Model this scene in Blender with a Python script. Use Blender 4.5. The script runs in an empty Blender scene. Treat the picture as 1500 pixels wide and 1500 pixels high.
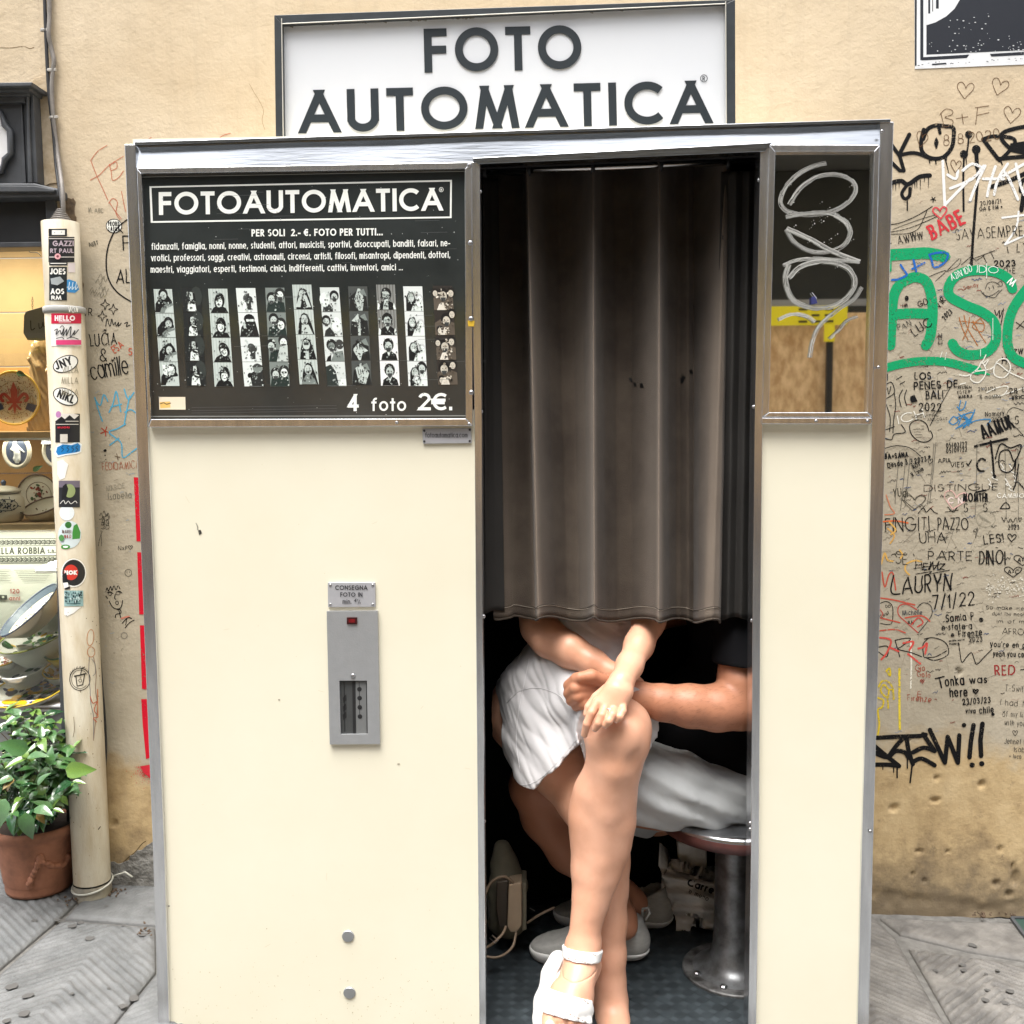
import bpy, bmesh, math, random
import numpy as np
from mathutils import Vector, Matrix
random.seed(7)
PI = math.pi
sc = bpy.context.scene
# ---------------------------------------------------------------- camera
CAM = Vector((0.8159, -2.0546, 1.3345)); YAW, PITCH, ROLL = -0.0272, 0.0911, -0.0098
def _axes():
    cy, sy, cp, sp, cr, sr = math.cos(YAW), math.sin(YAW), math.cos(PITCH), math.sin(PITCH), math.cos(ROLL), math.sin(ROLL)
    f = Vector((sy*cp, cy*cp, -sp)); r = Vector((cy, -sy, 0)); u = r.cross(f)
    return cr*r+sr*u, -sr*r+cr*u, f
AX_R, AX_U, AX_F = _axes()
cd = bpy.data.cameras.new('camera'); cam = bpy.data.objects.new('camera', cd); sc.collection.objects.link(cam)
m = Matrix((AX_R, AX_U, -AX_F)).transposed().to_4x4(); m.translation = CAM; cam.matrix_world = m
cd.sensor_width = 36; cd.lens = 36.0; cd.clip_start = 0.05; cd.clip_end = 500
sc.camera = cam
# ---------------------------------------------------------------- sky, sun, exposure
SUN_EL, SUN_AZ = math.radians(73), math.radians(205)     # azimuth clockwise from +Y (north)
w = bpy.data.worlds.new('World'); sc.world = w; w.use_nodes = True
nt = w.node_tree; nt.nodes.clear()
sky = nt.nodes.new('ShaderNodeTexSky'); sky.sky_type = 'NISHITA'; sky.sun_disc = False
sky.sun_elevation = SUN_EL; sky.sun_rotation = SUN_AZ; sky.air_density = 1.0; sky.dust_density = 4.0; sky.ozone_density = 0.6
hs = nt.nodes.new('ShaderNodeHueSaturation'); hs.inputs['Saturation'].default_value = 0.25
bg = nt.nodes.new('ShaderNodeBackground'); bg.inputs[1].default_value = 0.11
ow = nt.nodes.new('ShaderNodeOutputWorld')
nt.links.new(sky.outputs[0], hs.inputs['Color']); nt.links.new(hs.outputs[0], bg.inputs[0]); nt.links.new(bg.outputs[0], ow.inputs[0])
sd = bpy.data.lights.new('sun', 'SUN'); sun = bpy.data.objects.new('sun', sd); sc.collection.objects.link(sun)
sd.energy = 1.5; sd.angle = math.radians(38); sd.color = (1.0, 0.97, 0.92)
dirv = Vector((math.sin(SUN_AZ)*math.cos(SUN_EL), math.cos(SUN_AZ)*math.cos(SUN_EL), math.sin(SUN_EL)))
sun.rotation_euler = dirv.to_track_quat('Z', 'Y').to_euler()
sc.view_settings.view_transform = 'Standard'; sc.view_settings.look = 'None'
sc.view_settings.gamma = 1; sc.view_settings.exposure = 1.88; sc.view_settings.use_curve_mapping = False
# ---------------------------------------------------------------- helpers
YW = 0.63            # plane of the house wall; the booth front is Y = 0, the ground Z = 0
YS = 0.80            # plane of the shop window
def ray(px, py):
    return (AX_F*1500 + AX_R*(px-750) - AX_U*(py-750)).normalized()
def W(px, py, Y):    # point of the plane Y seen at a picture position of the photograph
    d = ray(px, py); t = (Y-CAM.y)/d.y
    return CAM + d*t
def G(px, py, z=0.0):
    d = ray(px, py); t = (z-CAM.z)/d.z
    return CAM + d*t
KG, XG0 = .0345, 1.72          # the street rises gently to the left
def gz(x): return KG*(XG0-x)
def Gt(px, py, up=0.):         # point of the sloping street
    z = 0.
    for _ in range(12): g = G(px, py, z); z = gz(g.x)+up
    return g
def ppm(p):          # metres per picture unit at a point
    return (Vector(p)-CAM).dot(AX_F)/1500.0
MATS = {}
def srgb(h):
    if isinstance(h, str):
        h = h.lstrip('#'); c = [int(h[i:i+2], 16)/255 for i in (0, 2, 4)]
        return tuple(x/12.92 if x <= .04045 else ((x+.055)/1.055)**2.4 for x in c)
    return h
def mat(name, col, rough=.5, metal=0., var=0., vscale=8., bump=0., bscale=200., col2=None, spec=.5, coat=0., bdist=.002, stretch=None, sheen=0., sss=0., detail=6):
    if name in MATS: return MATS[name]
    M = bpy.data.materials.new(name); M.use_nodes = True; n = M.node_tree.nodes; l = M.node_tree.links
    b = n['Principled BSDF']; c = srgb(col)
    b.inputs['Base Color'].default_value = (*c, 1); b.inputs['Roughness'].default_value = rough
    b.inputs['Metallic'].default_value = metal; b.inputs['Specular IOR Level'].default_value = spec
    b.inputs['Coat Weight'].default_value = coat; b.inputs['Coat Roughness'].default_value = .08
    if sheen: b.inputs['Sheen Weight'].default_value = sheen
    if sss:
        b.inputs['Subsurface Weight'].default_value = sss; b.inputs['Subsurface Scale'].default_value = .012
        b.inputs['Subsurface Radius'].default_value = (1, .35, .2)
    tc = n.new('ShaderNodeTexCoord'); src = tc.outputs['Object']
    if stretch:
        mp = n.new('ShaderNodeMapping'); mp.inputs['Scale'].default_value = stretch; l.new(src, mp.inputs[0]); src = mp.outputs[0]
    if var or col2:
        t = n.new('ShaderNodeTexNoise'); t.inputs['Scale'].default_value = vscale; t.inputs['Detail'].default_value = detail; t.inputs['Roughness'].default_value = .6
        l.new(src, t.inputs[0])
        r = n.new('ShaderNodeValToRGB'); r.color_ramp.elements[0].position = .35; r.color_ramp.elements[1].position = .65
        c2 = srgb(col2) if col2 else tuple(x*(1-var) for x in c)
        r.color_ramp.elements[0].color = (*c2, 1); r.color_ramp.elements[1].color = (*c, 1)
        l.new(t.outputs[0], r.inputs[0]); l.new(r.outputs[0], b.inputs['Base Color'])
    if bump:
        t = n.new('ShaderNodeTexNoise'); t.inputs['Scale'].default_value = bscale; t.inputs['Detail'].default_value = 4
        l.new(src, t.inputs[0]); bp = n.new('ShaderNodeBump'); bp.inputs['Strength'].default_value = bump; bp.inputs['Distance'].default_value = bdist
        l.new(t.outputs[0], bp.inputs['Height']); l.new(bp.outputs[0], b.inputs['Normal'])
    MATS[name] = M; return M
def mprint():        # flat printed or painted colour kept on the mesh
    if 'print' in MATS: return MATS['print']
    M = bpy.data.materials.new('print'); M.use_nodes = True; n = M.node_tree.nodes; l = M.node_tree.links
    b = n['Principled BSDF']; b.inputs['Roughness'].default_value = .45
    a = n.new('ShaderNodeVertexColor'); a.layer_name = 'Col'; l.new(a.outputs[0], b.inputs['Base Color'])
    MATS['print'] = M; return M
def mpaint():        # marker and spray paint that skips over the rough plaster and fades unevenly
    if 'paint' in MATS: return MATS['paint']
    M = bpy.data.materials.new('marker_paint'); M.use_nodes = True; n = M.node_tree.nodes; l = M.node_tree.links
    b = n['Principled BSDF']; b.inputs['Roughness'].default_value = .7; b.inputs['Specular IOR Level'].default_value = .2
    a = n.new('ShaderNodeVertexColor'); a.layer_name = 'Col'; l.new(a.outputs[0], b.inputs['Base Color'])
    tc = n.new('ShaderNodeTexCoord'); f = []
    for sc_, dt in ((260, 3), (9, 4)):
        t = n.new('ShaderNodeTexNoise'); t.inputs['Scale'].default_value = sc_; t.inputs['Detail'].default_value = dt; l.new(tc.outputs['Object'], t.inputs[0]); f.append(t.outputs[0])
    m1 = n.new('ShaderNodeMath'); m1.operation = 'MULTIPLY_ADD'; l.new(f[1], m1.inputs[0]); m1.inputs[1].default_value = .55; l.new(f[0], m1.inputs[2])
    mr = n.new('ShaderNodeMapRange'); l.new(m1.outputs[0], mr.inputs[0]); mr.inputs[1].default_value = .55; mr.inputs[2].default_value = .67; mr.inputs[3].default_value = .25; mr.inputs[4].default_value = 1.
    l.new(mr.outputs[0], b.inputs['Alpha']); MATS['paint'] = M; return M
def tag(o, label=None, cat=None, group=None, kind=None):
    if label: o['label'] = label
    if cat: o['category'] = cat
    if group: o['group'] = group
    if kind: o['kind'] = kind
    return o
def empty(name, loc=(0, 0, 0)):
    o = bpy.data.objects.new(name, None); sc.collection.objects.link(o); o.location = loc; o.empty_display_size = .05
    return o
def link(o, parent=None):
    sc.collection.objects.link(o)
    if parent is not None:
        o.parent = parent
        q = parent; T = Vector((0, 0, 0))
        while q is not None: T += q.location; q = q.parent
        o.location = -T
    return o
class MB:            # collects shapes in world coordinates and links them as ONE mesh object
    def __init__(s): s.v = []; s.f = []; s.m = []; s.c = []; s.mats = []
    def face(s, pts, mi=0, col=None):
        b = len(s.v); s.v += [tuple(p) for p in pts]; s.f.append(tuple(range(b, b+len(pts)))); s.m.append(mi); s.c.append(col)
    def add(s, vs, fs, mi=0, col=None):
        b = len(s.v); s.v += [tuple(p) for p in vs]
        for f in fs: s.f.append(tuple(i+b for i in f)); s.m.append(mi); s.c.append(col)
    def box(s, x0, x1, y0, y1, z0, z1, mi=0, col=None):
        s.prism([(x0, y0, z0), (x1, y0, z0), (x1, y0, z1), (x0, y0, z1)], (0, y1-y0, 0), mi, col)
    def prism(s, pts, ext, mi=0, col=None):
        n = len(pts); P = [Vector(p) for p in pts]; e = Vector(ext); Q = [p+e for p in P]
        nrm = Vector((0, 0, 0))
        for i in range(n): nrm += (P[i]-P[0]).cross(P[(i+1) % n]-P[0])
        fs = [tuple(range(n)), tuple(range(2*n-1, n-1, -1))] + [(i, i+n, (i+1) % n+n, (i+1) % n) for i in range(n)]
        if nrm.dot(e) > 0: fs = [tuple(reversed(f)) for f in fs]
        s.add(P+Q, fs, mi, col)
    def obox(s, c, ax, ay, az, mi=0, col=None):       # oriented box from centre and half axes
        c, ax, ay, az = map(Vector, (c, ax, ay, az))
        s.prism([c-ax-ay-az, c+ax-ay-az, c+ax-ay+az, c-ax-ay+az], ay*2, mi, col)
    def q(s, px, Y, d, mi=0, col=None):               # picture outline on the plane Y, d metres thick (towards +Y)
        s.prism([W(a, b, Y) for a, b in px], (0, d, 0), mi, col)
    def rev(s, c, prof, n=32, mi=0, axis=(0, 0, 1), col=None, sx=1., sy=1.):     # lathe; prof = (r, h)
        c = Vector(c); az = Vector(axis).normalized(); ax = az.orthogonal().normalized() if abs(az.z) < .99 else Vector((1, 0, 0)); ay = az.cross(ax)
        vs = []; fs = []
        for (r, h) in prof:
            for k in range(n):
                a = 2*PI*k/n; vs.append(c + ax*(r*sx*math.cos(a)) + ay*(r*sy*math.sin(a)) + az*h)
        for j in range(len(prof)-1):
            for k in range(n):
                k2 = (k+1) % n; fs.append((j*n+k, j*n+k2, (j+1)*n+k2, (j+1)*n+k))
        s.add(vs, fs, mi, col)
    def tube(s, pts, r, n=8, mi=0, cap=True, col=None, closed=False):
        P = [Vector(p) for p in pts]; R = r if isinstance(r, (list, tuple)) else [r]*len(P)
        vs = []; fs = []; N = len(P); up = None
        for i, p in enumerate(P):
            if closed: t = (P[(i+1) % N]-P[i-1]).normalized()
            else: t = (P[min(i+1, N-1)]-P[max(i-1, 0)]).normalized()
            if up is None: up = t.orthogonal().normalized()
            up = (up - t*up.dot(t)); up = up.normalized() if up.length > 1e-6 else t.orthogonal().normalized()
            sd_ = t.cross(up)
            for k in range(n):
                a = 2*PI*k/n; vs.append(p + (up*math.cos(a)+sd_*math.sin(a))*R[i])
        M_ = N if closed else N-1
        for i in range(M_):
            for k in range(n):
                k2 = (k+1) % n; i2 = (i+1) % N; fs.append((i*n+k, i*n+k2, i2*n+k2, i2*n+k))
        if cap and not closed: fs += [tuple(range(n-1, -1, -1)), tuple(range((N-1)*n, N*n))]
        s.add(vs, fs, mi, col)
    def build(s, name, mats=None, parent=None, smooth=False, bevel=0, loc=None, label=None):
        me = bpy.data.meshes.new(name); me.from_pydata(s.v, [], s.f)
        mats = mats if isinstance(mats, (list, tuple)) else [mats]
        for m_ in mats: me.materials.append(m_)
        me.polygons.foreach_set('material_index', s.m)
        if any(c is not None for c in s.c):
            ca = me.color_attributes.new('Col', 'FLOAT_COLOR', 'CORNER'); arr = []
            for p_, c in zip(me.polygons, s.c):
                c = srgb(c) if c is not None else (.5, .5, .5); arr += [*c, 1.0]*p_.loop_total
            ca.data.foreach_set('color', arr)
        if smooth: me.polygons.foreach_set('use_smooth', [True]*len(me.polygons))
        me.update(); o = bpy.data.objects.new(name, me)
        if loc is not None and parent is None:
            me.transform(Matrix.Translation(-Vector(loc))); sc.collection.objects.link(o); o.location = loc
        else: link(o, parent)
        if bevel:
            b = o.modifiers.new('bevel', 'BEVEL'); b.width = bevel; b.segments = 2; b.limit_method = 'ANGLE'; b.angle_limit = math.radians(40)
        if label: o['label'] = label
        return o
def smooth_path(pts, k=6, closed=False):
    P = [Vector(p) for p in pts]; n = len(P)
    if n < 3: return P
    out = []
    rng = range(n) if closed else range(n-1)
    for i in rng:
        if closed: a, b, c, d = P[i-1], P[i], P[(i+1) % n], P[(i+2) % n]
        else: a, b, c, d = P[max(i-1, 0)], P[i], P[i+1], P[min(i+2, n-1)]
        for j in range(k):
            t = j/k; out.append(.5*((2*b)+(c-a)*t+(2*a-5*b+4*c-d)*t*t+(3*b-a-3*c+d)*t**3))
    if not closed: out.append(P[-1])
    return out
# ------------------------------------------------ flat print: everything in picture units, mapped to a surface
class Print:
    def __init__(s, surf, up=.0006, step=.00003, curved=0):    # surf(px, py, lift) -> point
        s.b = MB(); s.surf = surf; s.z = up; s.step = step; s.curved = curved
    def _f(s, pts, col):
        s.z += s.step
        if s.curved:      # bend round the surface: cut the outline into narrow upright slices
            x0 = min(p[0] for p in pts); x1 = max(p[0] for p in pts); n = max(1, int((x1-x0)/s.curved+.5))
            for i in range(n):
                a, c = x0+(x1-x0)*i/n, x0+(x1-x0)*(i+1)/n; Q = pts
                for lim, sg in ((a, 1), (c, -1)):
                    R_ = []
                    for k in range(len(Q)):
                        u, v = Q[k-1], Q[k]; iu, iv = (u[0]-lim)*sg >= -1e-9, (v[0]-lim)*sg >= -1e-9
                        if iu != iv: t = (lim-u[0])/(v[0]-u[0]); R_.append((lim, u[1]+(v[1]-u[1])*t))
                        if iv: R_.append(v)
                    Q = R_
                    if len(Q) < 3: break
                if len(Q) >= 3: s.b.face([s.surf(a_, b_, s.z) for a_, b_ in Q], 0, col)
            return
        s.b.face([s.surf(a, b, s.z) for a, b in pts], 0, col)
    def poly(s, pts, col): 
        ar = sum(pts[i-1][0]*pts[i][1]-pts[i][0]*pts[i-1][1] for i in range(len(pts)))
        s._f(pts if ar < 0 else list(reversed(pts)), col)
    def rect(s, x0, y0, x1, y1, col): s.poly([(x0, y0), (x1, y0), (x1, y1), (x0, y1)], col)
    def disc(s, cx, cy, rx, ry, col, n=16, rot=0, a0=0, a1=360):
        c, q = math.cos(rot), math.sin(rot); pts = []
        m_ = n if a1-a0 >= 360 else n+1
        for k in range(m_):
            a = math.radians(a0+(a1-a0)*k/n); x, y = rx*math.cos(a), ry*math.sin(a); pts.append((cx+x*c-y*q, cy+x*q+y*c))
        s.poly(pts, col)
    def strip(s, L, Rr, col):
        s.z += s.step
        V = [s.surf(a, b, s.z) for a, b in L]+[s.surf(a, b, s.z) for a, b in Rr]; n = len(L)
        s.b.add(V, [(i, i+1, n+i+1, n+i) for i in range(n-1)], 0, col)
    def brush(s, pts, w, col, smooth=True, k=5, taper=False, cap=True, closed=False):
        P = [Vector((a, b, 0)) for a, b in pts]
        if smooth: P = smooth_path(P, k, closed)
        elif closed: P = P+[P[0]]
        if closed and smooth: P = P+[P[0]]
        Q = [P[0]]
        for p in P[1:]:
            if (p-Q[-1]).length > .05: Q.append(p)
        P = Q; n = len(P)
        if not smooth and not closed and n > 2:      # split at sharp corners so that they keep their width
            cut = [i for i in range(1, n-1) if (P[i]-P[i-1]).normalized().dot((P[i+1]-P[i]).normalized()) < .65]
            if cut:
                for a_, b_ in zip([0]+cut, cut+[n-1]): s.brush([(p.x, p.y) for p in P[a_:b_+1]], w, col, False, k, False, True)
                return
        if n < 2:
            s.disc(P[0].x, P[0].y, w/2, w/2, col, 8); return
        L = []; Rr = []
        for i in range(n):
            if closed and i in (0, n-1): t = (P[1]-P[n-2])
            else: t = (P[min(i+1, n-1)]-P[max(i-1, 0)])
            t = t.normalized() if t.length > 0 else Vector((1, 0, 0)); nn = Vector((t.y, -t.x, 0))
            a = w/2*(1-.75*i/(n-1) if taper else 1)
            L.append((P[i].x+nn.x*a, P[i].y+nn.y*a)); Rr.append((P[i].x-nn.x*a, P[i].y-nn.y*a))
        s.strip(L, Rr, col)
        if cap and not closed and w > 1.2:
            s.disc(P[0].x, P[0].y, w/2, w/2, col, 8)
            if not taper: s.disc(P[-1].x, P[-1].y, w/2, w/2, col, 8)
    def ring(s, cx, cy, rx, ry, w, col, n=28, a0=0, a1=360, rot=0):
        c, q = math.cos(rot), math.sin(rot); L = []; Rr = []
        for k in range(n+1):
            a = math.radians(a0+(a1-a0)*k/n)
            for A, o in ((L, w/2), (Rr, -w/2)):
                x, y = (rx+o)*math.cos(a), (ry+o)*math.sin(a); A.append((cx+x*c-y*q, cy+x*q+y*c))
        s.strip(L, Rr, col)
    # letters.  x, y = left end of the base line, h = capital height, ang = slope of the base line (rise to the right)
    def text(s, t, x, y, h, w, col, ang=0., track=.16, hand=0., wid=1., shear=0., align=0, x1=None):
        hw = w/2/h
        if x1 is not None:
            fix = twidth(t, 0, 0, hw); tot = twidth(t, track, wid, hw)-fix; wid2 = ((x1-x)/h-fix)/tot; wid *= wid2; track *= wid2
        if align: 
            tot = twidth(t, track, wid, hw)*h*align; x -= tot*math.cos(ang); y += tot*math.sin(ang)
        ca, sa = math.cos(ang), math.sin(ang); hand *= 1.1
        cur = 0.
        for ch in t:
            g = GL.get(ch)
            if g is None: cur += .38*wid+track; continue
            adv, strokes = g
            jy = random.uniform(-1, 1)*hand*.6; js = 1+random.uniform(-1, 1)*hand; jr = random.uniform(-1, 1)*hand*1.2
            def T(u, v):
                v = hw+(1-2*hw)*v if not hand else v*js
                u = u*wid+hw
                if hand: u, v = u+v*jr+random.uniform(-1, 1)*hand*.22, v+jy+random.uniform(-1, 1)*hand*.22
                u += v*shear; u += cur
                return (x+(u*ca-v*sa)*h*1., y-(v*ca+u*sa)*h)
            for st in strokes:
                if st[0] == 'L':
                    pts = [(st[i], st[i+1]) for i in range(1, len(st), 2)]
                    if hand:
                        Q = [T(*p) for p in pts]; w2 = w*random.uniform(.82, 1.15)
                        for (a, b), (c, d) in zip(Q[:-1], Q[1:]):
                            e_ = random.gauss(0, .035)*hand*16; s.brush([(a, b), ((a+c)/2+(d-b)*e_, (b+d)/2-(c-a)*e_), (c, d)], w2, col, k=3)
                        continue
                    for (a, b), (c, d) in zip(pts[:-1], pts[1:]):
                        if abs(d-b) > .3*abs(c-a)+1e-6:      # cut level, like printed capitals
                            if d < b: a, b, c, d = c, d, a, b
                            dx, dy = (c-a)*wid, (d-b); e = hw/max(dy, .05); a2, b2, c2, d2 = a-(c-a)*e, b-hw, c+(c-a)*e, d+hw
                            hh = hw*math.hypot(dx, dy)/dy
                            def U(u, v, o):
                                v = hw+(1-2*hw)*v; u = u*wid+hw+o+v*shear+cur; return (x+(u*ca-v*sa)*h, y-(v*ca+u*sa)*h)
                            k_ = 1/(1-2*hw)
                            b2, d2 = b-hw*k_, d+hw*k_; e2 = (hw*k_)/dy; a2, c2 = a-(c-a)*e2, c+(c-a)*e2
                            s.poly([U(a2, b2, -hh), U(a2, b2, hh), U(c2, d2, hh), U(c2, d2, -hh)], col)
                        else:
                            p, q_ = Vector((*T(a, b), 0)), Vector((*T(c, d), 0)); dd = (q_-p).normalized()*(w/2)*.999; nn = Vector((dd.y, -dd.x, 0))
                            p -= dd; q_ += dd
                            s.poly([(v_.x, v_.y) for v_ in (p+nn, q_+nn, q_-nn, p-nn)], col)
                else:
                    _, cx, cy, rx, ry, a0, a1 = st; n = max(4, int(abs(a1-a0)/(20 if h < 30 else 8)))
                    pts = [T(cx+rx*math.cos(math.radians(a0+(a1-a0)*k/n)), cy+ry*math.sin(math.radians(a0+(a1-a0)*k/n))) for k in range(n+1)]
                    if abs(a1-a0) >= 360 and hand: s.brush(pts[1:]+[pts[1+int(random.random()*2)]], w*random.uniform(.85, 1.1), col, k=2)
                    elif abs(a1-a0) >= 360: s.brush(pts[:-1], w, col, smooth=False, cap=False, closed=True)
                    else: s.brush(pts, w, col, smooth=False, cap=bool(hand))
                    
            cur += adv*wid+track+2*hw
    def build(s, name, parent=None, **k): return s.b.build(name, mprint(), parent, **k)
def twidth(t, track, wid, hw):
    c = 0
    for ch in t:
        g = GL.get(ch); c += (.38*wid+track) if g is None else g[0]*wid+track+2*hw
    return c-track
X_ = .68
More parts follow.
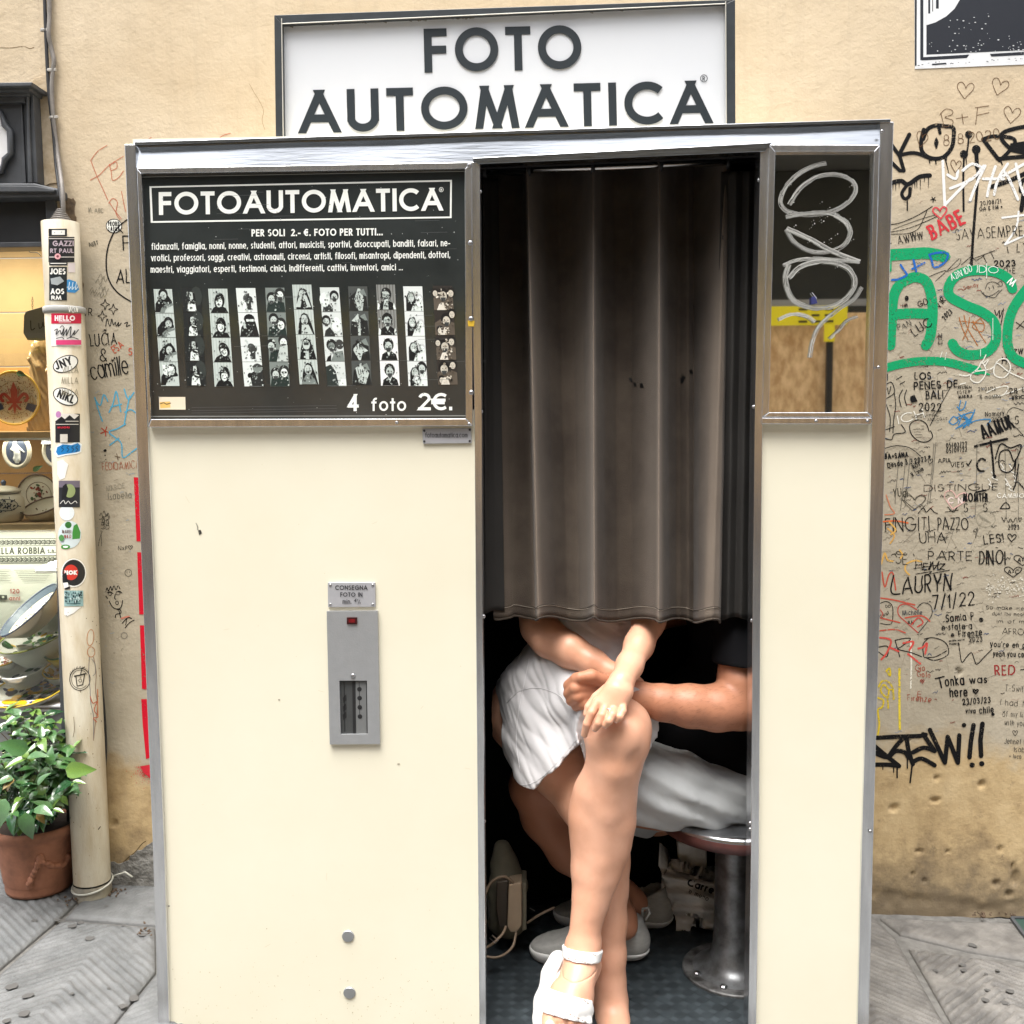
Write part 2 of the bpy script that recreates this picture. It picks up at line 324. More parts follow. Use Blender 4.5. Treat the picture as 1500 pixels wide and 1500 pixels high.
GL = {
'A': (.78, [('L', 0, 0, .39, 1), ('L', .78, 0, .39, 1), ('L', .2, .3, .58, .3)]),
'B': (.5, [('L', 0, 0, 0, 1), ('L', 0, 1, .25, 1), ('L', 0, .52, .27, .52), ('L', 0, 0, .27, 0), ('E', .25, .76, .2, .24, -90, 90), ('E', .27, .26, .24, .26, -90, 90)]),
'C': (.76, [('E', .46, .5, .46, .5, 45, 315)]),
'D': (.68, [('L', 0, 0, 0, 1), ('L', 0, 1, .26, 1), ('L', 0, 0, .26, 0), ('E', .26, .5, .42, .5, -90, 90)]),
'E': (.45, [('L', 0, 0, 0, 1), ('L', 0, 1, .43, 1), ('L', 0, .52, .41, .52), ('L', 0, 0, .43, 0)]),
'F': (.42, [('L', 0, 0, 0, 1), ('L', 0, 1, .4, 1), ('L', 0, .52, .38, .52)]),
'G': (.86, [('E', .46, .5, .46, .5, 45, 360), ('L', .5, .48, .86, .48)]),
'H': (.58, [('L', 0, 0, 0, 1), ('L', .58, 0, .58, 1), ('L', 0, .52, .58, .52)]),
'I': (0, [('L', 0, 0, 0, 1)]),
'J': (.36, [('L', .36, .25, .36, 1), ('E', .18, .22, .18, .22, 180, 360)]),
'K': (.5, [('L', 0, 0, 0, 1), ('L', 0, .45, .48, 1), ('L', .14, .58, .52, 0)]),
'L': (.4, [('L', 0, 0, 0, 1), ('L', 0, 0, .38, 0)]),
'M': (.86, [('L', 0, 0, .14, 1), ('L', .14, 1, .43, 0), ('L', .43, 0, .72, 1), ('L', .86, 0, .72, 1)]),
'N': (.6, [('L', 0, 0, 0, 1), ('L', 0, 1, .6, 0), ('L', .6, 0, .6, 1)]),
'O': (.94, [('E', .47, .5, .47, .5, 0, 360)]),
'P': (.45, [('L', 0, 0, 0, 1), ('L', 0, 1, .22, 1), ('L', 0, .46, .22, .46), ('E', .22, .73, .23, .27, -90, 90)]),
'Q': (.94, [('E', .47, .5, .47, .5, 0, 360), ('L', .55, .3, .9, -.05)]),
'R': (.5, [('L', 0, 0, 0, 1), ('L', 0, 1, .22, 1), ('L', 0, .46, .22, .46), ('E', .22, .73, .23, .27, -90, 90), ('L', .18, .46, .48, 0)]),
'S': (.46, [('E', .23, .75, .21, .25, 30, 240), ('E', .23, .26, .23, .26, 75, -150)]),
'T': (.46, [('L', .23, 0, .23, 1), ('L', 0, 1, .46, 1)]),
'U': (.58, [('L', 0, .3, 0, 1), ('L', .58, .3, .58, 1), ('E', .29, .29, .29, .29, 180, 360)]),
'V': (.64, [('L', 0, 1, .32, 0), ('L', .64, 1, .32, 0)]),
'W': (.9, [('L', 0, 1, .23, 0), ('L', .45, 1, .23, 0), ('L', .45, 1, .67, 0), ('L', .9, 1, .67, 0)]),
'X': (.58, [('L', 0, 0, .58, 1), ('L', 0, 1, .58, 0)]),
'Y': (.56, [('L', 0, 1, .28, .48), ('L', .56, 1, .28, .48), ('L', .28, 0, .28, .48)]),
'Z': (.5, [('L', 0, 1, .5, 1), ('L', 0, 0, .5, 1), ('L', 0, 0, .5, 0)]),
'a': (.52, [('E', .26, .35, .26, .35, 0, 360), ('L', .52, 0, .52, .7)]),
'b': (.52, [('E', .26, .35, .26, .35, 0, 360), ('L', 0, 0, 0, 1)]),
'c': (.46, [('E', .27, .35, .27, .35, 45, 315)]),
'd': (.52, [('E', .26, .35, .26, .35, 0, 360), ('L', .52, 0, .52, 1)]),
'e': (.52, [('E', .26, .35, .26, .35, 0, 315), ('L', .04, .35, .48, .35)]),
'f': (.3, [('L', .1, 0, .1, .76), ('E', .28, .76, .18, .24, 70, 180), ('L', 0, .66, .24, .66)]),
'g': (.52, [('E', .26, .35, .26, .35, 0, 360), ('L', .52, -.05, .52, .7), ('E', .26, -.06, .26, .22, 200, 360)]),
'h': (.42, [('L', 0, 0, 0, 1), ('E', .21, .45, .21, .23, 0, 180), ('L', .42, 0, .42, .45)]),
'i': (0, [('L', 0, 0, 0, .66), ('L', 0, .86, 0, .92)]),
'j': (.1, [('L', .1, -.2, .1, .66), ('L', .1, .9, .1, .94)]),
'k': (.38, [('L', 0, 0, 0, 1), ('L', 0, .3, .36, .68), ('L', .12, .4, .38, 0)]),
'l': (0, [('L', 0, 0, 0, 1)]),
'm': (.66, [('L', 0, 0, 0, .68), ('E', .165, .45, .165, .23, 0, 180), ('L', .33, 0, .33, .45), ('E', .495, .45, .165, .23, 0, 180), ('L', .66, 0, .66, .45)]),
'n': (.4, [('L', 0, 0, 0, .68), ('E', .2, .45, .2, .23, 0, 180), ('L', .4, 0, .4, .45)]),
'o': (.54, [('E', .27, .35, .27, .35, 0, 360)]),
'p': (.52, [('E', .26, .35, .26, .35, 0, 360), ('L', 0, -.28, 0, .68)]),
'q': (.52, [('E', .26, .35, .26, .35, 0, 360), ('L', .52, -.28, .52, .68)]),
'r': (.24, [('L', 0, 0, 0, .68), ('E', .2, .44, .2, .24, 70, 180)]),
's': (.3, [('E', .16, .52, .13, .16, 30, 240), ('E', .15, .17, .15, .17, 75, -150)]),
't': (.24, [('L', .12, 0, .12, .95), ('L', 0, .66, .24, .66)]),
'u': (.4, [('L', 0, .24, 0, .68), ('E', .2, .22, .2, .22, 180, 360), ('L', .4, 0, .4, .68)]),
'v': (.44, [('L', 0, .68, .22, 0), ('L', .44, .68, .22, 0)]),
'w': (.66, [('L', 0, .68, .17, 0), ('L', .33, .68, .17, 0), ('L', .33, .68, .49, 0), ('L', .66, .68, .49, 0)]),
'x': (.4, [('L', 0, 0, .4, .68), ('L', 0, .68, .4, 0)]),
'y': (.42, [('L', 0, .68, .22, .05), ('L', .42, .68, .12, -.28)]),
'z': (.38, [('L', 0, .68, .38, .68), ('L', 0, 0, .38, .68), ('L', 0, 0, .38, 0)]),
'0': (.5, [('E', .25, .5, .25, .5, 0, 360)]),
'1': (.14, [('L', .14, 0, .14, 1), ('L', 0, .8, .14, 1)]),
'2': (.48, [('E', .24, .74, .23, .26, -35, 170), ('L', .02, 0, .43, .6), ('L', 0, 0, .48, 0)]),
'3': (.46, [('E', .22, .75, .2, .25, -80, 150), ('E', .22, .27, .24, .27, -150, 85)]),
'4': (.54, [('L', .4, 0, .4, 1), ('L', 0, .27, .4, 1), ('L', 0, .25, .54, .25)]),
'5': (.46, [('L', .06, 1, .42, 1), ('L', .03, .55, .06, 1), ('E', .2, .32, .26, .32, -140, 130)]),
'6': (.5, [('E', .25, .3, .25, .3, 0, 360), ('L', .04, .42, .36, 1)]),
'7': (.46, [('L', 0, 1, .46, 1), ('L', .14, 0, .46, 1)]),
'8': (.46, [('E', .23, .76, .19, .24, 0, 360), ('E', .23, .27, .23, .27, 0, 360)]),
'9': (.5, [('E', .25, .7, .25, .3, 0, 360), ('L', .14, 0, .46, .58)]),
'.': (.02, [('L', 0, 0, 0, .04)]), ',': (.06, [('L', 0, -.12, .05, .06)]), '-': (.26, [('L', 0, .34, .26, .34)]),
'!': (0, [('L', 0, .3, 0, 1), ('L', 0, 0, 0, .05)]), "'": (0, [('L', 0, .78, 0, 1)]), '+': (.4, [('L', 0, .4, .4, .4), ('L', .2, .18, .2, .62)]),
'/': (.3, [('L', 0, -.1, .3, 1.05)]), '&': (.56, [('E', .24, .78, .16, .22, -50, 230), ('L', .12, .62, .54, 0), ('E', .24, .26, .24, .26, 100, 360)]),
'€': (.6, [('E', .36, .5, .36, .5, 50, 310), ('L', -.06, .6, .5, .6), ('L', -.06, .42, .46, .42)]),
'?': (.4, [('E', .2, .75, .2, .24, -60, 170), ('L', .2, .25, .22, .5), ('L', .2, 0, .2, .04)]),
'^': (.7, [('L', 0, .6, .35, 0, .7, .6), ('E', .18, .6, .18, .2, 0, 180), ('E', .53, .6, .18, .2, 0, 180)]),
'*': (.3, [('L', 0, .3, .3, .7), ('L', 0, .7, .3, .3), ('L', .15, .2, .15, .8)]), '=': (.3, [('L', 0, .3, .3, .3), ('L', 0, .5, .3, .5)]),
'(': (.1, [('L', .1, -.1, 0, .45, .1, 1)]), ')': (.1, [('L', 0, -.1, .1, .45, 0, 1)]), ':': (0, [('L', 0, .05, 0, .1), ('L', 0, .5, 0, .55)]),
}
def on_plane(Y): return lambda px, py, z: W(px, py, Y) + Vector((0, -z, 0))
def on_cyl(cx, cy, R):     # vertical cylinder
    def f(px, py, z):
        d = ray(px, py); r = R+z; ox, oy = CAM.x-cx, CAM.y-cy
        a = d.x*d.x+d.y*d.y; b = ox*d.x+oy*d.y; c = ox*ox+oy*oy-r*r; D = b*b-a*c
        t = (-b-math.sqrt(max(D, 0)))/a
        return CAM+d*t
    return f
# ================================================================ materials
M_STEEL = mat('brushed_steel', (.86, .87, .89), .26, 1., var=.22, vscale=6, bump=.2, bscale=30, stretch=(14, 14, 1.2), bdist=.001)
M_STEELH = mat('brushed_steel_header', (.47, .49, .515), .2, 1., var=.15, vscale=5, bump=.25, bscale=9, stretch=(2, 8, 25), bdist=.001)
M_ALU = mat('satin_aluminium', (.42, .43, .44), .42, .85, var=.08, vscale=30)
M_CREAM = mat('cream_laminate', (.81, .77, .625), .36, col2=(.77, .725, .57), vscale=1.6, coat=.2, bump=.12, bscale=3, bdist=.004)
M_BLACK = mat('black_paint', (.012, .012, .013), .55)
M_DARKIN = mat('booth_inside_lining', (.010, .012, .012), .9, spec=.1)
M_GLASSD = mat('dark_backed_glass', (.78, .79, .76), .02, 1., var=.12, vscale=4)
M_POSTER = mat('poster_under_acrylic', (.036, .041, .040), .10, spec=.8, var=.35, vscale=5)
M_SCREW = mat('steel_screw', (.42, .42, .43), .3, 1.)
M_GREYFR = mat('grey_painted_wood', (.075, .08, .088), .45, var=.35, vscale=14, bump=.3, bscale=60)
M_WHITEP = mat('white_enamel', (.8, .8, .8), .25)
M_RUBBER = mat('black_rubber', (.02, .02, .022), .6)
M_CABLE = mat('grey_conduit', (.22, .20, .18), .5, var=.3, vscale=30)
M_TERRA = mat('terracotta', (.33, .14, .08), .8, var=.45, vscale=14, bump=.4, bscale=90)
M_SOIL = mat('potting_soil', (.03, .02, .014), .95, bump=1, bscale=120)
M_WOOD = mat('shelf_pine', (.55, .38, .20), .5, var=.2, vscale=6, stretch=(1, 8, 8))
M_WOODB = mat('cabinet_back_boards', (.50, .27, .085), .55, col2=(.56, .36, .16), vscale=2.5, stretch=(1, 4, 4))
def m_glass(name, tint=(1, 1, 1), rough=0.0):      # a thin pane: mostly clear, mirrors at grazing angles
    M = bpy.data.materials.new(name); M.use_nodes = True; n = M.node_tree.nodes; l = M.node_tree.links; n.clear()
    o = n.new('ShaderNodeOutputMaterial'); t = n.new('ShaderNodeBsdfTransparent'); g = n.new('ShaderNodeBsdfGlossy'); mx = n.new('ShaderNodeMixShader'); f = n.new('ShaderNodeFresnel')
    t.inputs[0].default_value = (*tint, 1); g.inputs['Roughness'].default_value = rough; f.inputs[0].default_value = 1.45
    l.new(f.outputs[0], mx.inputs[0]); l.new(t.outputs[0], mx.inputs[1]); l.new(g.outputs[0], mx.inputs[2]); l.new(mx.outputs[0], o.inputs[0])
    return M
M_PANE = m_glass('window_glass', (.93, .96, .94))
def m_wall():
    M = bpy.data.materials.new('lime_plaster'); M.use_nodes = True; n = M.node_tree.nodes; l = M.node_tree.links; b = n['Principled BSDF']
    b.inputs['Roughness'].default_value = .85; b.inputs['Specular IOR Level'].default_value = .2
    tc = n.new('ShaderNodeTexCoord'); P = tc.outputs['Object']
    sp = n.new('ShaderNodeSeparateXYZ'); l.new(P, sp.inputs[0])
    def noise(s, d=6, r=.6, st=None):
        t = n.new('ShaderNodeTexNoise'); t.inputs['Scale'].default_value = s; t.inputs['Detail'].default_value = d; t.inputs['Roughness'].default_value = r
        if st:
            mp = n.new('ShaderNodeMapping'); mp.inputs['Scale'].default_value = st; l.new(P, mp.inputs[0]); l.new(mp.outputs[0], t.inputs[0])
        else: l.new(P, t.inputs[0])
        return t.outputs[0]
    def mathn(op, a, b_=None, c=None):
        t = n.new('ShaderNodeMath'); t.operation = op
        for i, v in enumerate((a, b_, c)):
            if v is None: continue
            if isinstance(v, (int, float)): t.inputs[i].default_value = v
            else: l.new(v, t.inputs[i])
        return t.outputs[0]
    def ramp(v, pts):
        r = n.new('ShaderNodeValToRGB'); l.new(v, r.inputs[0]); e = r.color_ramp.elements
        while len(e) < len(pts): e.new(.5)
        for k, (p, c) in enumerate(pts): e[k].position = p; e[k].color = (*(c if isinstance(c, tuple) else (c, c, c)), 1)
        return r.outputs[0]
    def mix(f, a, c):
        t = n.new('ShaderNodeMix'); t.data_type = 'RGBA'
        for i, v in ((0, f), (6, a), (7, c)):
            if isinstance(v, tuple): t.inputs[i].default_value = (*v, 1)
            elif isinstance(v, (int, float)): t.inputs[i].default_value = v
            else: l.new(v, t.inputs[i])
        return t.outputs[2]
    ochre = ramp(noise(3.5), [(.25, (.50, .395, .265)), (.52, (.555, .455, .32)), (.8, (.60, .50, .365))])
    low = ramp(noise(9, 8, .7), [(.3, (.30, .21, .11)), (.5, (.46, .34, .185)), (.72, (.56, .43, .25))])
    band = ramp(noise(5, 7, .65), [(.28, (.33, .29, .22)), (.5, (.395, .35, .27)), (.75, (.45, .395, .31))])
    wob = mathn('MULTIPLY', mathn('SUBTRACT', noise(2.5, 5), .5), .35)
    wob2 = mathn('MULTIPLY', mathn('SUBTRACT', noise(9, 6, .7), .5), .22)
    z = sp.outputs[2]; x = sp.outputs[0]
    # repainted grey-beige band; soft top edge, ragged bottom edge
    zt = mathn('ADD', z, mathn('MULTIPLY', wob, 1.4))
    f_up = ramp(mathn('MULTIPLY', zt, .4), [(.70, 0.), (.80, 1.)])          # 0 below z=1.75, 1 above 2.0
    f_lo = ramp(mathn('MULTIPLY', mathn('ADD', mathn('ADD', z, wob), wob2), .5), [(.19, 0.), (.235, 1.)])
    col = mix(f_lo, low, band); col = mix(f_up, col, ochre)
    # grime towards the ground in patches
    g = ramp(mathn('ADD', z, mathn('MULTIPLY', wob2, 2.0)), [(.02, 1.), (.20, 0.)])
    col = mix(mathn('MULTIPLY', g, .75), col, (.14, .115, .085))
    sc_ = ramp(noise(26, 9, .75), [(.60, 0.), (.70, 1.)])
    col = mix(mathn('MULTIPLY', sc_, ramp(z, [(.25, .6), (.75, .05)])), col, (.10, .08, .06))
    st = ramp(noise(7, 5, .6, (6, 6, .35)), [(.5, 0.), (.75, .12)])
    col = mix(st, col, (.24, .20, .15))
    # pale bare patch near the door lintel, left
    l.new(col, b.inputs['Base Color'])
    h = mathn('ADD', mathn('MULTIPLY', noise(16, 5, .6), 1.0), mathn('MULTIPLY', noise(110, 4, .6), .35))
    bp = n.new('ShaderNodeBump'); bp.inputs['Strength'].default_value = .5; bp.inputs['Distance'].default_value = .006
    l.new(h, bp.inputs['Height']); l.new(bp.outputs[0], b.inputs['Normal'])
    return M
M_WALL = m_wall()
M_STONE = mat('grey_sandstone', (.17, .175, .178), .62, col2=(.095, .10, .102), vscale=11, bump=.6, bscale=140, detail=9, bdist=.003)
M_STONE2 = mat('brown_grey_sandstone', (.21, .20, .185), .62, col2=(.10, .095, .09), vscale=12, bump=.6, bscale=140, detail=9, bdist=.003)
M_MORTAR = mat('pale_mortar', (.17, .165, .155), .85, col2=(.10, .097, .09), vscale=30, bump=.8, bscale=150)
M_CONC = mat('crumbling_concrete', (.26, .255, .24), .9, col2=(.12, .115, .105), vscale=24, bump=1., bscale=60, detail=9, bdist=.01)
for M_ in (M_STONE, M_STONE2):      # base colour darkens towards the bottom of the chiselled grooves
    n_ = M_.node_tree.nodes; l_ = M_.node_tree.links; b_ = n_['Principled BSDF']; src_ = b_.inputs['Base Color'].links[0].from_socket
    tc_ = n_.new('ShaderNodeTexCoord'); sx_ = n_.new('ShaderNodeSeparateXYZ'); mr_ = n_.new('ShaderNodeMapRange'); mx_ = n_.new('ShaderNodeMix'); mx_.data_type = 'RGBA'
    l_.new(tc_.outputs['Object'], sx_.inputs[0]); l_.new(sx_.outputs[2], mr_.inputs[0]); mr_.inputs[1].default_value = -.008; mr_.inputs[2].default_value = -.001; mr_.inputs[3].default_value = .65; mr_.inputs[4].default_value = 0.
    l_.new(mr_.outputs[0], mx_.inputs[0]); l_.new(src_, mx_.inputs[6]); mx_.inputs[7].default_value = (.075, .072, .068, 1); l_.new(mx_.outputs[2], b_.inputs['Base Color'])
# ================================================================ ground
b = MB(); b.face([(-9, -4.6, -.012), (11, -4.6, -.012), (11, 1.6, -.012), (-9, 1.6, -.012)])
gr = b.build('ground', M_MORTAR); gr.rotation_euler.y = math.atan(KG); gr.location.z = KG*XG0; tag(gr, 'pale mortar bed under the street paving', kind='structure')
pav = empty('pavement'); pav.rotation_euler.y = math.atan(KG); pav.location.z = KG*XG0; tag(pav, 'grey sandstone slabs with chiselled herringbone grooves', kind='structure')
rs = np.random.RandomState(3)
def vnoise(x, y, s, seed=0):      # smooth value noise
    x = np.asarray(x)*s; y = np.asarray(y)*s; xi = np.floor(x).astype(int); yi = np.floor(y).astype(int); fx = x-xi; fy = y-yi
    fx = fx*fx*(3-2*fx); fy = fy*fy*(3-2*fy)
    def h(a, b_):
        n_ = (a*374761393 + b_*668265263 + seed*974711) & 0xffffffff; n_ = ((n_ ^ (n_ >> 13))*1274126177) & 0xffffffff
        return ((n_ ^ (n_ >> 16)) & 0xffff)/65535.
    return (h(xi, yi)*(1-fx)+h(xi+1, yi)*fx)*(1-fy)+(h(xi, yi+1)*(1-fx)+h(xi+1, yi+1)*fx)*fy
def stone(poly, M, apex, seed, res=.005, depth=.0035, flat=False, ang=0.):
    """one slab: convex outline, its top cut by V grooves that meet in a chevron"""
    xs = [p[0] for p in poly]; ys = [p[1] for p in poly]; x0, x1, y0, y1 = min(xs), max(xs), min(ys), max(ys)
    nx = max(2, int((x1-x0)/res)); ny = max(2, int((y1-y0)/res))
    X, Yy = np.meshgrid(np.linspace(x0, x1, nx+1), np.linspace(y0, y1, ny+1))
    bm = bmesh.new()
    vs = [bm.verts.new((a, c, 0)) for a, c in zip(X.ravel(), Yy.ravel())]
    W_ = nx+1
    for j in range(ny):
        for i in range(nx): bm.faces.new((vs[j*W_+i], vs[j*W_+i+1], vs[(j+1)*W_+i+1], vs[(j+1)*W_+i]))
    n = len(poly); cx = sum(xs)/n; cy = sum(ys)/n
    for k in range(n):
        a = Vector((*poly[k], 0)); c = Vector((*poly[(k+1) % n], 0)); d = c-a; nn = Vector((d.y, -d.x, 0)).normalized()
        if nn.dot(Vector((cx, cy, 0))-a) > 0: nn = -nn
        bmesh.ops.bisect_plane(bm, geom=bm.verts[:]+bm.edges[:]+bm.faces[:], plane_co=a, plane_no=nn, clear_outer=True)
    P = np.array([v.co[:] for v in bm.verts]); ed = np.full(len(P), 9.)
    for k in range(n):
        a = np.array(poly[k]); c = np.array(poly[(k+1) % n]); d = (c-a)/np.linalg.norm(c-a); ed = np.minimum(ed, np.abs((P[:, 0]-a[0])*d[1]-(P[:, 1]-a[1])*d[0]))
    ca, sa = math.cos(ang), math.sin(ang)
    u = P[:, 0]*ca+P[:, 1]*sa; v = -P[:, 0]*sa+P[:, 1]*ca
    wv = (vnoise(P[:, 0], P[:, 1], 5, seed)-.5)*.008
    s = (v + np.abs(u-apex)*.92 + wv)/.0255
    gid = np.floor(s); hh_ = np.modf(np.abs(np.sin(gid*12.9898+seed)*43758.5))[0]; s = s+(hh_-.5)*.16
    gv = 1-np.abs(((s % 1)-.5)*2); gv = np.clip(gv*(1.3+hh_), 0, 1); gv = np.maximum(gv, np.clip((vnoise(P[:, 0]+hh_*3, P[:, 1], 22, seed+4)-.62)*5, 0, 1)*.9)
    wear = np.clip(vnoise(P[:, 0], P[:, 1], 6, seed+5)*1.6-.0, .45, 1)*1.9
    z = (gv-1)*depth*wear*(0.25 if flat else 1) + (vnoise(P[:, 0], P[:, 1], 60, seed+2)-.5)*.0016 + (vnoise(P[:, 0], P[:, 1], 14, seed+9)-.5)*.003
    e = np.clip(ed/.012, 0, 1); z = z*e + (e-1)*.006 + rs.uniform(-.0015, .0015)
    for v_, zz in zip(bm.verts, z): v_.co.z = zz
    bd = [e_ for e_ in bm.edges if e_.is_boundary]; r = bmesh.ops.extrude_edge_only(bm, edges=bd)
    for v_ in r['geom']:
        if isinstance(v_, bmesh.types.BMVert): v_.co.z = -.03
    me = bpy.data.meshes.new('paving_stone'); bm.to_mesh(me); bm.free(); me.materials.append(M); me.polygons.foreach_set('use_smooth', [True]*len(me.polygons))
    o = bpy.data.objects.new('paving_stone', me); sc.collection.objects.link(o); o.parent = pav; return o
def inset(poly, d=.0035):
    n = len(poly); cx = sum(p[0] for p in poly)/n; cy = sum(p[1] for p in poly)/n
    return [(cx+(x-cx)*(1-d/max(.05, math.hypot(x-cx, y-cy))), cy+(y-cy)*(1-d/max(.05, math.hypot(x-cx, y-cy)))) for x, y in poly]
YB = .60
ga, gb, gc, gd, ge, gf_ = [Gt(*p) for p in ((100, 1335), (0, 1420), (90, 1345), (228, 1355), (230, 1420), (165, 1500))]
stone(inset([(-1.6, gb.y), (gb.x-.005, gb.y), (ga.x-.004, ga.y), (ga.x-.004, YB+.1), (-1.6, YB+.1)]), M_STONE, -.60, 1)
stone(inset([(ga.x+.002, YB+.03), (ga.x+.002, gc.y+.008), (gd.x, gd.y+.006), (.05, gd.y), (.05, YB+.03)]), M_STONE, -.22, 2, flat=True)
stone(inset([(gb.x+.002, gb.y), (gc.x, gc.y), (gd.x, gd.y), (ge.x, ge.y), (gf_.x, gf_.y), (gf_.x-.05, -.10), (gb.x+.05, -.10)]), M_STONE, Gt(148, 1378).x, 3, depth=.0042)
stone(inset([(gd.x+.004, gd.y-.004), (.05, gd.y-.004), (.05, ge.y), (ge.x+.003, ge.y)], .002), M_STONE, .06, 4)
stone(inset([(ge.x+.003, ge.y-.001), (.05, ge.y-.001), (.05, gf_.y-.01), (gf_.x+.003, gf_.y)], .002), M_STONE, .06, 4)
stone(inset([(-1.6, gb.y-.004), (gb.x, gb.y-.004), (gb.x+.045, -.10), (-1.6, -.10)]), M_STONE, -.9, 5)
stone(inset([(1.45, .02), (1.695, .02), (1.725, .50), (1.705, YB), (1.45, YB)]), M_STONE2, 1.56, 6)
stone(inset([(1.71, .02), (1.74, .50), (1.88, .43), (2.01, .385), (2.25, .33), (2.25, .02)]), M_STONE2, 1.885, 7, depth=.0045)
stone(inset([(1.715, YB), (1.74, .515), (1.885, .44), (2.02, .40), (2.25, .345), (2.25, YB)]), M_STONE2, 2.0, 8, flat=True)
stone(inset([(2.26, .02), (2.26, YB), (2.9, YB), (2.9, .02)]), M_STONE2, 2.5, 9)
stone(inset([(gf_.x+.003, gf_.y-.006), (.62, gf_.y-.012), (.62, -.10), (gf_.x-.045, -.10)]), M_STONE, .1, 12)
stone(inset([(.63, .012), (1.44, .012), (1.44, -.10), (.63, -.10)]), M_STONE, 1.1, 13)
stone(inset([(1.45, .012), (2.9, .012), (2.9, -.10), (1.45, -.10)]), M_STONE2, 2.1, 14)
# wider street beyond the frame, larger plain slabs
for j, (ya, yb) in enumerate(((-.78, -.11), (-1.5, -.79), (-2.25, -1.51), (-3.0, -2.26), (-3.9, -3.01))):
    xa = -3.2+.3*(j % 2)
    while xa < 4.6:
        wd = rs.uniform(.7, 1.15); stone(inset([(xa, ya), (xa+wd, ya), (xa+wd, yb), (xa, yb)]), M_STONE, xa+wd*.5, 20+j, res=.05); xa += wd
# trodden chewing gum, dark flat spots on the slabs
M_GUM = mat('trodden_gum', (.085, .083, .08), .7)
gum_px = [(50, 1348, 5, 2.5), (84, 1347, 5, 2.5), (106, 1356, 7, 3), (118, 1351, 5, 2), (131, 1374, 7, 3.2), (181, 1355, 3, 1.5), (208, 1369, 6, 3), (18, 1444, 9, 5), (40, 1458, 8, 3.5), (35, 1484, 8, 4), (105, 1455, 4, 3), (159, 1447, 3, 2), (180, 1473, 7, 4), (196, 1462, 8, 4), (10, 1495, 6, 3), (156, 1327, 3, 1.2),
          (1425, 1384, 6, 2.5), (1411, 1413, 5, 3), (1413, 1421, 5, 3), (1447, 1450, 4, 2.5), (1444, 1464, 6, 4), (1472, 1468, 6, 4), (1480, 1451, 6, 4), (1445, 1426, 3, 1.5), (1370, 1421, 4, 3), (1462, 1421, 3, 1.5)]
for px, py, rx, ry in gum_px:
    c = Gt(px, py, .0015); k = ppm(c)*rx*1.0; bq = MB(); pts = []
    for i in range(12):
        a = 2*PI*i/12; q = k*(1+random.uniform(-.25, .25)); pts.append((c.x+q*math.cos(a), c.y+q*math.sin(a)*.9, .0012))
    bq.prism([(a_, c_, .0006) for a_, c_, _ in pts], (0, 0, .0005)); o = bq.build('gum_spot', M_GUM); o.parent = pav; o.location = (0, 0, 0)
# ================================================================ house wall
wall = empty('house_wall', (0, YW, 0)); tag(wall, 'ochre plastered house wall behind the booth, covered in graffiti', 'wall')
XL = -.452                                        # left edge of the wall where the shop window begins
def wall_grid(x0, x1, z0, z1, res, name, back=.03):
    nx = int((x1-x0)/res); nz = int((z1-z0)/res); xs = np.linspace(x0, x1, nx+1); zs = np.linspace(z0, z1, nz+1)
    X, Z = np.meshgrid(xs, zs); Yy = YW + (vnoise(X, Z, 2.2, 4)-.5)*.008 + (vnoise(X, Z, 14, 6)-.5)*.0022
    Yy = np.minimum(Yy, YW+.0002)*0 + YW + np.abs(Yy-YW)*.35
    return xs, zs, Yy, nx, nz
holes = []           # picture position, half width, half height, depth in mm
for px, py, rx, ry in ((1310, 1184, 9, 6.5), (1371, 1172, 9, 4), (1346, 1247, 7, 4), (1438, 1149, 5, 7), (1354, 1290, 3, 3), (1459, 1294, 5, 6), (1487, 1287, 8, 15), (1478, 1310, 7, 7), (1406, 985, 4, 4), (1336, 1280, 3, 4), (1402, 980, 2, 3), (1483, 1270, 3, 7), (1372, 1140, 3, 3), (1330, 1085, 3, 2),
                       (166, 1206, 8, 7), (1465, 1245, 4, 6), (1389, 1247, 3, 3)):
    p = W(px, py, YW); k = ppm(p); holes.append((p.x, p.z, rx*k*.85, ry*k*.85))
def wall_part(x0, x1, z0, z1, res, name='plaster'):
    xs, zs, Yy, nx, nz = wall_grid(x0, x1, z0, z1, res, name)
    for hx, hz, rx, rz in holes:
        X, Z = np.meshgrid(xs, zs); wx = (vnoise(X, Z, 60, 8)-.5)*.5
        d = np.sqrt(((X-hx)/rx)**2+((Z-hz)/rz)**2)+wx; Yy = Yy+np.clip(1.15-d, 0, .6)/.6*.009
    # ragged broken foot of the wall
    X, Z = np.meshgrid(xs, zs)
    foot = np.clip((.04+KG*(XG0-X)+.045*vnoise(X, Z*0, 7, 3)-Z)/.02, 0, 1); Yy = Yy + foot*.006*vnoise(X, Z, 40, 5)
    V = [(X.ravel()[i], Yy.ravel()[i], Z.ravel()[i]) for i in range(X.size)]; Wd = nx+1
    F = [(j*Wd+i, j*Wd+i+1, (j+1)*Wd+i+1, (j+1)*Wd+i) for j in range(nz) for i in range(nx)]
    o = MB(); o.add(V, F); return o.build(name, M_WALL, wall, smooth=True)
wall_part(1.44, 2.30, -.02, 1.0, .006); wall_part(-.452, .1, -.02, .35, .006)
bq = MB()
bq.box(.1, 1.44, YW, .95, -.02, 7); bq.box(XL, .1, YW+.0004, .95, .35, 7); bq.box(1.44, 2.3, YW+.0004, .95, 1.0, 7); bq.box(2.3, 8, YW, .95, -.02, 7)
bq.box(-8, XL, YW, .95, 2.055, 7); bq.box(XL, .1, YW+.03, .95, -.02, .35); bq.box(1.44, 2.3, YW+.03, .95, -.02, 1.)
bq.build('plaster', M_WALL, wall)
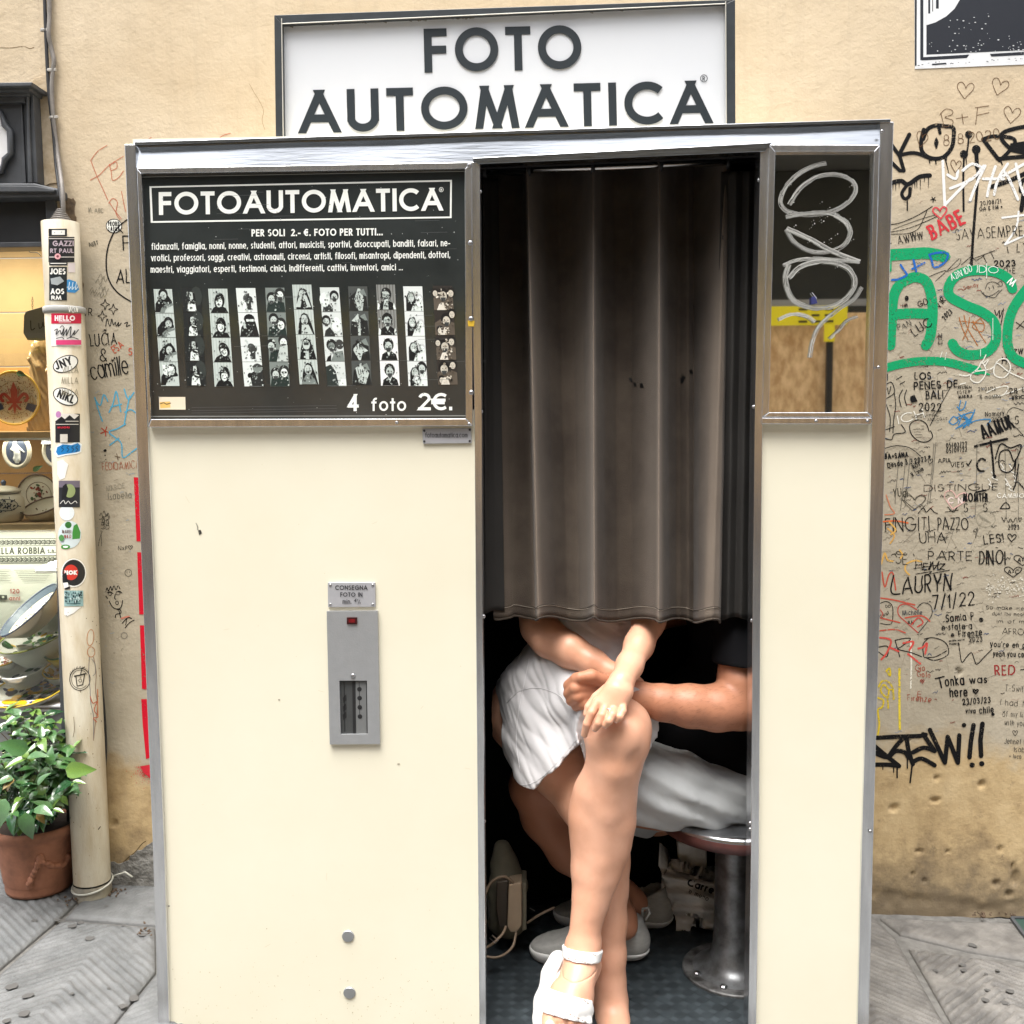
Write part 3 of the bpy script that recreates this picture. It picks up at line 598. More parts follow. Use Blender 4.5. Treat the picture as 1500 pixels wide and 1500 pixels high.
# bare concrete plinth where the plaster has fallen, left of the booth
def ragged(pts, Y, d, M, name, parent, n=5, amp=2.2, bevel=0):
    P = []
    for i in range(len(pts)):
        a = pts[i]; c = pts[(i+1) % len(pts)]
        for j in range(n):
            t = j/n; P.append((a[0]+(c[0]-a[0])*t+random.uniform(-amp, amp), a[1]+(c[1]-a[1])*t+random.uniform(-amp, amp)))
    q = MB(); q.q(P, Y, d); return q.build(name, M, parent)
ragged([(150, 1262), (176, 1267), (196, 1252), (224, 1232), (236, 1228), (238, 1345), (150, 1345)], YW-.004, .02, M_CONC, 'bare_patch', wall)
ragged([(88, 292), (108, 288), (113, 320), (118, 390), (122, 455), (104, 455), (86, 330)], YW-.002, .02, mat('broken_brown_plaster', (.22, .15, .085), .95, col2=(.08, .055, .035), vscale=40, bump=1, bscale=80), 'broken_patch', wall, amp=3)
ragged([(47, 118), (72, 105), (76, 200), (85, 268), (52, 272)], YW-.003, .02, mat('pale_patched_plaster', (.60, .50, .36), .95, col2=(.42, .32, .2), vscale=25, bump=1, bscale=70), 'mortar_patch', wall, amp=1.6)
# debris at the foot of the wall
M_DEB = mat('leaf_litter', (.10, .065, .04), .95, var=.5, vscale=40)
for cx, cy, n_ in ((165, 1306, 26), (98, 1318, 14), (215, 1362, 12), (1480, 1335, 30), (1440, 1338, 16)):
    q = MB()
    for i in range(n_):
        c = Gt(cx+random.gauss(0, 9), cy+random.gauss(0, 3), .004); s_ = random.uniform(.0012, .0034)
        q.obox(c, (s_, s_*random.uniform(-1, 1), 0), (s_*random.uniform(-.5, .5), s_*.7, s_*.3), (0, 0, s_*.4))
    o = q.build('debris', M_DEB); tag(o, {165: 'dark crumbs and litter behind the foot of the downpipe', 98: 'brown leaf crumbs on the pavement between pot and downpipe', 215: 'small reddish crumbs on the paving beside the left booth edge', 1480: 'rubble crumbs along the wall foot at the right edge', 1440: 'thin line of grit below the wall right of the booth'}[cx], kind='stuff')
# small dark-framed drain cover at the right edge
dr = empty('drain_cover', Gt(1495, 1362)); tag(dr, 'dark metal framed drain cover set in the paving at the right edge', 'drain')
c0, c1, c2, c3 = Gt(1482, 1347), Gt(1530, 1347), Gt(1560, 1378), Gt(1505, 1378)
q = MB(); 
for a, c in ((c0, c1), (c1, c2), (c2, c3), (c3, c0)): q.tube([Vector((a.x, a.y, gz(a.x)+.003)), Vector((c.x, c.y, gz(c.x)+.003))], .006, 4)
q.build('frame', M_GREYFR, dr)
q = MB(); q.prism([(c.x, c.y, gz(c.x)+.002) for c in (c3, c2, c1, c0)], (0, 0, .001)); q.build('plate', mat('green_iron', (.03, .06, .05), .4), dr)
# ================================================================ photo booth
booth = empty('photo_booth', (.75, .3, 0)); tag(booth, 'cream and steel automatic photo booth with its curtain drawn', 'photo booth')
def lerp(a, b, t): return a+(b-a)*t
# reference lines of the front in picture units (x as a function of y)
def XF(pts): return lambda y: float(np.interp(y, [p[1] for p in pts], [p[0] for p in pts]))
xA = XF([(182, 211), (199, 624), (224, 1250), (231.5, 1500), (236, 1700)])          # outer left edge
xB = XF([(198, 211), (216, 624), (241, 1250), (248, 1500), (253, 1700)])            # left post / panel
xC = XF([(690, 237), (692.5, 480), (695, 624), (697, 900), (700, 1250), (702, 1500), (704, 1700)])     # panel / middle post
xD = XF([(703, 232), (704.5, 480), (706, 640), (707, 900), (710, 1250), (712, 1500), (714, 1700)])   # door left
xE = XF([(1114, 215), (1108, 480), (1104, 700), (1102.5, 900), (1100, 1250), (1096, 1500), (1093, 1700)])     # door right
xF = XF([(1128, 212), (1122, 480), (1117, 624), (1114, 900), (1112, 1250), (1108, 1500), (1105, 1700)])       # right post / panel
xG = XF([(1289, 212), (1281, 480), (1277, 624), (1269, 1000), (1262, 1250), (1256, 1500), (1251, 1700)])      # panel / outer right post
xH = XF([(1309.5, 177), (1298, 620), (1282, 1120), (1279, 1250), (1273, 1500), (1268, 1700)])                 # outer right edge
YBOT = 1640
def strip_part(name, xa, xb, ys, Y, d, M, bev=.0015, parent=None, label=None):
    q = MB()
    for a, c in zip(ys[:-1], ys[1:]):
        pass
    L = [(xa(y), y) for y in ys]; R_ = [(xb(y), y) for y in reversed(ys)]
    q.q([(x, y) for x, y in L]+R_, Y, d); return q.build(name, M, parent or booth, bevel=bev, label=label)
YS_ = [240, 480, 624, 900, 1250, 1500, YBOT]
# body behind the front: sides, roof, back, floor, plinth
A0, H0 = W(190, 300, 0).x, W(1300, 300, 0).x; A1 = W(xA(1500), 1500, 0).x
q = MB(); q.box(.012, .03, .02, .60, .03, 1.88); q.box(1.47, 1.488, .02, .60, .03, 1.88); q.box(.012, 1.488, .60, .612, .03, 1.885); q.box(.012, 1.488, .02, .612, 1.885, 1.895)
q.build('shell', M_CREAM, booth)
q = MB(); q.box(.650, .656, .03, .599, .05, 1.876); q.box(1.450, 1.456, .03, .599, .05, 1.876); q.box(.656, 1.450, .593, .599, .05, 1.876); q.box(.650, 1.456, .03, .599, 1.876, 1.882); q.box(1.25, 1.45, .018, .022, .05, 1.876)
q.build('inner_lining', M_DARKIN, booth)
M_FLOOR = mat('black_ribbed_rubber', (.050, .062, .070), .42, var=.5, vscale=20)
q = MB(); q.box(.66, 1.25, -.004, .018, .0, .05); q.box(.656, 1.45, .018, .593, .0, .05); q.build('floor', M_FLOOR, booth)
q = MB()                                           # raised five-bar tread on the floor
x = .69; i = 0
while x < 1.235:
    y = .01; j = 0
    while y < .58:
        hor = (i+j) % 2 == 0
        for k in range(5):
            o_ = (k-2)*.0056; c = Vector((x+.0145, y+.0145, .0508)); d1 = Vector((.7071, .7071, 0)) if hor else Vector((.7071, -.7071, 0)); d2 = Vector((-d1.y, d1.x, 0))
            q.obox(c+d2*o_, d1*(.0125-.0012*abs(k-2)), d2*.0013, (0, 0, .0012))
        y += .029; j += 1
    x += .029; i += 1
o = q.build('tread_bars', M_FLOOR, booth, bevel=0); o['kind'] = 'stuff'
strip_part('corner_post', xA, xB, [211, 480, 624, 900, 1250, 1500, YBOT], -.004, .05, M_STEEL)
strip_part('corner_post', xG, xH, [178, 212, 480, 624, 1000, 1250, 1500, YBOT], -.004, .05, M_STEEL)
strip_part('door_post', xC, xD, [237]+YS_[1:], -.006, .05, M_STEEL)
strip_part('door_post', xE, xF, [213]+YS_[1:], -.006, .05, M_STEEL)
# header band and trims
q = MB(); NH = 24; lo_, hi_ = [], []
for i in range(NH+1):
    t = i/NH; x_ = 198+(1290-198)*t; yt = 212-34*t; yb_ = float(np.interp(x_, [199, 690, 691, 1129, 1290], [246, 237, 237, 211, 212.5]))
    lo_.append(W(x_, yb_, -.003)); hi_.append(W(x_, yt, .0085)+Vector((0, .0012*math.sin(t*23), 0)))
q.add(lo_+hi_, [(i, i+1, NH+1+i+1, NH+1+i) for i in range(NH)]); q.build('header', M_STEELH, booth, smooth=True)
q = MB(); q.q([(197, 207.5), (1305, 174), (1305, 178.5), (197, 212.5)], -.010, .07); q.build('top_rail', M_STEELH, booth, bevel=.001)
q = MB(); q.q([(692, 231), (1131, 208.5), (1120, 222), (700, 240.5)], -.012, .03); q.build('door_head_trim', M_STEELH, booth, bevel=.001)
q = MB(); q.q([(700, 239), (1118, 221), (1118, 225), (700, 243)], .012, .03); q.build('door_lintel', M_BLACK, booth)
# poster frame (left) : outer trims mitred
def frame4(o, i, Y, d, M, name='frame_trim'):
    for k in range(4):
        k2 = (k+1) % 4; q = MB(); q.q([o[k], o[k2], i[k2], i[k]], Y, d); q.build(name, M, booth, bevel=.0012)
PO = [(200, 246), (691, 237), (692, 624), (217, 626)]; PI_ = [(207, 254), (681, 247), (682, 613), (221, 614)]
frame4(PO, PI_, -.012, .02, M_STEEL)
GO = [(1127, 211.5), (1289, 212), (1277.5, 611), (1117, 611)]; GI = [(1136, 222), (1280.5, 221.5), (1271, 604), (1126.5, 604)]
frame4(GO, GI, -.012, .02, M_STEEL)
q = MB(); q.q([(1117, 612), (1277.5, 612), (1277, 621.5), (1116.5, 621)], -.014, .02); q.build('glass_rail', M_STEEL, booth, bevel=.0012)
# cream panels
strip_part('front_panel', lambda y: xB(y)-1, lambda y: xC(y)+1, [600, 900, 1250, 1500, YBOT], .004, .012, M_CREAM, 0)
strip_part('front_panel', lambda y: xF(y)-1, lambda y: xG(y)+1, [600, 1000, 1250, 1500, YBOT], .004, .012, M_CREAM, 0)
# glass of the narrow panel with a painted squiggle
q = MB(); q.q([(1134, 220), (1283, 219), (1273, 607), (1124, 607)], .001, .006); gl = q.build('glass_panel', M_GLASSD, booth)
pr = Print(on_plane(.001)); wh = (.50, .50, .47)
def scratchy(pts, w, col, n=8):
    base = smooth_path([(a, b, 0) for a, b in pts], 8)
    for i in range(n):
        off = (i-(n-1)/2)*w/n; P = []
        for j, p in enumerate(base):
            t = (base[min(j+1, len(base)-1)]-base[max(j-1, 0)]).normalized(); P.append((p.x+t.y*off+random.uniform(-.25, .25), p.y-t.x*off+random.uniform(-.25, .25)))
        a = 0
        while a < len(P)-2:
            L_ = random.randint(6, 30); g_ = random.uniform(.35, 1.15); pr.brush(P[a:a+L_+1], w/n*random.uniform(.35, 1.1), tuple(c*g_ for c in col), smooth=False, cap=False); a += L_ if random.random() < .6 else L_+random.randint(1, 4)
scratchy([(1210, 239), (1190, 244), (1168, 256), (1150, 275), (1143, 294), (1148, 306), (1160, 312), (1185, 315), (1215, 311), (1240, 298), (1253, 280), (1247, 264), (1225, 256), (1198, 259), (1172, 276), (1156, 300)], 6.5, wh)
scratchy([(1151, 318), (1180, 313), (1215, 313), (1238, 325), (1245, 342), (1235, 360), (1212, 369), (1186, 368), (1163, 355), (1151, 336)], 6.5, wh)
scratchy([(1152, 335), (1185, 350), (1218, 368), (1259, 384)], 6.5, wh)
scratchy([(1259, 384), (1225, 381), (1190, 379), (1165, 382), (1147, 389)], 5, wh)
scratchy([(1155, 388), (1150, 410), (1160, 438), (1185, 450), (1215, 450), (1240, 436), (1252, 415), (1244, 395), (1222, 385), (1195, 384), (1170, 392), (1155, 408)], 7, wh)
scratchy([(1261, 421), (1250, 438), (1225, 455), (1200, 478), (1190, 500), (1186, 524)], 5.5, wh)
scratchy([(1140, 468), (1160, 460), (1180, 463), (1193, 472)], 5, wh)
scratchy([(1255, 464), (1240, 470), (1228, 484), (1215, 496)], 4, wh, 4)
for i in range(26): pr.disc(random.uniform(1150, 1250), random.gauss(325, 30), random.uniform(.4, 1.2), random.uniform(.4, 1.2), (.4, .4, .38), 6)
pr.poly([(1187, 436), (1193, 434), (1196, 445), (1187, 446)], (.03, .035, .14)); pr.brush([(1188, 429), (1195, 438)], 1.2, (.35, .36, .4))
pr.build('painted_squiggle', gl)
# rivets and buttons
def rivet(px, py, r=3.4, name='rivet', Y=-.012, M=None, parent=None, dome=.5):
    p = W(px, py, Y); k = r*ppm(p); q = MB(); q.rev(p, [(k, 0), (k*.95, k*.25), (k*.6, k*dome), (k*.3, k*(dome+.08)), (0, k*(dome+.1))], 14, axis=(0, -1, 0)); return q.build(name, M or M_SCREW, parent or booth, smooth=True)
for px, py in ((687.5, 242), (689, 356), (690, 467), (690.5, 575)): rivet(px, py, 3.6)
for px, py in ((687, 621), (581, 619), (1195.5, 616.5), (1271, 616.5), (1292, 192), (1287, 538)): rivet(px, py, 2.3, 'screw', -.015)
q = MB(); q.q([(685, 470), (695, 470), (694, 478), (686, 478)], -.0125, .004); q.build('yellow_tape', mat('yellow_tape', (.6, .38, .02), .6), booth)
for px, py in ((703.5, 281), (705, 603), (708.5, 903), (709, 1203)): rivet(px, py, 2.8, 'stud', .004)
for px, py in ((1112, 264), (1104, 596), (1101.5, 909), (1099, 1206), (1099, 1215)): rivet(px, py, 2.8, 'stud', .004)
for px, py in ((510, 1371), (512, 1454)):
    p = W(px, py, .004); k = 9*ppm(p); q = MB(); q.rev(p, [(k, 0), (k, .0016), (k*.9, .0032), (0, .0034)], 30, axis=(0, -1, 0)); q.build('round_cap', M_ALU, booth, smooth=False, bevel=.0003)
rivet(1275, 1218, 2.6, 'screw', -.006)
# small plates and the photo delivery slot
pl = empty('website_plate', W(655, 638, .0)); link_ = pl; sc.collection.objects.unlink(pl); link(pl, booth); 
def sub(name, c, parent=None):
    e = bpy.data.objects.new(name, None); link(e, parent or booth); return e
bpy.data.objects.remove(pl)
M_PLATE = mat('engraved_aluminium', (.42, .42, .44), .45, .15, var=.1, vscale=40)
q = MB(); q.q([(618.5, 628), (690, 627), (691, 649), (619.5, 650)], -.001, .005); p1_ = q.build('website_plate', M_PLATE, booth, bevel=.0006)
pr = Print(on_plane(-.001)); pr.text('fotoautomatica.com', 623, 641, 7.6, .85, '#2c2c30', track=.10, x1=685, ang=.004); pr.build('lettering', p1_)
for px, py in ((621.5, 631), (688, 629.5), (621.5, 646.5), (688, 646)): rivet(px, py, 1.7, 'rivet', -.001, M_BLACK, p1_)
q = MB(); q.q([(480, 853.5), (549.5, 853.5), (550, 889), (480.5, 889.5)], -.001, .005); p2_ = q.build('instruction_plate', M_PLATE, booth, bevel=.0006)
pr = Print(on_plane(-.001))
pr.text('CONSEGNA', 491, 864, 6.6, 1.1, '#26262a', x1=538.5, track=.14); pr.text('FOTO !N', 498.5, 874, 6.4, 1.1, '#26262a', x1=531, track=.14); pr.text('min.', 502, 884.2, 7, .95, '#26262a', x1=515, track=.13)
pr.text('4', 518.5, 881.5, 5, .9, '#26262a', shear=.2); pr.text('1', 523.6, 880.5, 3.4, .7, '#26262a'); pr.brush([(527.5, 878), (524.5, 885)], .7, '#26262a'); pr.disc(527.7, 883, .9, 1, '#26262a', 6)
pr.build('lettering', p2_)
for px, py in ((484, 857), (546, 857), (484, 885.5), (546, 885.5)): rivet(px, py, 2.2, 'screw', -.001, None, p2_)
D = [(478.5, 895.5), (553, 895), (556.5, 1090), (483, 1090.5)]; Dh = [(497, 997), (537.5, 997), (538.8, 1075.5), (499, 1076)]
q = MB(); yy = -.004
for k in range(4):
    k2 = (k+1) % 4; q.q([D[k], D[k2], Dh[k2], Dh[k]], yy, .011)
ds = q.build('delivery_slot', mat('grey_hammered_metal', (.40, .41, .42), .38, .45, var=.06, vscale=60, bump=.25, bscale=400), booth)
q = MB(); q.q([(495, 995), (541, 995), (541, 1078), (496, 1078)], .0018, .003); q.build('chute', mat('chute_grey', (.07, .074, .074), .45, 0., var=.3, vscale=8), ds)
q = MB(); q.q([(521, 998), (536, 998), (537, 1075), (522, 1075)], .0008, .0008); q.q([(516, 998), (520, 998), (521, 1075), (517, 1075)], .001, .0006, 1)
for y in (1016, 1029, 1042.5, 1056):
    p = W(526.5+(y-1016)*.02, y-6.5, .0008); k = 3.4*ppm(p); q.rev(p, [(k, 0), (k, .0006), (0, .0008)], 14, 1, axis=(0, -1, 0))
q.q([(525.6, 999), (526.4, 999), (527.4, 1050), (526.6, 1050)], .0006, .0004, 1)
for y in (1022, 1035, 1047): q.q([(502, y), (507, y-5), (507.5, y+4), (503, y+8)], .001, .0006, 1)
q.q([(503.5, 999), (504.6, 999), (505.4, 1072), (504.4, 1072)], .001, .0006, 1)
q.build('strip_guide', [mat('guide_grey', (.16, .165, .165), .4), M_BLACK], ds)
q = MB(); q.q([(508, 904.5), (523, 904.5), (523, 914.5), (508, 914.5)], -.0065, .003); 
q.build('indicator_frame', mat('dark_red_bezel', (.04, .006, .006), .3), ds)
q = MB(); q.q([(511, 907), (520, 907), (520, 912), (511, 912)], -.0075, .003); q.build('indicator_lens', mat('red_lens', (.16, .01, .012), .15), ds)
rivet(517, 990, 3.5, 'lock', -.0045, None, ds)
# scuffs on the cream laminate
pr = Print(on_plane(.004))
pr.brush([(287, 766), (290, 772), (289, 776)], 1, '#77736a'); pr.poly([(290, 777), (294, 776), (296, 781), (292, 784)], '#33322e'); pr.brush([(288, 768), (292, 781)], .7, '#8b877c')
pr.disc(409, 1025, 1.6, 1.2, '#9a917c', 7); pr.disc(584, 1119, 2.2, 1.1, '#a49c88', 7); pr.disc(247.5, 1327, 1.6, .9, '#55524a', 7)
for i in range(150):
    x_ = random.uniform(250, 698); pr.disc(x_, 1500-abs(random.gauss(0, 60)), random.uniform(.3, .9), random.uniform(.3, 1.1), random.choice(['#c9bd9a', '#b8ab88', '#cfc4a2']), 5)
for i in range(12):
    x_, y_ = random.uniform(250, 690), random.uniform(660, 1480); pr.brush([(x_, y_), (x_+random.uniform(-9, 9), y_+random.uniform(-4, 14))], .4, '#cfc4a4', cap=False)
for i in range(34): pr.disc(random.uniform(260, 690), random.uniform(640, 1480), random.uniform(.3, .7), random.uniform(.3, .8), '#cdc3a4', 5)
o = pr.build('scuff_mark', booth); o['kind'] = 'stuff'
pr = Print(on_plane(-.0065)); 
q = None
# ---------------------------------------------------------------- the poster in the left frame
poster = empty('advertising_poster', W(445, 620, .0)); tag(poster, 'black poster with white FOTOAUTOMATICA lettering and rows of photo strips', 'poster')
q = MB(); q.q([(205, 251), (684, 244), (685, 616), (219, 617)], .001, .006); q.build('panel', M_POSTER, poster)
S = on_plane(.001)
WH = '#eceee8'
pr = Print(S, up=.0004)
O = [(219, 273), (662, 263.5), (661.5, 319.5), (221, 326.5)]; I = [(222, 275.2), (659.5, 266), (659, 317.2), (224, 324)]
for k in range(4): pr.poly([O[k], O[(k+1) % 4], I[(k+1) % 4], I[k]], WH)
for a, c in (((208.5, 259.5), (681, 251)), ((220, 610), (683, 609)), ((681, 251), (683, 609))): pr.brush([a, c], 1.0, '#8a8c88', smooth=False)
pr.build('border', poster)
pr = Print(S, up=.0004); pr.text('FOTOAUTOMATICA', 233, 315, 33.5, 6.2, WH, ang=.0152, track=.115, x1=648.5); pr.ring(646.5, 278, 3, 3.2, .7, WH, 16); pr.text('R', 645.4, 280, 3.6, .7, WH); pr.build('title_lettering', poster)
pr = Print(S, up=.0004); pr.text('PER SOLI  2.- €. FOTO PER TUTTI...', 368.5, 346.5, 10.6, 2.0, WH, ang=.0075, track=.14, x1=561)
pr.text('fidanzati, famiglia, nonni, nonne, studenti, attori, musicisti, sportivi, disoccupati, banditi, falsari, ne-', 222.5, 366.2, 10.2, 1.25, WH, ang=.0105, track=.115, x1=660)
pr.text('vrotici, professori, saggi, creativi, astronauti, circensi, artisti, filosofi, misantropi, dipendenti, dottori,', 223.5, 383.6, 10.2, 1.25, WH, ang=.0098, track=.115, x1=660.5)
pr.text('maestri, viaggiatori, esperti, testimoni, cinici, indifferenti, cattivi, inventori, amici ...', 224.5, 401.0, 10.2, 1.25, WH, ang=.0085, track=.115, x1=592); pr.build('body_lettering', poster)
pr = Print(S, up=.0004); pr.text('4', 509.5, 602.2, 25, 4.6, WH, wid=.85); pr.build('price_lettering', poster); pr = Print(S, up=.0004); pr.text('foto', 544, 602, 19.5, 2.9, WH, track=.14, x1=595); pr.build('price_lettering', poster); pr = Print(S, up=.0004); pr.text('2€.', 612.5, 601, 25.5, 4.4, WH, track=.08, x1=663); pr.build('price_lettering', poster)
pr = Print(S, up=.0004)
pr.poly([(233, 581.5), (271.5, 581.5), (272, 600), (233.5, 600)], '#e6d9c0'); pr.poly([(234, 589), (249, 588), (250, 597), (235, 598)], '#e9bd6c'); pr.brush([(235, 591.5), (240, 590), (244, 592), (250, 590.5)], 1.4, '#6b5a3c'); pr.build('sticker', poster, label='small cream sticker at the foot of the poster')
pr = Print(S, up=.0003)
for i in range(150):
    x_, y_ = random.uniform(212, 680), random.uniform(262, 608); r_ = random.choice([.3, .35, .45, .6, .9]); pr.disc(x_, y_, r_, r_*random.uniform(.7, 1.4), (.32, .34, .33), 5)
for i in range(26):
    x_, y_ = random.uniform(300, 680), random.uniform(280, 600); L_ = random.uniform(8, 60); pr.brush([(x_, y_), (x_+L_, y_-L_*.02)], .35, (.085, .09, .09), smooth=False, cap=False)
for y_ in (594, 598.5, 602): pr.brush([(282, y_+3), (494, y_)], .5, (.06, .06, .065), smooth=False, cap=False)
o = pr.build('dust_specks', poster); o['kind'] = 'stuff'
# photo strips: left edge, width, top, bottom, slant
BK, G1, G2, G3, G4 = '#0f1112', '#3b3e3d', '#7e8782', '#c3cdc7', '#e6efe9'
def frame_pic(pr, x, y, w, h, kind, k, sl):
    def T(u, v): return (x+u*w+v*sl, y+v*h)
    def poly(pts, c): pr.poly([T(*p) for p in pts], c)
    def disc(u, v, ru, rv, c, n=12, rot=0.): pr.poly([T(u+ru*math.cos(a)*math.cos(rot)-rv*math.sin(a)*math.sin(rot), v+ru*math.cos(a)*math.sin(rot)*w/h+rv*math.sin(a)*math.cos(rot)) for a in [2*PI*i/n for i in range(n)]], c)
    def face(u, v, s, c, hair, beard=False, glasses=False, tilt=0.):
        disc(u, v-.06*s, .30*s, .27*s, hair, 14, tilt); disc(u, v+.02*s, .2*s, .2*s, c, 14, tilt)
        for e in (-.08, .08): disc(u+e*s, v-.01*s, .035*s, .018*s, BK, 6)
        poly([(u-.06*s, v+.12*s), (u+.06*s, v+.12*s), (u+.04*s, v+.14*s), (u-.04*s, v+.14*s)], G1); poly([(u-.015*s, v), (u+.02*s, v+.07*s), (u-.02*s, v+.07*s)], G2)
        if beard: poly([(u-.15*s, v+.08*s), (u+.15*s, v+.08*s), (u+.09*s, v+.24*s), (u-.09*s, v+.24*s)], G1)
        if glasses:
            for e in (-.09, .09): poly([(u+(e-.07)*s, v-.05*s), (u+(e+.07)*s, v-.05*s), (u+(e+.06)*s, v+.04*s), (u+(e-.06)*s, v+.04*s)], G2 if beard else BK)
    bgc = {'ball': G3, 'dog': '#1c2020', 'hood': G3, 'camera': '#dfe6e2', 'couple': G2, 'long': G3, 'men': '#d5dcd8', 'hands': '#4b4f4d', 'man': '#8a8c88', 'curly': '#dde2df', 'friends': '#2b2622'}[kind]
    if kind == 'man' and k > 1: bgc = '#e9eae8'
    poly([(0, 0), (1, 0), (1, .985), (0, .985)], bgc)
    if kind in ('hood', 'long', 'ball', 'man') and not (kind == 'man' and k > 1):
        for i in range(6):
            u = .06+i*.16; poly([(u, 0), (u+.03, 0), (u+.03, .98), (u, .98)], {'man': '#4c4a46'}.get(kind, '#a9b5ae'))
    if kind == 'ball':
        s_ = [(.45, .25), (.62, .42), (.55, .5), (.6, .35)][k]
        poly([(0, .95), (.05, .6), (.3, .35), (.7, .2), (.95, .5), (.9, .95)], BK); face(s_[0]+.05, s_[1], .85, G3, '#151515'); poly([(.25, .98), (.35, .78), (.6, .62), (.98, .58), (1, .98)], G2 if k < 3 else G3); poly([(.5, .98), (.62, .78), (1, .68), (1, .98)], G3)
        if k == 3: poly([(.15, .1), (.8, .2), (.5, .6), (.2, .5)], G4)
    elif kind == 'dog':
        d = .05*(k == 1); disc(.75, .35, .3, .4, '#323835', 12); disc(.45+d, .33, .2, .16, G3); poly([(.3, .2), (.38, .18), (.36, .42), (.24, .48)], BK); poly([(.55, .18), (.66, .25), (.72, .55), (.58, .5)], BK); disc(.36, .42, .06, .05, BK, 8)
        poly([(.25, .95), (.3, .62), (.45, .5), (.66, .55), (.72, .95)], G4); poly([(.4, .52), (.7, .6), (.62, .68), (.42, .62)], '#22221f'); disc(.45, .3, .03, .03, BK, 6)
    elif kind == 'hood':
        dx = [0, 0, .08, .02][k]; t_ = [.3, 0, -.5, .15][k]; poly([(.05, .98), (.2, .78), (.5, .64), (.85, .78), (.98, .98)], BK); disc(.55+dx, .5, .27, .34, BK, 14, t_); disc(.53+dx, .56, .17, .2, G4, 14, t_)
        for e in (-.07, .07): disc(.53+dx+e, .52, .03, .016, G1, 6)
        poly([(.47+dx, .64), (.6+dx, .64), (.57+dx, .67), (.5+dx, .67)], G1); poly([(.36+dx, .44), (.5+dx, .34), (.7+dx, .46), (.55+dx, .42)], BK)
    elif kind == 'camera':
        if k in (0, 2): disc(.52, .42, .2, .18, '#4a4e4b'); disc(.66, .46, .16, .14, '#3a3d3b'); poly([(.45, .5), (.72, .5), (.7, .88), (.5, .88)], '#333634'); poly([(.28, .6), (.46, .6), (.46, .98), (.28, .98)], G4); 
        elif k == 1: poly([(0, .98), (.1, .6), (.35, .35), (.85, .35), (1, .98)], '#1b1d1c'); disc(.55, .25, .28, .2, BK); poly([(.38, .26), (.78, .26), (.76, .36), (.4, .36)], G4); disc(.5, .52, .18, .14, BK); poly([(.2, .4), (.32, .36), (.35, .6), (.24, .65)], G3)
        else: poly([(.25, .98), (.3, .5), (.6, .35), (1, .3), (1, .98)], '#262827'); disc(.75, .25, .25, .2, G2); poly([(.5, .16), (.75, .05), (1, .14), (1, .2), (.5, .22)], '#3a3c3b'); disc(.35, .55, .14, .12, BK); poly([(.2, .7), (.34, .62), (.4, .95), (.22, .95)], G4)
    elif kind == 'couple':
        poly([(0, .98), (.1, .6), (.5, .5), (.95, .6), (1, .98)], '#22302c'); face([.3, .35, .15, .3][k], [.45, .3, .35, .5][k], .85, G3, '#1b1d1c', True); face([.75, .72, .8, .75][k], [.3, .5, .2, .42][k], .9, G4, '#2a2c2b', k % 2 == 0, k == 3)
        if k == 2: poly([(.4, .98), (.6, .4), (1, .3), (1, .98)], G3)
    elif kind == 'long':
        poly([(.12, .98), (.2, .55), (.35, .2), (.5, .12), (.7, .2), (.85, .55), (.98, .98)], BK); disc(.5, .4, .19, .2, G3)
        if k == 0: poly([(.1, .9), (.4, .3), (.5, .42), (.35, .9)], G3); poly([(.9, .9), (.65, .3), (.55, .42), (.7, .9)], G3)
        elif k == 1: poly([(.3, .98), (.35, .6), (.7, .6), (.9, .98)], G3); poly([(.45, .5), (.6, .5), (.57, .58), (.48, .58)], G1)
        elif k == 2: poly([(.36, .32), (.64, .32), (.62, .42), (.38, .42)], G1); poly([(.42, .6), (.6, .6), (.6, .98), (.42, .98)], G3)
        else: poly([(.1, .98), (.35, .62), (.55, .55), (.8, .75), (.9, .98)], G2); disc(.5, .5, .05, .05, BK)
        for e in (-.07, .07): disc(.5+e, .37, .03, .016, BK, 6)
    elif kind == 'men':
        if k < 2: poly([(.05, .98), (.12, .75), (.35, .6), (.6, .85), (.6, .98)], '#2b2e2c'); face([.72, .2][k], .38, .8, G3, '#1a1b1a', True); disc([.2, .72][k], .5, .26, .3, G4)
        elif k == 2: face(.38, .38, .9, G2, '#1d1e1d', True); disc(.8, .3, .22, .2, '#3b3c3a'); poly([(.3, .98), (.5, .62), (.95, .55), (1, .98)], G2); poly([(.05, .98), (.15, .8), (.32, .72), (.3, .98)], BK)
        else: poly([(0, .98), (0, .2), (.25, .12), (.5, .4), (.6, .98)], '#27302d'); poly([(.6, .98), (.75, .7), (1, .7), (1, .98)], G4)
    elif kind == 'hands':
        poly([(.0, .98), (.1, .4), (.4, .2), (.9, .35), (1, .98)], '#1e201f'); poly([[(.3, .5), (.5, .08), (.62, .1), (.8, .5), (.7, .98), (.5, .98)], [(.1, .4), (.45, .1), (.55, .5), (.55, .98), (.42, .98), (.42, .45)], [(.1, .55), (.4, .3), (.9, .6), (.6, .7), (.5, .98), (.4, .98)], [(.2, .3), (.5, .1), (.9, .5), (.7, .95), (.35, .9)]][k], G3)
        poly([(.55, .2), (.8, .1), (.95, .4), (.7, .35)], G2)
        for i in range(3): poly([(.3+.12*i, .35), (.34+.12*i, .35), (.38+.12*i, .55), (.34+.12*i, .55)], G1)
    elif kind == 'man':
        poly([(.08, .98), (.15, .75), (.4, .62), (.62, .62), (.88, .75), (.95, .98)], BK); poly([(.38, .62), (.62, .62), (.5, .82)], G4 if k > 1 else G3)
        face(.5, .42, .95, G3, '#161616', True, k < 2)
        if k == 0: poly([(.3, .98), (.4, .6), (.6, .55), (.6, .98)], G3)
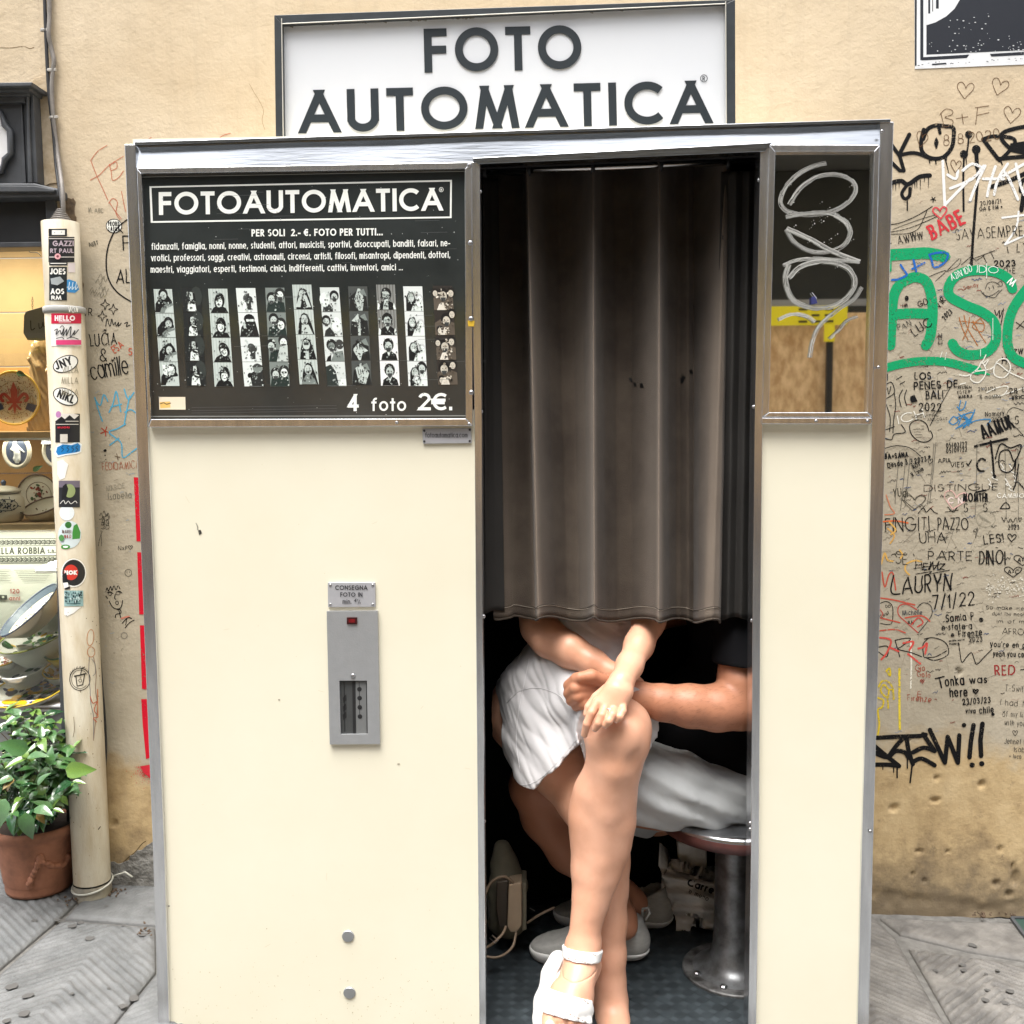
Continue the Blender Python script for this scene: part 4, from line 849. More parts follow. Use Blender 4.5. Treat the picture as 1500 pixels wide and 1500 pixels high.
        if k < 2: poly([(0, .98), (.05, .7), (.15, .8), (.12, .98)], G4); poly([(1, .98), (.9, .7), (.85, .85), (.88, .98)], G4)
    elif kind == 'curly':
        poly([(.1, .98), (.12, .45), (.25, .25), (.5, .22), (.62, .5), (.6, .98)], BK); disc(.38, .45, .17, .18, G3); poly([(.35, .98), (.5, .7), (.8, .6), (1, .7), (1, .98)], G4); face(.82, .5, .62, G4, '#c9cdcb')
        poly([(.3, .52), (.45, .52), (.42, .57), (.33, .57)], '#f4f6f5')
        for e in (-.06, .06): disc(.38+e, .4, .028, .014, BK, 6)
        if k == 3: face(.75, .28, .85, G3, '#161616', True); face(.48, .75, .7, G4, '#b9bdbb')
    else:
        poly([(0, .5), (.4, .3), (1, .5), (1, .98), (0, .98)], '#5a5146')
        for i, (u, v) in enumerate([[(.5, .4), (.9, .3), (.1, .3)], [(.6, .4), (.9, .15), (.25, .8)], [(.45, .45), (.8, .25), (.1, .3)], [(.35, .35), (.8, .2), (.2, .8)]][k]):
            face(u, v, [.95, .7, .6][i], '#c9c2b2', '#120f0d', i == 0)
        poly([(.15, .98), (.3, .7), (.5, .68), (.6, .98)], '#ded8ca'); 
_fp = frame_pic
def frame_pic(pr, x, y, w, h, kind, k, sl):
    _fp(pr, x, y, w, h, kind, k, sl); rr = random.Random(hash((kind, k)) % 1000 if False else len(kind)*31+k*7+ord(kind[0]))
    dark = kind in ('dog', 'hands', 'friends'); warm = kind == 'friends'
    for i in range(30):       # mid tones: folds of cloth, strands of hair, cheeks, shadows on the backdrop
        u, v = min(.95, max(.05, rr.gauss(.5, .22))), rr.uniform(.12, .95); ru, rv = rr.uniform(.02, .07), rr.uniform(.015, .05)
        if v < .3 and abs(u-.5) > .25: continue
        c = rr.choice(['#1c1e1d', '#3b3e3d', '#565b58', '#7e8782', '#a3aca7', '#c3cdc7'] if not dark else ['#1a1b1a', '#2f302e', '#4b4f4d', '#8d9590'])
        if warm: c = rr.choice(['#1c1612', '#4a4034', '#8d8270', '#c9c2b2', '#e4dccb'])
        a = rr.uniform(0, 3); pr.poly([(x+(u+ru*math.cos(t_)*math.cos(a)-rv*math.sin(t_)*math.sin(a))*w+v*sl, y+(v+ru*math.cos(t_)*math.sin(a)*w/h+rv*math.sin(t_)*math.cos(a))*h) for t_ in [2*PI*q_/6 for q_ in range(6)]], c)
strips = [(225, 27, 423.5, 566, 7, 'ball'), (266, 28, 421.5, 566, 5, 'dog'), (305, 28, 423, 567, 6, 'hood'), (345.5, 28.5, 422, 566.5, 8, 'camera'), (388.5, 28, 421.5, 566.5, 5, 'couple'), (428, 28, 417, 563.5, 7, 'long'),
          (468.5, 28, 421, 566, 7, 'men'), (510, 28, 419.5, 564.5, 4, 'hands'), (551, 27.5, 417, 565.5, 4.5, 'man'), (590.5, 28, 419.5, 566, 5, 'curly'), (634, 28.5, 418.5, 564, 5, 'friends')]
SL = ['photo strip of a person in a hat behind a pale ball', 'dark photo strip of a black and white dog', 'photo strip of a smiling person in a black hood', 'photo strip of a person hidden behind a camera', 'photo strip of two men close together', 'photo strip of a person with long dark hair',
      'photo strip of two bearded men', 'photo strip of gesturing hands', 'photo strip of a bearded man in a dark v-neck', 'photo strip of a curly haired woman beside a pale child', 'brown toned photo strip of several faces']
for (x0, wd, y0, y1, sl, kind), lb in zip(strips, SL):
    h_ = (y1-y0)/4; st = sub('photo_strip', None, poster); st['label'] = lb
    for k in range(4):
        pr = Print(S, up=.0004); frame_pic(pr, x0+sl*k/4*1.6, y0+h_*k, wd, h_, kind, k, sl/4*1.6); pr.build('photo', st)
# ---------------------------------------------------------------- sign box on the wall
YB_ = .10
sign = empty('illuminated_sign', (.75, YB_, 1.9)); tag(sign, 'white sign box with dark frame reading FOTO AUTOMATICA above the booth', 'sign')
M_SFR = mat('anthracite_frame', (.035, .042, .048), .4, var=.3, vscale=30)
SO = [(401.5, 22), (1077, -1), (1077.5, 200), (404, 214)]; SI = [(413.5, 36), (1063.5, 5), (1065, 200), (416.5, 214)]
q = MB(); yS = YB_
for k in (0, 1, 3):
    k2 = (k+1) % 4; q.q([SO[k], SO[k2], SI[k2], SI[k]], yS-.012, .16)
q.build('frame', M_SFR, sign, bevel=.001)
q = MB(); q.q([(408, 28), (1070, 2), (1071, 200), (410, 214)], yS, .13); q.build('panel', mat('white_acrylic', (.66, .68, .71), .18, var=.03, vscale=3, spec=.4), sign)
q = MB(); q.tube([W(412.5, 27, yS-.014), W(415, 206, yS-.014)], .0011, 5); q.tube([W(413, 35, yS-.013), W(1063, 5.5, yS-.013)], .0012, 5); q.tube([W(1063, 2, yS-.014), W(1064, 190, yS-.014)], .0011, 5)
q.build('seal_wire', mat('pale_wire', (.5, .48, .42), .5), sign)
LC = '#1c252b'
Ssg = on_plane(yS)
def sign_text(t, x, y, h, w, ang, x1, track):
    # each letter a part of its own
    hw = w/2/h; tot = twidth(t, track, 1, hw); k = (x1-x)/h/tot; cur = x
    for i, ch in enumerate(t):
        pr = Print(Ssg, up=.0012); a_ = (GL[ch][0]*k+2*hw)*h
        pr.text(ch, cur, y-(cur-x)*math.tan(ang), h, w, LC, ang=ang, wid=k); o = pr.build('letter', sign)
        s_ = o.modifiers.new('thick', 'SOLIDIFY'); s_.thickness = .0012; s_.offset = -1
        cur += (GL[ch][0]*k+2*hw+track*k)*h
sign_text('FOTO', 622, 106.5, 64, 11.5, .0245, 846, .19)
sign_text('AUTOMATICA', 439.5, 195.5, 63, 11.5, .0248, 1037, .19)
pr = Print(Ssg, up=.001); pr.ring(1031, 115, 5, 5.2, .9, LC, 20); pr.text('R', 1028.9, 118.5, 6.5, .9, LC, wid=.9); pr.build('registered_mark', sign)
pr = Print(Ssg, up=.0004)
for i in range(60):
    x_ = random.uniform(418, 700) if random.random() < .7 else random.uniform(700, 1000); y_ = 36-(x_-413)*.0477+random.uniform(1, 4); pr.poly([(x_, y_), (x_+random.uniform(2, 9), y_-.2), (x_+random.uniform(2, 6), y_+random.uniform(.8, 2.4))], '#8a8378')
o = pr.build('dirt_line', sign); o['kind'] = 'stuff'
# ================================================================ curtain
rail = MB(); rail.tube([W(704, 252, .13), W(1122, 236, .13)], .007, 10); ro = rail.build('curtain_rail', mat('chromed_tube', (.6, .58, .57), .2, 1.), booth, smooth=True)
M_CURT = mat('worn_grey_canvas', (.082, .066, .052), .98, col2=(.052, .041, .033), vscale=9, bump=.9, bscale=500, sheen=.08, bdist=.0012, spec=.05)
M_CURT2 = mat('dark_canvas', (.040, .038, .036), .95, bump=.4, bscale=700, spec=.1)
def cloth(prof, ytop, ybot, nv=70, curl=0.0):
    """prof: (px at top, px at bottom, depth at top, depth at bottom); densely interpolated"""
    a = np.array(prof, float); t = np.arange(len(a)); tt = np.linspace(0, len(a)-1, (len(a)-1)*10+1)
    def sm(c):
        # cosine-ish interpolation keeps the ridges crisp where two nodes are close together
        i = np.minimum(tt.astype(int), len(a)-2); f = tt-i; f = f*f*(3-2*f)*.6+f*.4; return a[i, c]*(1-f)+a[i+1, c]*f
    def gs(v):
        kx = np.exp(-(np.arange(-6, 7)/2.6)**2); kx /= kx.sum(); return np.convolve(np.pad(v, 6, mode='edge'), kx, mode='valid')
    return gs(sm(0)), gs(sm(1)), gs(sm(2)), gs(sm(3))
def curtain_mesh(prof, ytop, ybot, M, name, parent, zsag=0, nv=80, sh=0.):
    X0, X1, D0, D1 = cloth(prof, ytop, ybot); V = []; n = len(X0)
    for j in range(nv+1):
        v = j/nv
        for i in range(n):
            e = v; d = (.05+(D0[i]-.05)*1.7+sh)*(1-e)+min(.122, .03+(D1[i]-.03)*1.8)*e; px = X0[i]*(1-v)+X1[i]*v
            sag = 3.*math.sin(i*.12+1)*v
            py = (ytop-(px-710)*.03)*(1-v)+(ybot+sag+(px-720)*.013)*v
            p = W(px, py, d); p.y += (float(vnoise(p.x, p.z, 9, 3))-.5)*.008*v+(float(vnoise(p.x, p.z, 45, 5))-.5)*.0014*v
            V.append(p)
    F = [(j*n+i, (j+1)*n+i, (j+1)*n+i+1, j*n+i+1) for j in range(nv) for i in range(n-1)]
    q = MB(); q.add(V, F); o = q.build(name, M, parent, smooth=True); s_ = o.modifiers.new('thick', 'SOLIDIFY'); s_.thickness = .0018; s_.offset = 0
    return o, V, n, nv
cur = empty('curtain', W(890, 252, .08)); tag(cur, 'faded black canvas curtain in deep pleats, half hiding the two seated people', 'curtain')
B0, B1 = .075, .055   # depth of the pleat crests
profM = [(712, 722, .13, .10), (722, 735, .135, .105), (735, 750, .15, .12), (752, 752, .16, .125), (766, 765, .155, .12),
         (770.2, 784, .135, .095), (770.8, 786.5, .055, .040), (772, 789, .050, .036), (780, 800, .075, .048), (795, 815, .105, .066), (815, 832, .125, .078), (835, 850, .120, .072), (853, 862, .100, .055),
         (866.5, 868.5, .060, .035), (868.5, 871, .052, .030), (870.5, 874, .062, .040), (880, 888, .100, .064), (900, 905, .125, .080), (925, 926, .122, .075), (945, 947, .095, .055),
         (963.5, 961.5, .058, .034), (966, 965, .050, .028), (968, 969, .060, .038), (976, 980, .098, .068), (992, 993, .122, .085), (1008, 1008, .112, .070), (1016, 1016, .125, .075), (1030, 1022, .110, .045),
         (1050, 1032, .080, .028), (1062, 1044, .055, .026), (1067, 1052, .060, .034), (1069.5, 1055, .075, .055), (1067, 1053, .10, .08)]
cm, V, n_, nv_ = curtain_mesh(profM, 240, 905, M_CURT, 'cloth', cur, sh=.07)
# lighter tone along the crests of the pleats, weaker near the top
me_ = cm.data; at_ = me_.attributes.new('crest_tone', 'FLOAT', 'POINT'); fx = cloth(profM, 0, 0)[1]
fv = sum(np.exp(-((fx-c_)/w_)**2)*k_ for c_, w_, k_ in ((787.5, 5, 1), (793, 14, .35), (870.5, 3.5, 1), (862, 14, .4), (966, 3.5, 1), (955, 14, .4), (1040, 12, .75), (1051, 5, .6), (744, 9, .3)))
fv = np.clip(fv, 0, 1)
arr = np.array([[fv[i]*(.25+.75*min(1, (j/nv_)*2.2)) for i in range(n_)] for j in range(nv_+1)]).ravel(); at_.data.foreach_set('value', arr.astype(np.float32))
n__ = M_CURT.node_tree.nodes; l__ = M_CURT.node_tree.links; b__ = n__['Principled BSDF']; sc__ = b__.inputs['Base Color'].links[0].from_socket; an_ = n__.new('ShaderNodeAttribute'); an_.attribute_name = 'crest_tone'; mx_ = n__.new('ShaderNodeMix'); mx_.data_type = 'RGBA'
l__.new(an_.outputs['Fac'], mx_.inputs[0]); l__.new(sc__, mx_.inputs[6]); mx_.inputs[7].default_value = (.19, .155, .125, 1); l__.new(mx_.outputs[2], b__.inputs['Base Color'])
# hem: two rows of stitching near the bottom edge
for off, col in ((3, None),):
    row = V[(nv_-2)*n_:(nv_-1)*n_]; q = MB(); seg = [p+Vector((0, -.0022, 0)) for p in row]
    for a in range(2, len(seg)-8, 2): q.tube([seg[a], seg[a+1], seg[a+2]], .0006, 4)
    o = q.build('hem_stitching', mat('pale_thread', (.36, .31, .25), .9), cur); o['kind'] = 'stuff'
    row = V[(nv_)*n_:(nv_+1)*n_]; q = MB(); q.tube([p for p in row[2:-6]], .0024, 6); q.build('hem', M_CURT, cur, smooth=True)
    row = V[(nv_-2)*n_:(nv_-1)*n_]; q = MB(); q.tube([p+Vector((0, .0002, .0016)) for p in row[2:-6]], .0016, 6); q.build('hem', M_CURT, cur, smooth=True)
# torn holes
from mathutils.bvhtree import BVHTree
_dg = None
def on_curtain(px, py, z):
    # nearest cloth point along the view ray
    d = ray(px, py); hit = CB.ray_cast(CAM, d)
    return hit[0]-d*z if hit[0] is not None else W(px, py, .05)
CB = BVHTree.FromPolygons([tuple(p) for p in V], [(j*n_+i, (j+1)*n_+i, (j+1)*n_+i+1, j*n_+i+1) for j in range(nv_) for i in range(n_-1)])
for cx, cy, pts in ((924, 556, 1), (930, 563, 1), (940, 565, 1), (1001, 553, 1), (1012, 545, 1), (999, 557, 1), (1057, 348, 1), (1023, 815, .6)):
    pr = Print(on_curtain, up=.002); P = []
    for i in range(9):
        a = 2*PI*i/9; r_ = 3.2*random.uniform(.5, 1.3)*pts; P.append((cx+r_*math.cos(a), cy+r_*math.sin(a)*1.1))
    pr.poly(P, (.004, .004, .004)); pr.brush([(cx-3, cy-3), (cx+2, cy+3)], .8, (.004, .004, .004)); pr.build('torn_hole', cur)
for px in (710, 775, 868, 968, 1066):
    q = MB(); c = W(px, 252-(px-710)*.035, .13); q.rev(c, [(.0115, -.004), (.0125, 0), (.0115, .004), (.0095, 0), (.0115, -.004)], 16, axis=(1, 0, 0)); q.build('ring', M_BLACK, cur, smooth=True)
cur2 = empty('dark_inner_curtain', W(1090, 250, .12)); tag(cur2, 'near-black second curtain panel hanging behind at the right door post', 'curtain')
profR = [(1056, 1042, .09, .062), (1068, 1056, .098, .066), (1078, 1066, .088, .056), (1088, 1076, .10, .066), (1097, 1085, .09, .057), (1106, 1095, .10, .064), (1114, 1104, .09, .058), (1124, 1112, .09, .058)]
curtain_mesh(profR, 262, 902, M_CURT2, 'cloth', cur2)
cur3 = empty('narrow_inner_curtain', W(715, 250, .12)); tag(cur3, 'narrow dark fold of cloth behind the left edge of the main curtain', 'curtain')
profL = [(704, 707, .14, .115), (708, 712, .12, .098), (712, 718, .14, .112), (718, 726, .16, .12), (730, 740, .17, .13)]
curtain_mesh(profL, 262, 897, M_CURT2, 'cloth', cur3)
# ================================================================ stool
st = empty('stool', (1.237, .215, .05)); tag(st, 'round steel stool on a pedestal bolted to the booth floor', 'stool')
C_ = Vector((1.262, .235, .05))
M_STOOL = mat('dull_painted_steel', (.24, .25, .26), .38, .6, col2=(.10, .10, .10), vscale=22, detail=9)
M_SEAT = mat('polished_steel_seat', (.42, .43, .45), .22, .95, var=.2, vscale=10)
q = MB(); q.rev(C_, [(0, .39), (.150, .388), (.168, .386), (.174, .380), (.174, .374)], 56); q.build('seat', M_SEAT, st, smooth=True)
q = MB(); q.rev(C_, [(.1738, .376), (.176, .368), (.174, .352), (.16, .348), (.05, .346), (0, .346)], 56); q.build('seat_rim', mat('dark_red_rim', (.09, .03, .026), .4, var=.4, vscale=30), st, smooth=True)
q = MB(); q.rev(C_, [(.047, .346), (.047, .30), (.049, .12), (.052, .06), (.060, .030), (.078, .014), (.10, .008)], 40); q.build('pedestal', M_STOOL, st, smooth=True)
q = MB(); q.rev(C_, [(.06, .012), (.10, .0085), (.118, .008), (.121, .006), (.121, 0), (0, 0)], 48); q.build('base_flange', mat('rusty_scuffed_flange', (.20, .20, .20), .5, .4, col2=(.03, .028, .026), vscale=30, detail=9), st, smooth=False, bevel=.001)
for a in (100, 200, 245, 300, 340, 40):
    c = C_+Vector((.098*math.cos(math.radians(a)), .098*math.sin(math.radians(a)), .008)); q = MB(); q.rev(c, [(.009, 0), (.009, .005), (.006, .0075), (0, .008)], 8); q.build('bolt', M_SCREW, st, bevel=.0004)
# ================================================================ implicit surfaces for bodies and clothes
class Field:
    def __init__(s, lo, hi, h):
        s.h = h; s.lo = np.array(lo, float); s.n = np.ceil((np.array(hi)-s.lo)/h).astype(int)+1
        s.F = np.full(tuple(s.n), 1.0, np.float32)
        s.ax = [s.lo[i]+h*np.arange(s.n[i]) for i in range(3)]
    def block(s, lo, hi):
        a = np.clip(np.floor((np.array(lo)-s.lo)/s.h).astype(int), 0, s.n-1); c = np.clip(np.ceil((np.array(hi)-s.lo)/s.h).astype(int)+1, 1, s.n)
        if (c <= a).any(): return None
        sl = tuple(slice(a[i], c[i]) for i in range(3)); X = s.ax[0][sl[0]][:, None, None]; Y = s.ax[1][sl[1]][None, :, None]; Z = s.ax[2][sl[2]][None, None, :]
        return sl, X.astype(np.float32), Y.astype(np.float32), Z.astype(np.float32)
    def _smin(s, sl, d, k):
        f = s.F[sl]
        if k <= 0: s.F[sl] = np.minimum(f, d); return
        hh = np.clip(k-np.abs(f-d), 0, None)/k; s.F[sl] = np.minimum(f, d)-hh*hh*k*.25
    def cone(s, a, b, ra, rb, k=.01):
        a = np.array(a, float); b = np.array(b, float); m_ = max(ra, rb)+k+3*s.h; r = s.block(np.minimum(a, b)-m_, np.maximum(a, b)+m_)
        if r is None: return
        sl, X, Y, Z = r; ba = b-a; L2 = ba@ba
        t = np.clip(((X-a[0])*ba[0]+(Y-a[1])*ba[1]+(Z-a[2])*ba[2])/max(L2, 1e-9), 0, 1)
        d = np.sqrt((X-a[0]-t*ba[0])**2+(Y-a[1]-t*ba[1])**2+(Z-a[2]-t*ba[2])**2)-(ra+(rb-ra)*t); s._smin(sl, d, k)
    def chain(s, pts, k=.012):
        for (a, ra), (b, rb) in zip(pts[:-1], pts[1:]): s.cone(a, b, ra, rb, k)
    def ell(s, c, r, M3=None, k=.01, sub=False):
        c = np.array(c, float); r = np.array(r, float); m_ = r.max()+k+3*s.h; q = s.block(c-m_, c+m_)
        if q is None: return
        sl, X, Y, Z = q; P = [X-c[0], Y-c[1], Z-c[2]]
        if M3 is not None: P = [M3[i][0]*P[0]+M3[i][1]*P[1]+M3[i][2]*P[2] for i in range(3)]
        k0 = np.sqrt((P[0]/r[0])**2+(P[1]/r[1])**2+(P[2]/r[2])**2); k1 = np.sqrt((P[0]/r[0]**2)**2+(P[1]/r[1]**2)**2+(P[2]/r[2]**2)**2)
        d = k0*(k0-1)/np.maximum(k1, 1e-6)
        if not sub: s._smin(sl, d, k); return
        f = s.F[sl]; d = -d; hh = np.clip(k-np.abs(f-d), 0, None)/k; s.F[sl] = np.maximum(f, d)+hh*hh*k*.25
    def half(s, c, n):     # signed distance above a plane
        n = np.array(n, float); n /= np.linalg.norm(n)
        return (s.ax[0][:, None, None]-c[0])*n[0]+(s.ax[1][None, :, None]-c[1])*n[1]+(s.ax[2][None, None, :]-c[2])*n[2]
    def copy(s, F=None):
        o = Field.__new__(Field); o.h, o.lo, o.n, o.ax = s.h, s.lo, s.n, s.ax; o.F = (s.F if F is None else F).astype(np.float32).copy(); return o
    def arrays(s, relax=1):
        F = s.F; S = F < 0; n = s.n
        c = np.zeros(tuple(n-1), np.int8)
        for i in (0, 1):
            for j in (0, 1):
                for k in (0, 1): c += S[i:n[0]-1+i, j:n[1]-1+j, k:n[2]-1+k]
        act = (c > 0) & (c < 8); I, J, K = np.nonzero(act); idx = -np.ones(act.shape, np.int32); idx[act] = np.arange(len(I))
        acc = np.zeros((len(I), 3)); cnt = np.zeros(len(I))
        for axis in range(3):
            for u in (0, 1):
                for v in (0, 1):
                    o0 = [0, 0, 0]; oth = [q for q in range(3) if q != axis]; o0[oth[0]] = u; o0[oth[1]] = v; o1 = list(o0); o1[axis] = 1
                    fa = F[I+o0[0], J+o0[1], K+o0[2]]; fb = F[I+o1[0], J+o1[1], K+o1[2]]; m_ = (fa < 0) != (fb < 0)
                    t = np.where(m_, fa/np.where(fa == fb, 1, fa-fb), 0); p = np.zeros((len(I), 3)); p[:, oth[0]] = u; p[:, oth[1]] = v; p[:, axis] = t
                    acc += p*m_[:, None]; cnt += m_
        V = (np.stack([I, J, K], 1)+acc/np.maximum(cnt, 1)[:, None])*s.h+s.lo
        faces = []
        for axis in range(3):
            oth = [(axis+1) % 3, (axis+2) % 3]; sa = [slice(1, n[q]-1) for q in range(3)]; sb = list(sa); sa[axis] = slice(0, n[axis]-1); sb[axis] = slice(1, n[axis])
            A = S[tuple(sa)]; B = S[tuple(sb)]; m_ = A != B; P = np.nonzero(m_); base = [P[0]+(1 if axis != 0 else 0), P[1]+(1 if axis != 1 else 0), P[2]+(1 if axis != 2 else 0)]
            def cell(du, dv):
                q = [x.copy() for x in base]; q[oth[0]] -= du; q[oth[1]] -= dv; return idx[q[0], q[1], q[2]]
            Q = np.stack([cell(1, 1), cell(0, 1), cell(0, 0), cell(1, 0)], 1); fl = B[m_]; Q[fl] = Q[fl][:, ::-1]; faces.append(Q)
        Fc = np.concatenate(faces)
        # one light relaxation evens the quads
        for _ in range(relax):
            A2 = np.zeros_like(V); cn = np.zeros(len(V))
            for a, b_ in ((0, 1), (1, 2), (2, 3), (3, 0)):
                np.add.at(A2, Fc[:, a], V[Fc[:, b_]]); np.add.at(cn, Fc[:, a], 1); np.add.at(A2, Fc[:, b_], V[Fc[:, a]]); np.add.at(cn, Fc[:, b_], 1)
            V = V*.5+A2/np.maximum(cn, 1)[:, None]*.5
        return V, Fc
    def mesh(s, name, M, parent=None, relax=1): return mesh_from([s.arrays(relax)], name, M, parent)
def mesh_from(parts, name, M, parent=None):
        V = np.concatenate([p_[0] for p_ in parts]); offs = np.cumsum([0]+[len(p_[0]) for p_ in parts]); Fc = np.concatenate([p_[1]+o_ for p_, o_ in zip(parts, offs)])
        me = bpy.data.meshes.new(name); me.vertices.add(len(V)); me.vertices.foreach_set('co', V.astype(np.float32).ravel())
        me.loops.add(Fc.size); me.loops.foreach_set('vertex_index', Fc.astype(np.int32).ravel()); me.polygons.add(len(Fc)); me.polygons.foreach_set('loop_start', np.arange(0, Fc.size, 4, dtype=np.int32))
        me.update(calc_edges=True); me.validate(); me.polygons.foreach_set('use_smooth', [True]*len(me.polygons)); me.materials.append(M)
        o = bpy.data.objects.new(name, me); link(o, parent); return o
class Rec:           # a recipe of blended limbs that can be evaluated at any fineness
    def __init__(s): s.g = [[]]
    def new(s): s.g.append([])
    def chain(s, pts, k=.012): s.g[-1].append(('chain', (pts, k), {}))
    def ell(s, *a, **k): s.g[-1].append(('ell', a, k))
    def real(s, lo, hi, h, groups=None):
        out = None
        for gi in (range(len(s.g)) if groups is None else groups):
            f = Field(lo, hi, h)
            for op, a, k in s.g[gi]: getattr(f, op)(*a, **k)
            if out is None: out = f
            else: out.F = np.minimum(out.F, f.F)
        return out
def boxsdf(f, lo, hi):
    d = [np.maximum(lo[i]-f.ax[i], f.ax[i]-hi[i]) for i in range(3)]
    return np.maximum(np.maximum(d[0][:, None, None], d[1][None, :, None]), d[2][None, None, :])
def realise(rec, lo, hi, h, boxes, name, M, parent):
    parts = []; inb = {g for bx_ in boxes for g in bx_[3]}; base = rec.real(lo, hi, h, [g for g in range(len(rec.g)) if g not in inb])
    for g in inb:
        gf_ = rec.real(lo, hi, h, [g])
        for blo, bhi, bh, gs in boxes:
            if g in gs: gf_.F = np.maximum(gf_.F, -boxsdf(gf_, np.array(blo)+h*1.2, np.array(bhi)-h*1.2))
        base.F = np.minimum(base.F, gf_.F).astype(np.float32)
    for blo, bhi, bh, gs in boxes:
        f = rec.real(np.array(blo)-bh*3, np.array(bhi)+bh*3, bh, gs); f.F = np.maximum(f.F, boxsdf(f, blo, bhi)).astype(np.float32); parts.append(f.arrays(2))
    if name == 'body' and M is M_SKM: base.F = np.maximum(base.F, base.ax[0][:, None, None]-1.442).astype(np.float32)
    parts.append(base.arrays(4)); return mesh_from(parts, name, M, parent)
def wn(X, Y, Z, s, seed):      # cheap 3-D value noise through two planes
    return (vnoise(X+Z*.37, Y+Z*.61, s, seed)+vnoise(Y+X*.43, Z-X*.29, s, seed+3))*.5
def PR(px, py, Y, r): p = W(px, py, Y); return (np.array(p), r*ppm(p))
def PP(px, py, Y): return np.array(W(px, py, Y))
def m_skin(name, c, c2, rough=.48, fresh=.25):
    M = mat(name, c, rough, col2=c2, vscale=9, bump=.22, bscale=420, bdist=.0006, sss=fresh, spec=.4, detail=8); return M
M_SKW = m_skin('fair_tanned_skin', (.70, .385, .26), (.60, .305, .19), rough=.40, fresh=.06)
M_SKM = m_skin('tanned_skin', (.44, .20, .115), (.40, .175, .10), fresh=.05)
# ---------------------------------------------------------------- the woman
wom = empty('person', (.93, .25, .05)); tag(wom, 'person in a white linen playsuit and white sandals sitting with legs crossed', 'person', 'people sitting in the booth')
B = Rec(); BLO, BHI, BH = (.70, -.30, .02), (1.36, .58, 1.78), .0042
LK = PP(905, 1084, -.015); 
# crossed (left) leg
B.chain([PR(842, 1010, .31, 74), PR(880, 1032, .16, 57), PR(904, 1066, .045, 48)], .02)
B.chain([PR(904, 1070, .03, 48), PR(906, 1082, -.005, 44)], .02)
B.ell(PP(912, 1072, -.030), (.036, .030, .036), k=.03); B.ell(PP(905, 1112, -.030), (.030, .026, .028), k=.03)
B.chain([PR(904, 1090, .0, 45), PR(898, 1126, .0, 38), PR(888, 1160, .015, 43), PR(884, 1200, .024, 45), PR(880, 1235, .022, 42), PR(873, 1275, .012, 35), PR(866, 1315, -.002, 26), PR(860, 1345, -.012, 21.5), PR(856, 1368, -.020, 19), PR(854, 1388, -.026, 21)], .018)
B.ell(PP(862, 1192, .028), (.034, .045, .062), k=.03); B.ell(PP(899, 1185, .01), (.026, .03, .06), k=.03)
B.ell(PP(902, 1112, .03), (.045, .04, .045), k=.03); B.ell(PP(914, 1076, -.052), (.024, .014, .028), k=.022); B.ell(PP(905, 1128, -.052), (.014, .012, .018), k=.02); B.ell(PP(886, 1110, -.072), (.010, .009, .016), k=.024, sub=True); B.ell(PP(932, 1118, -.066), (.009, .008, .014), k=.022, sub=True)
B.chain([PR(897, 1130, -.034, 20), PR(889, 1190, -.026, 15), PR(879, 1260, -.020, 12), PR(866, 1335, -.026, 10)], .02)
B.ell(PP(838, 1384, -.020), (.012, .014, .014), k=.014); B.ell(PP(873, 1378, -.018), (.011, .013, .013), k=.014)
# crossed foot: heel behind, instep, ball, toes
B.chain([PR(854, 1388, -.026, 21), PR(856, 1412, .012, 22), PR(850, 1440, .005, 21)], .02)
B.chain([PR(853, 1392, -.03, 20), PR(849, 1422, -.055, 21.5), PR(842, 1450, -.085, 22.5), PR(834, 1474, -.115, 20)], .018)
B.chain([PR(850, 1415, -.03, 22), PR(836, 1466, -.085, 26), PR(830, 1478, -.11, 22)], .018)
B.chain([PR(848, 1462, -.085, 19), PR(850, 1478, -.105, 15)], .015); B.chain([PR(822, 1455, -.085, 17), PR(813, 1474, -.11, 15)], .015)
toes = [((812, 1474, -.110), (806, 1489, -.140), (805, 1500, -.150), 12.5), ((826, 1477, -.118), (822, 1493, -.150), (822, 1503, -.152), 8.3), ((838, 1480, -.116), (836, 1496, -.146), (836, 1504, -.145), 7.8), ((848, 1482, -.112), (848, 1498, -.136), (848, 1505, -.133), 7.2), ((857, 1483, -.105), (858, 1497, -.126), (858, 1503, -.122), 6.6)]
for a, b_, c, r in toes: B.chain([PR(*a, r*.95), PR(*b_, r*.9), PR(*c, r*.95)], .003 if r < 10 else .005)
# trunk, head, arms
B.ell(PP(808, 1015, .31), (.125, .105, .10), k=.04); B.ell(PP(852, 962, .25), (.108, .08, .10), k=.05); B.ell(PP(876, 902, .265), (.100, .075, .11), k=.05)
B.ell(PP(882, 830, .30), (.13, .092, .12), k=.05); B.ell(PP(884, 755, .34), (.15, .085, .08), k=.05)
B.chain([PR(886, 740, .35, 34), PR(892, 690, .36, 32)], .03)
hc = PP(898, 632, .37); B.ell(hc, (.072, .09, .105), k=.01); B.ell(hc+np.array([0, -.02, -.055]), (.055, .068, .06), k=.02); B.ell(hc+np.array([0, -.092, -.012]), (.012, .018, .024), k=.012)
for sx in (-1, 1): B.ell(hc+np.array([sx*.074, .01, -.01]), (.010, .02, .03), k=.004); B.ell(hc+np.array([sx*.03, -.090, .012]), (.016, .012, .009), k=.008, sub=True)
B.ell(hc+np.array([0, -.084, -.052]), (.026, .012, .008), k=.006)
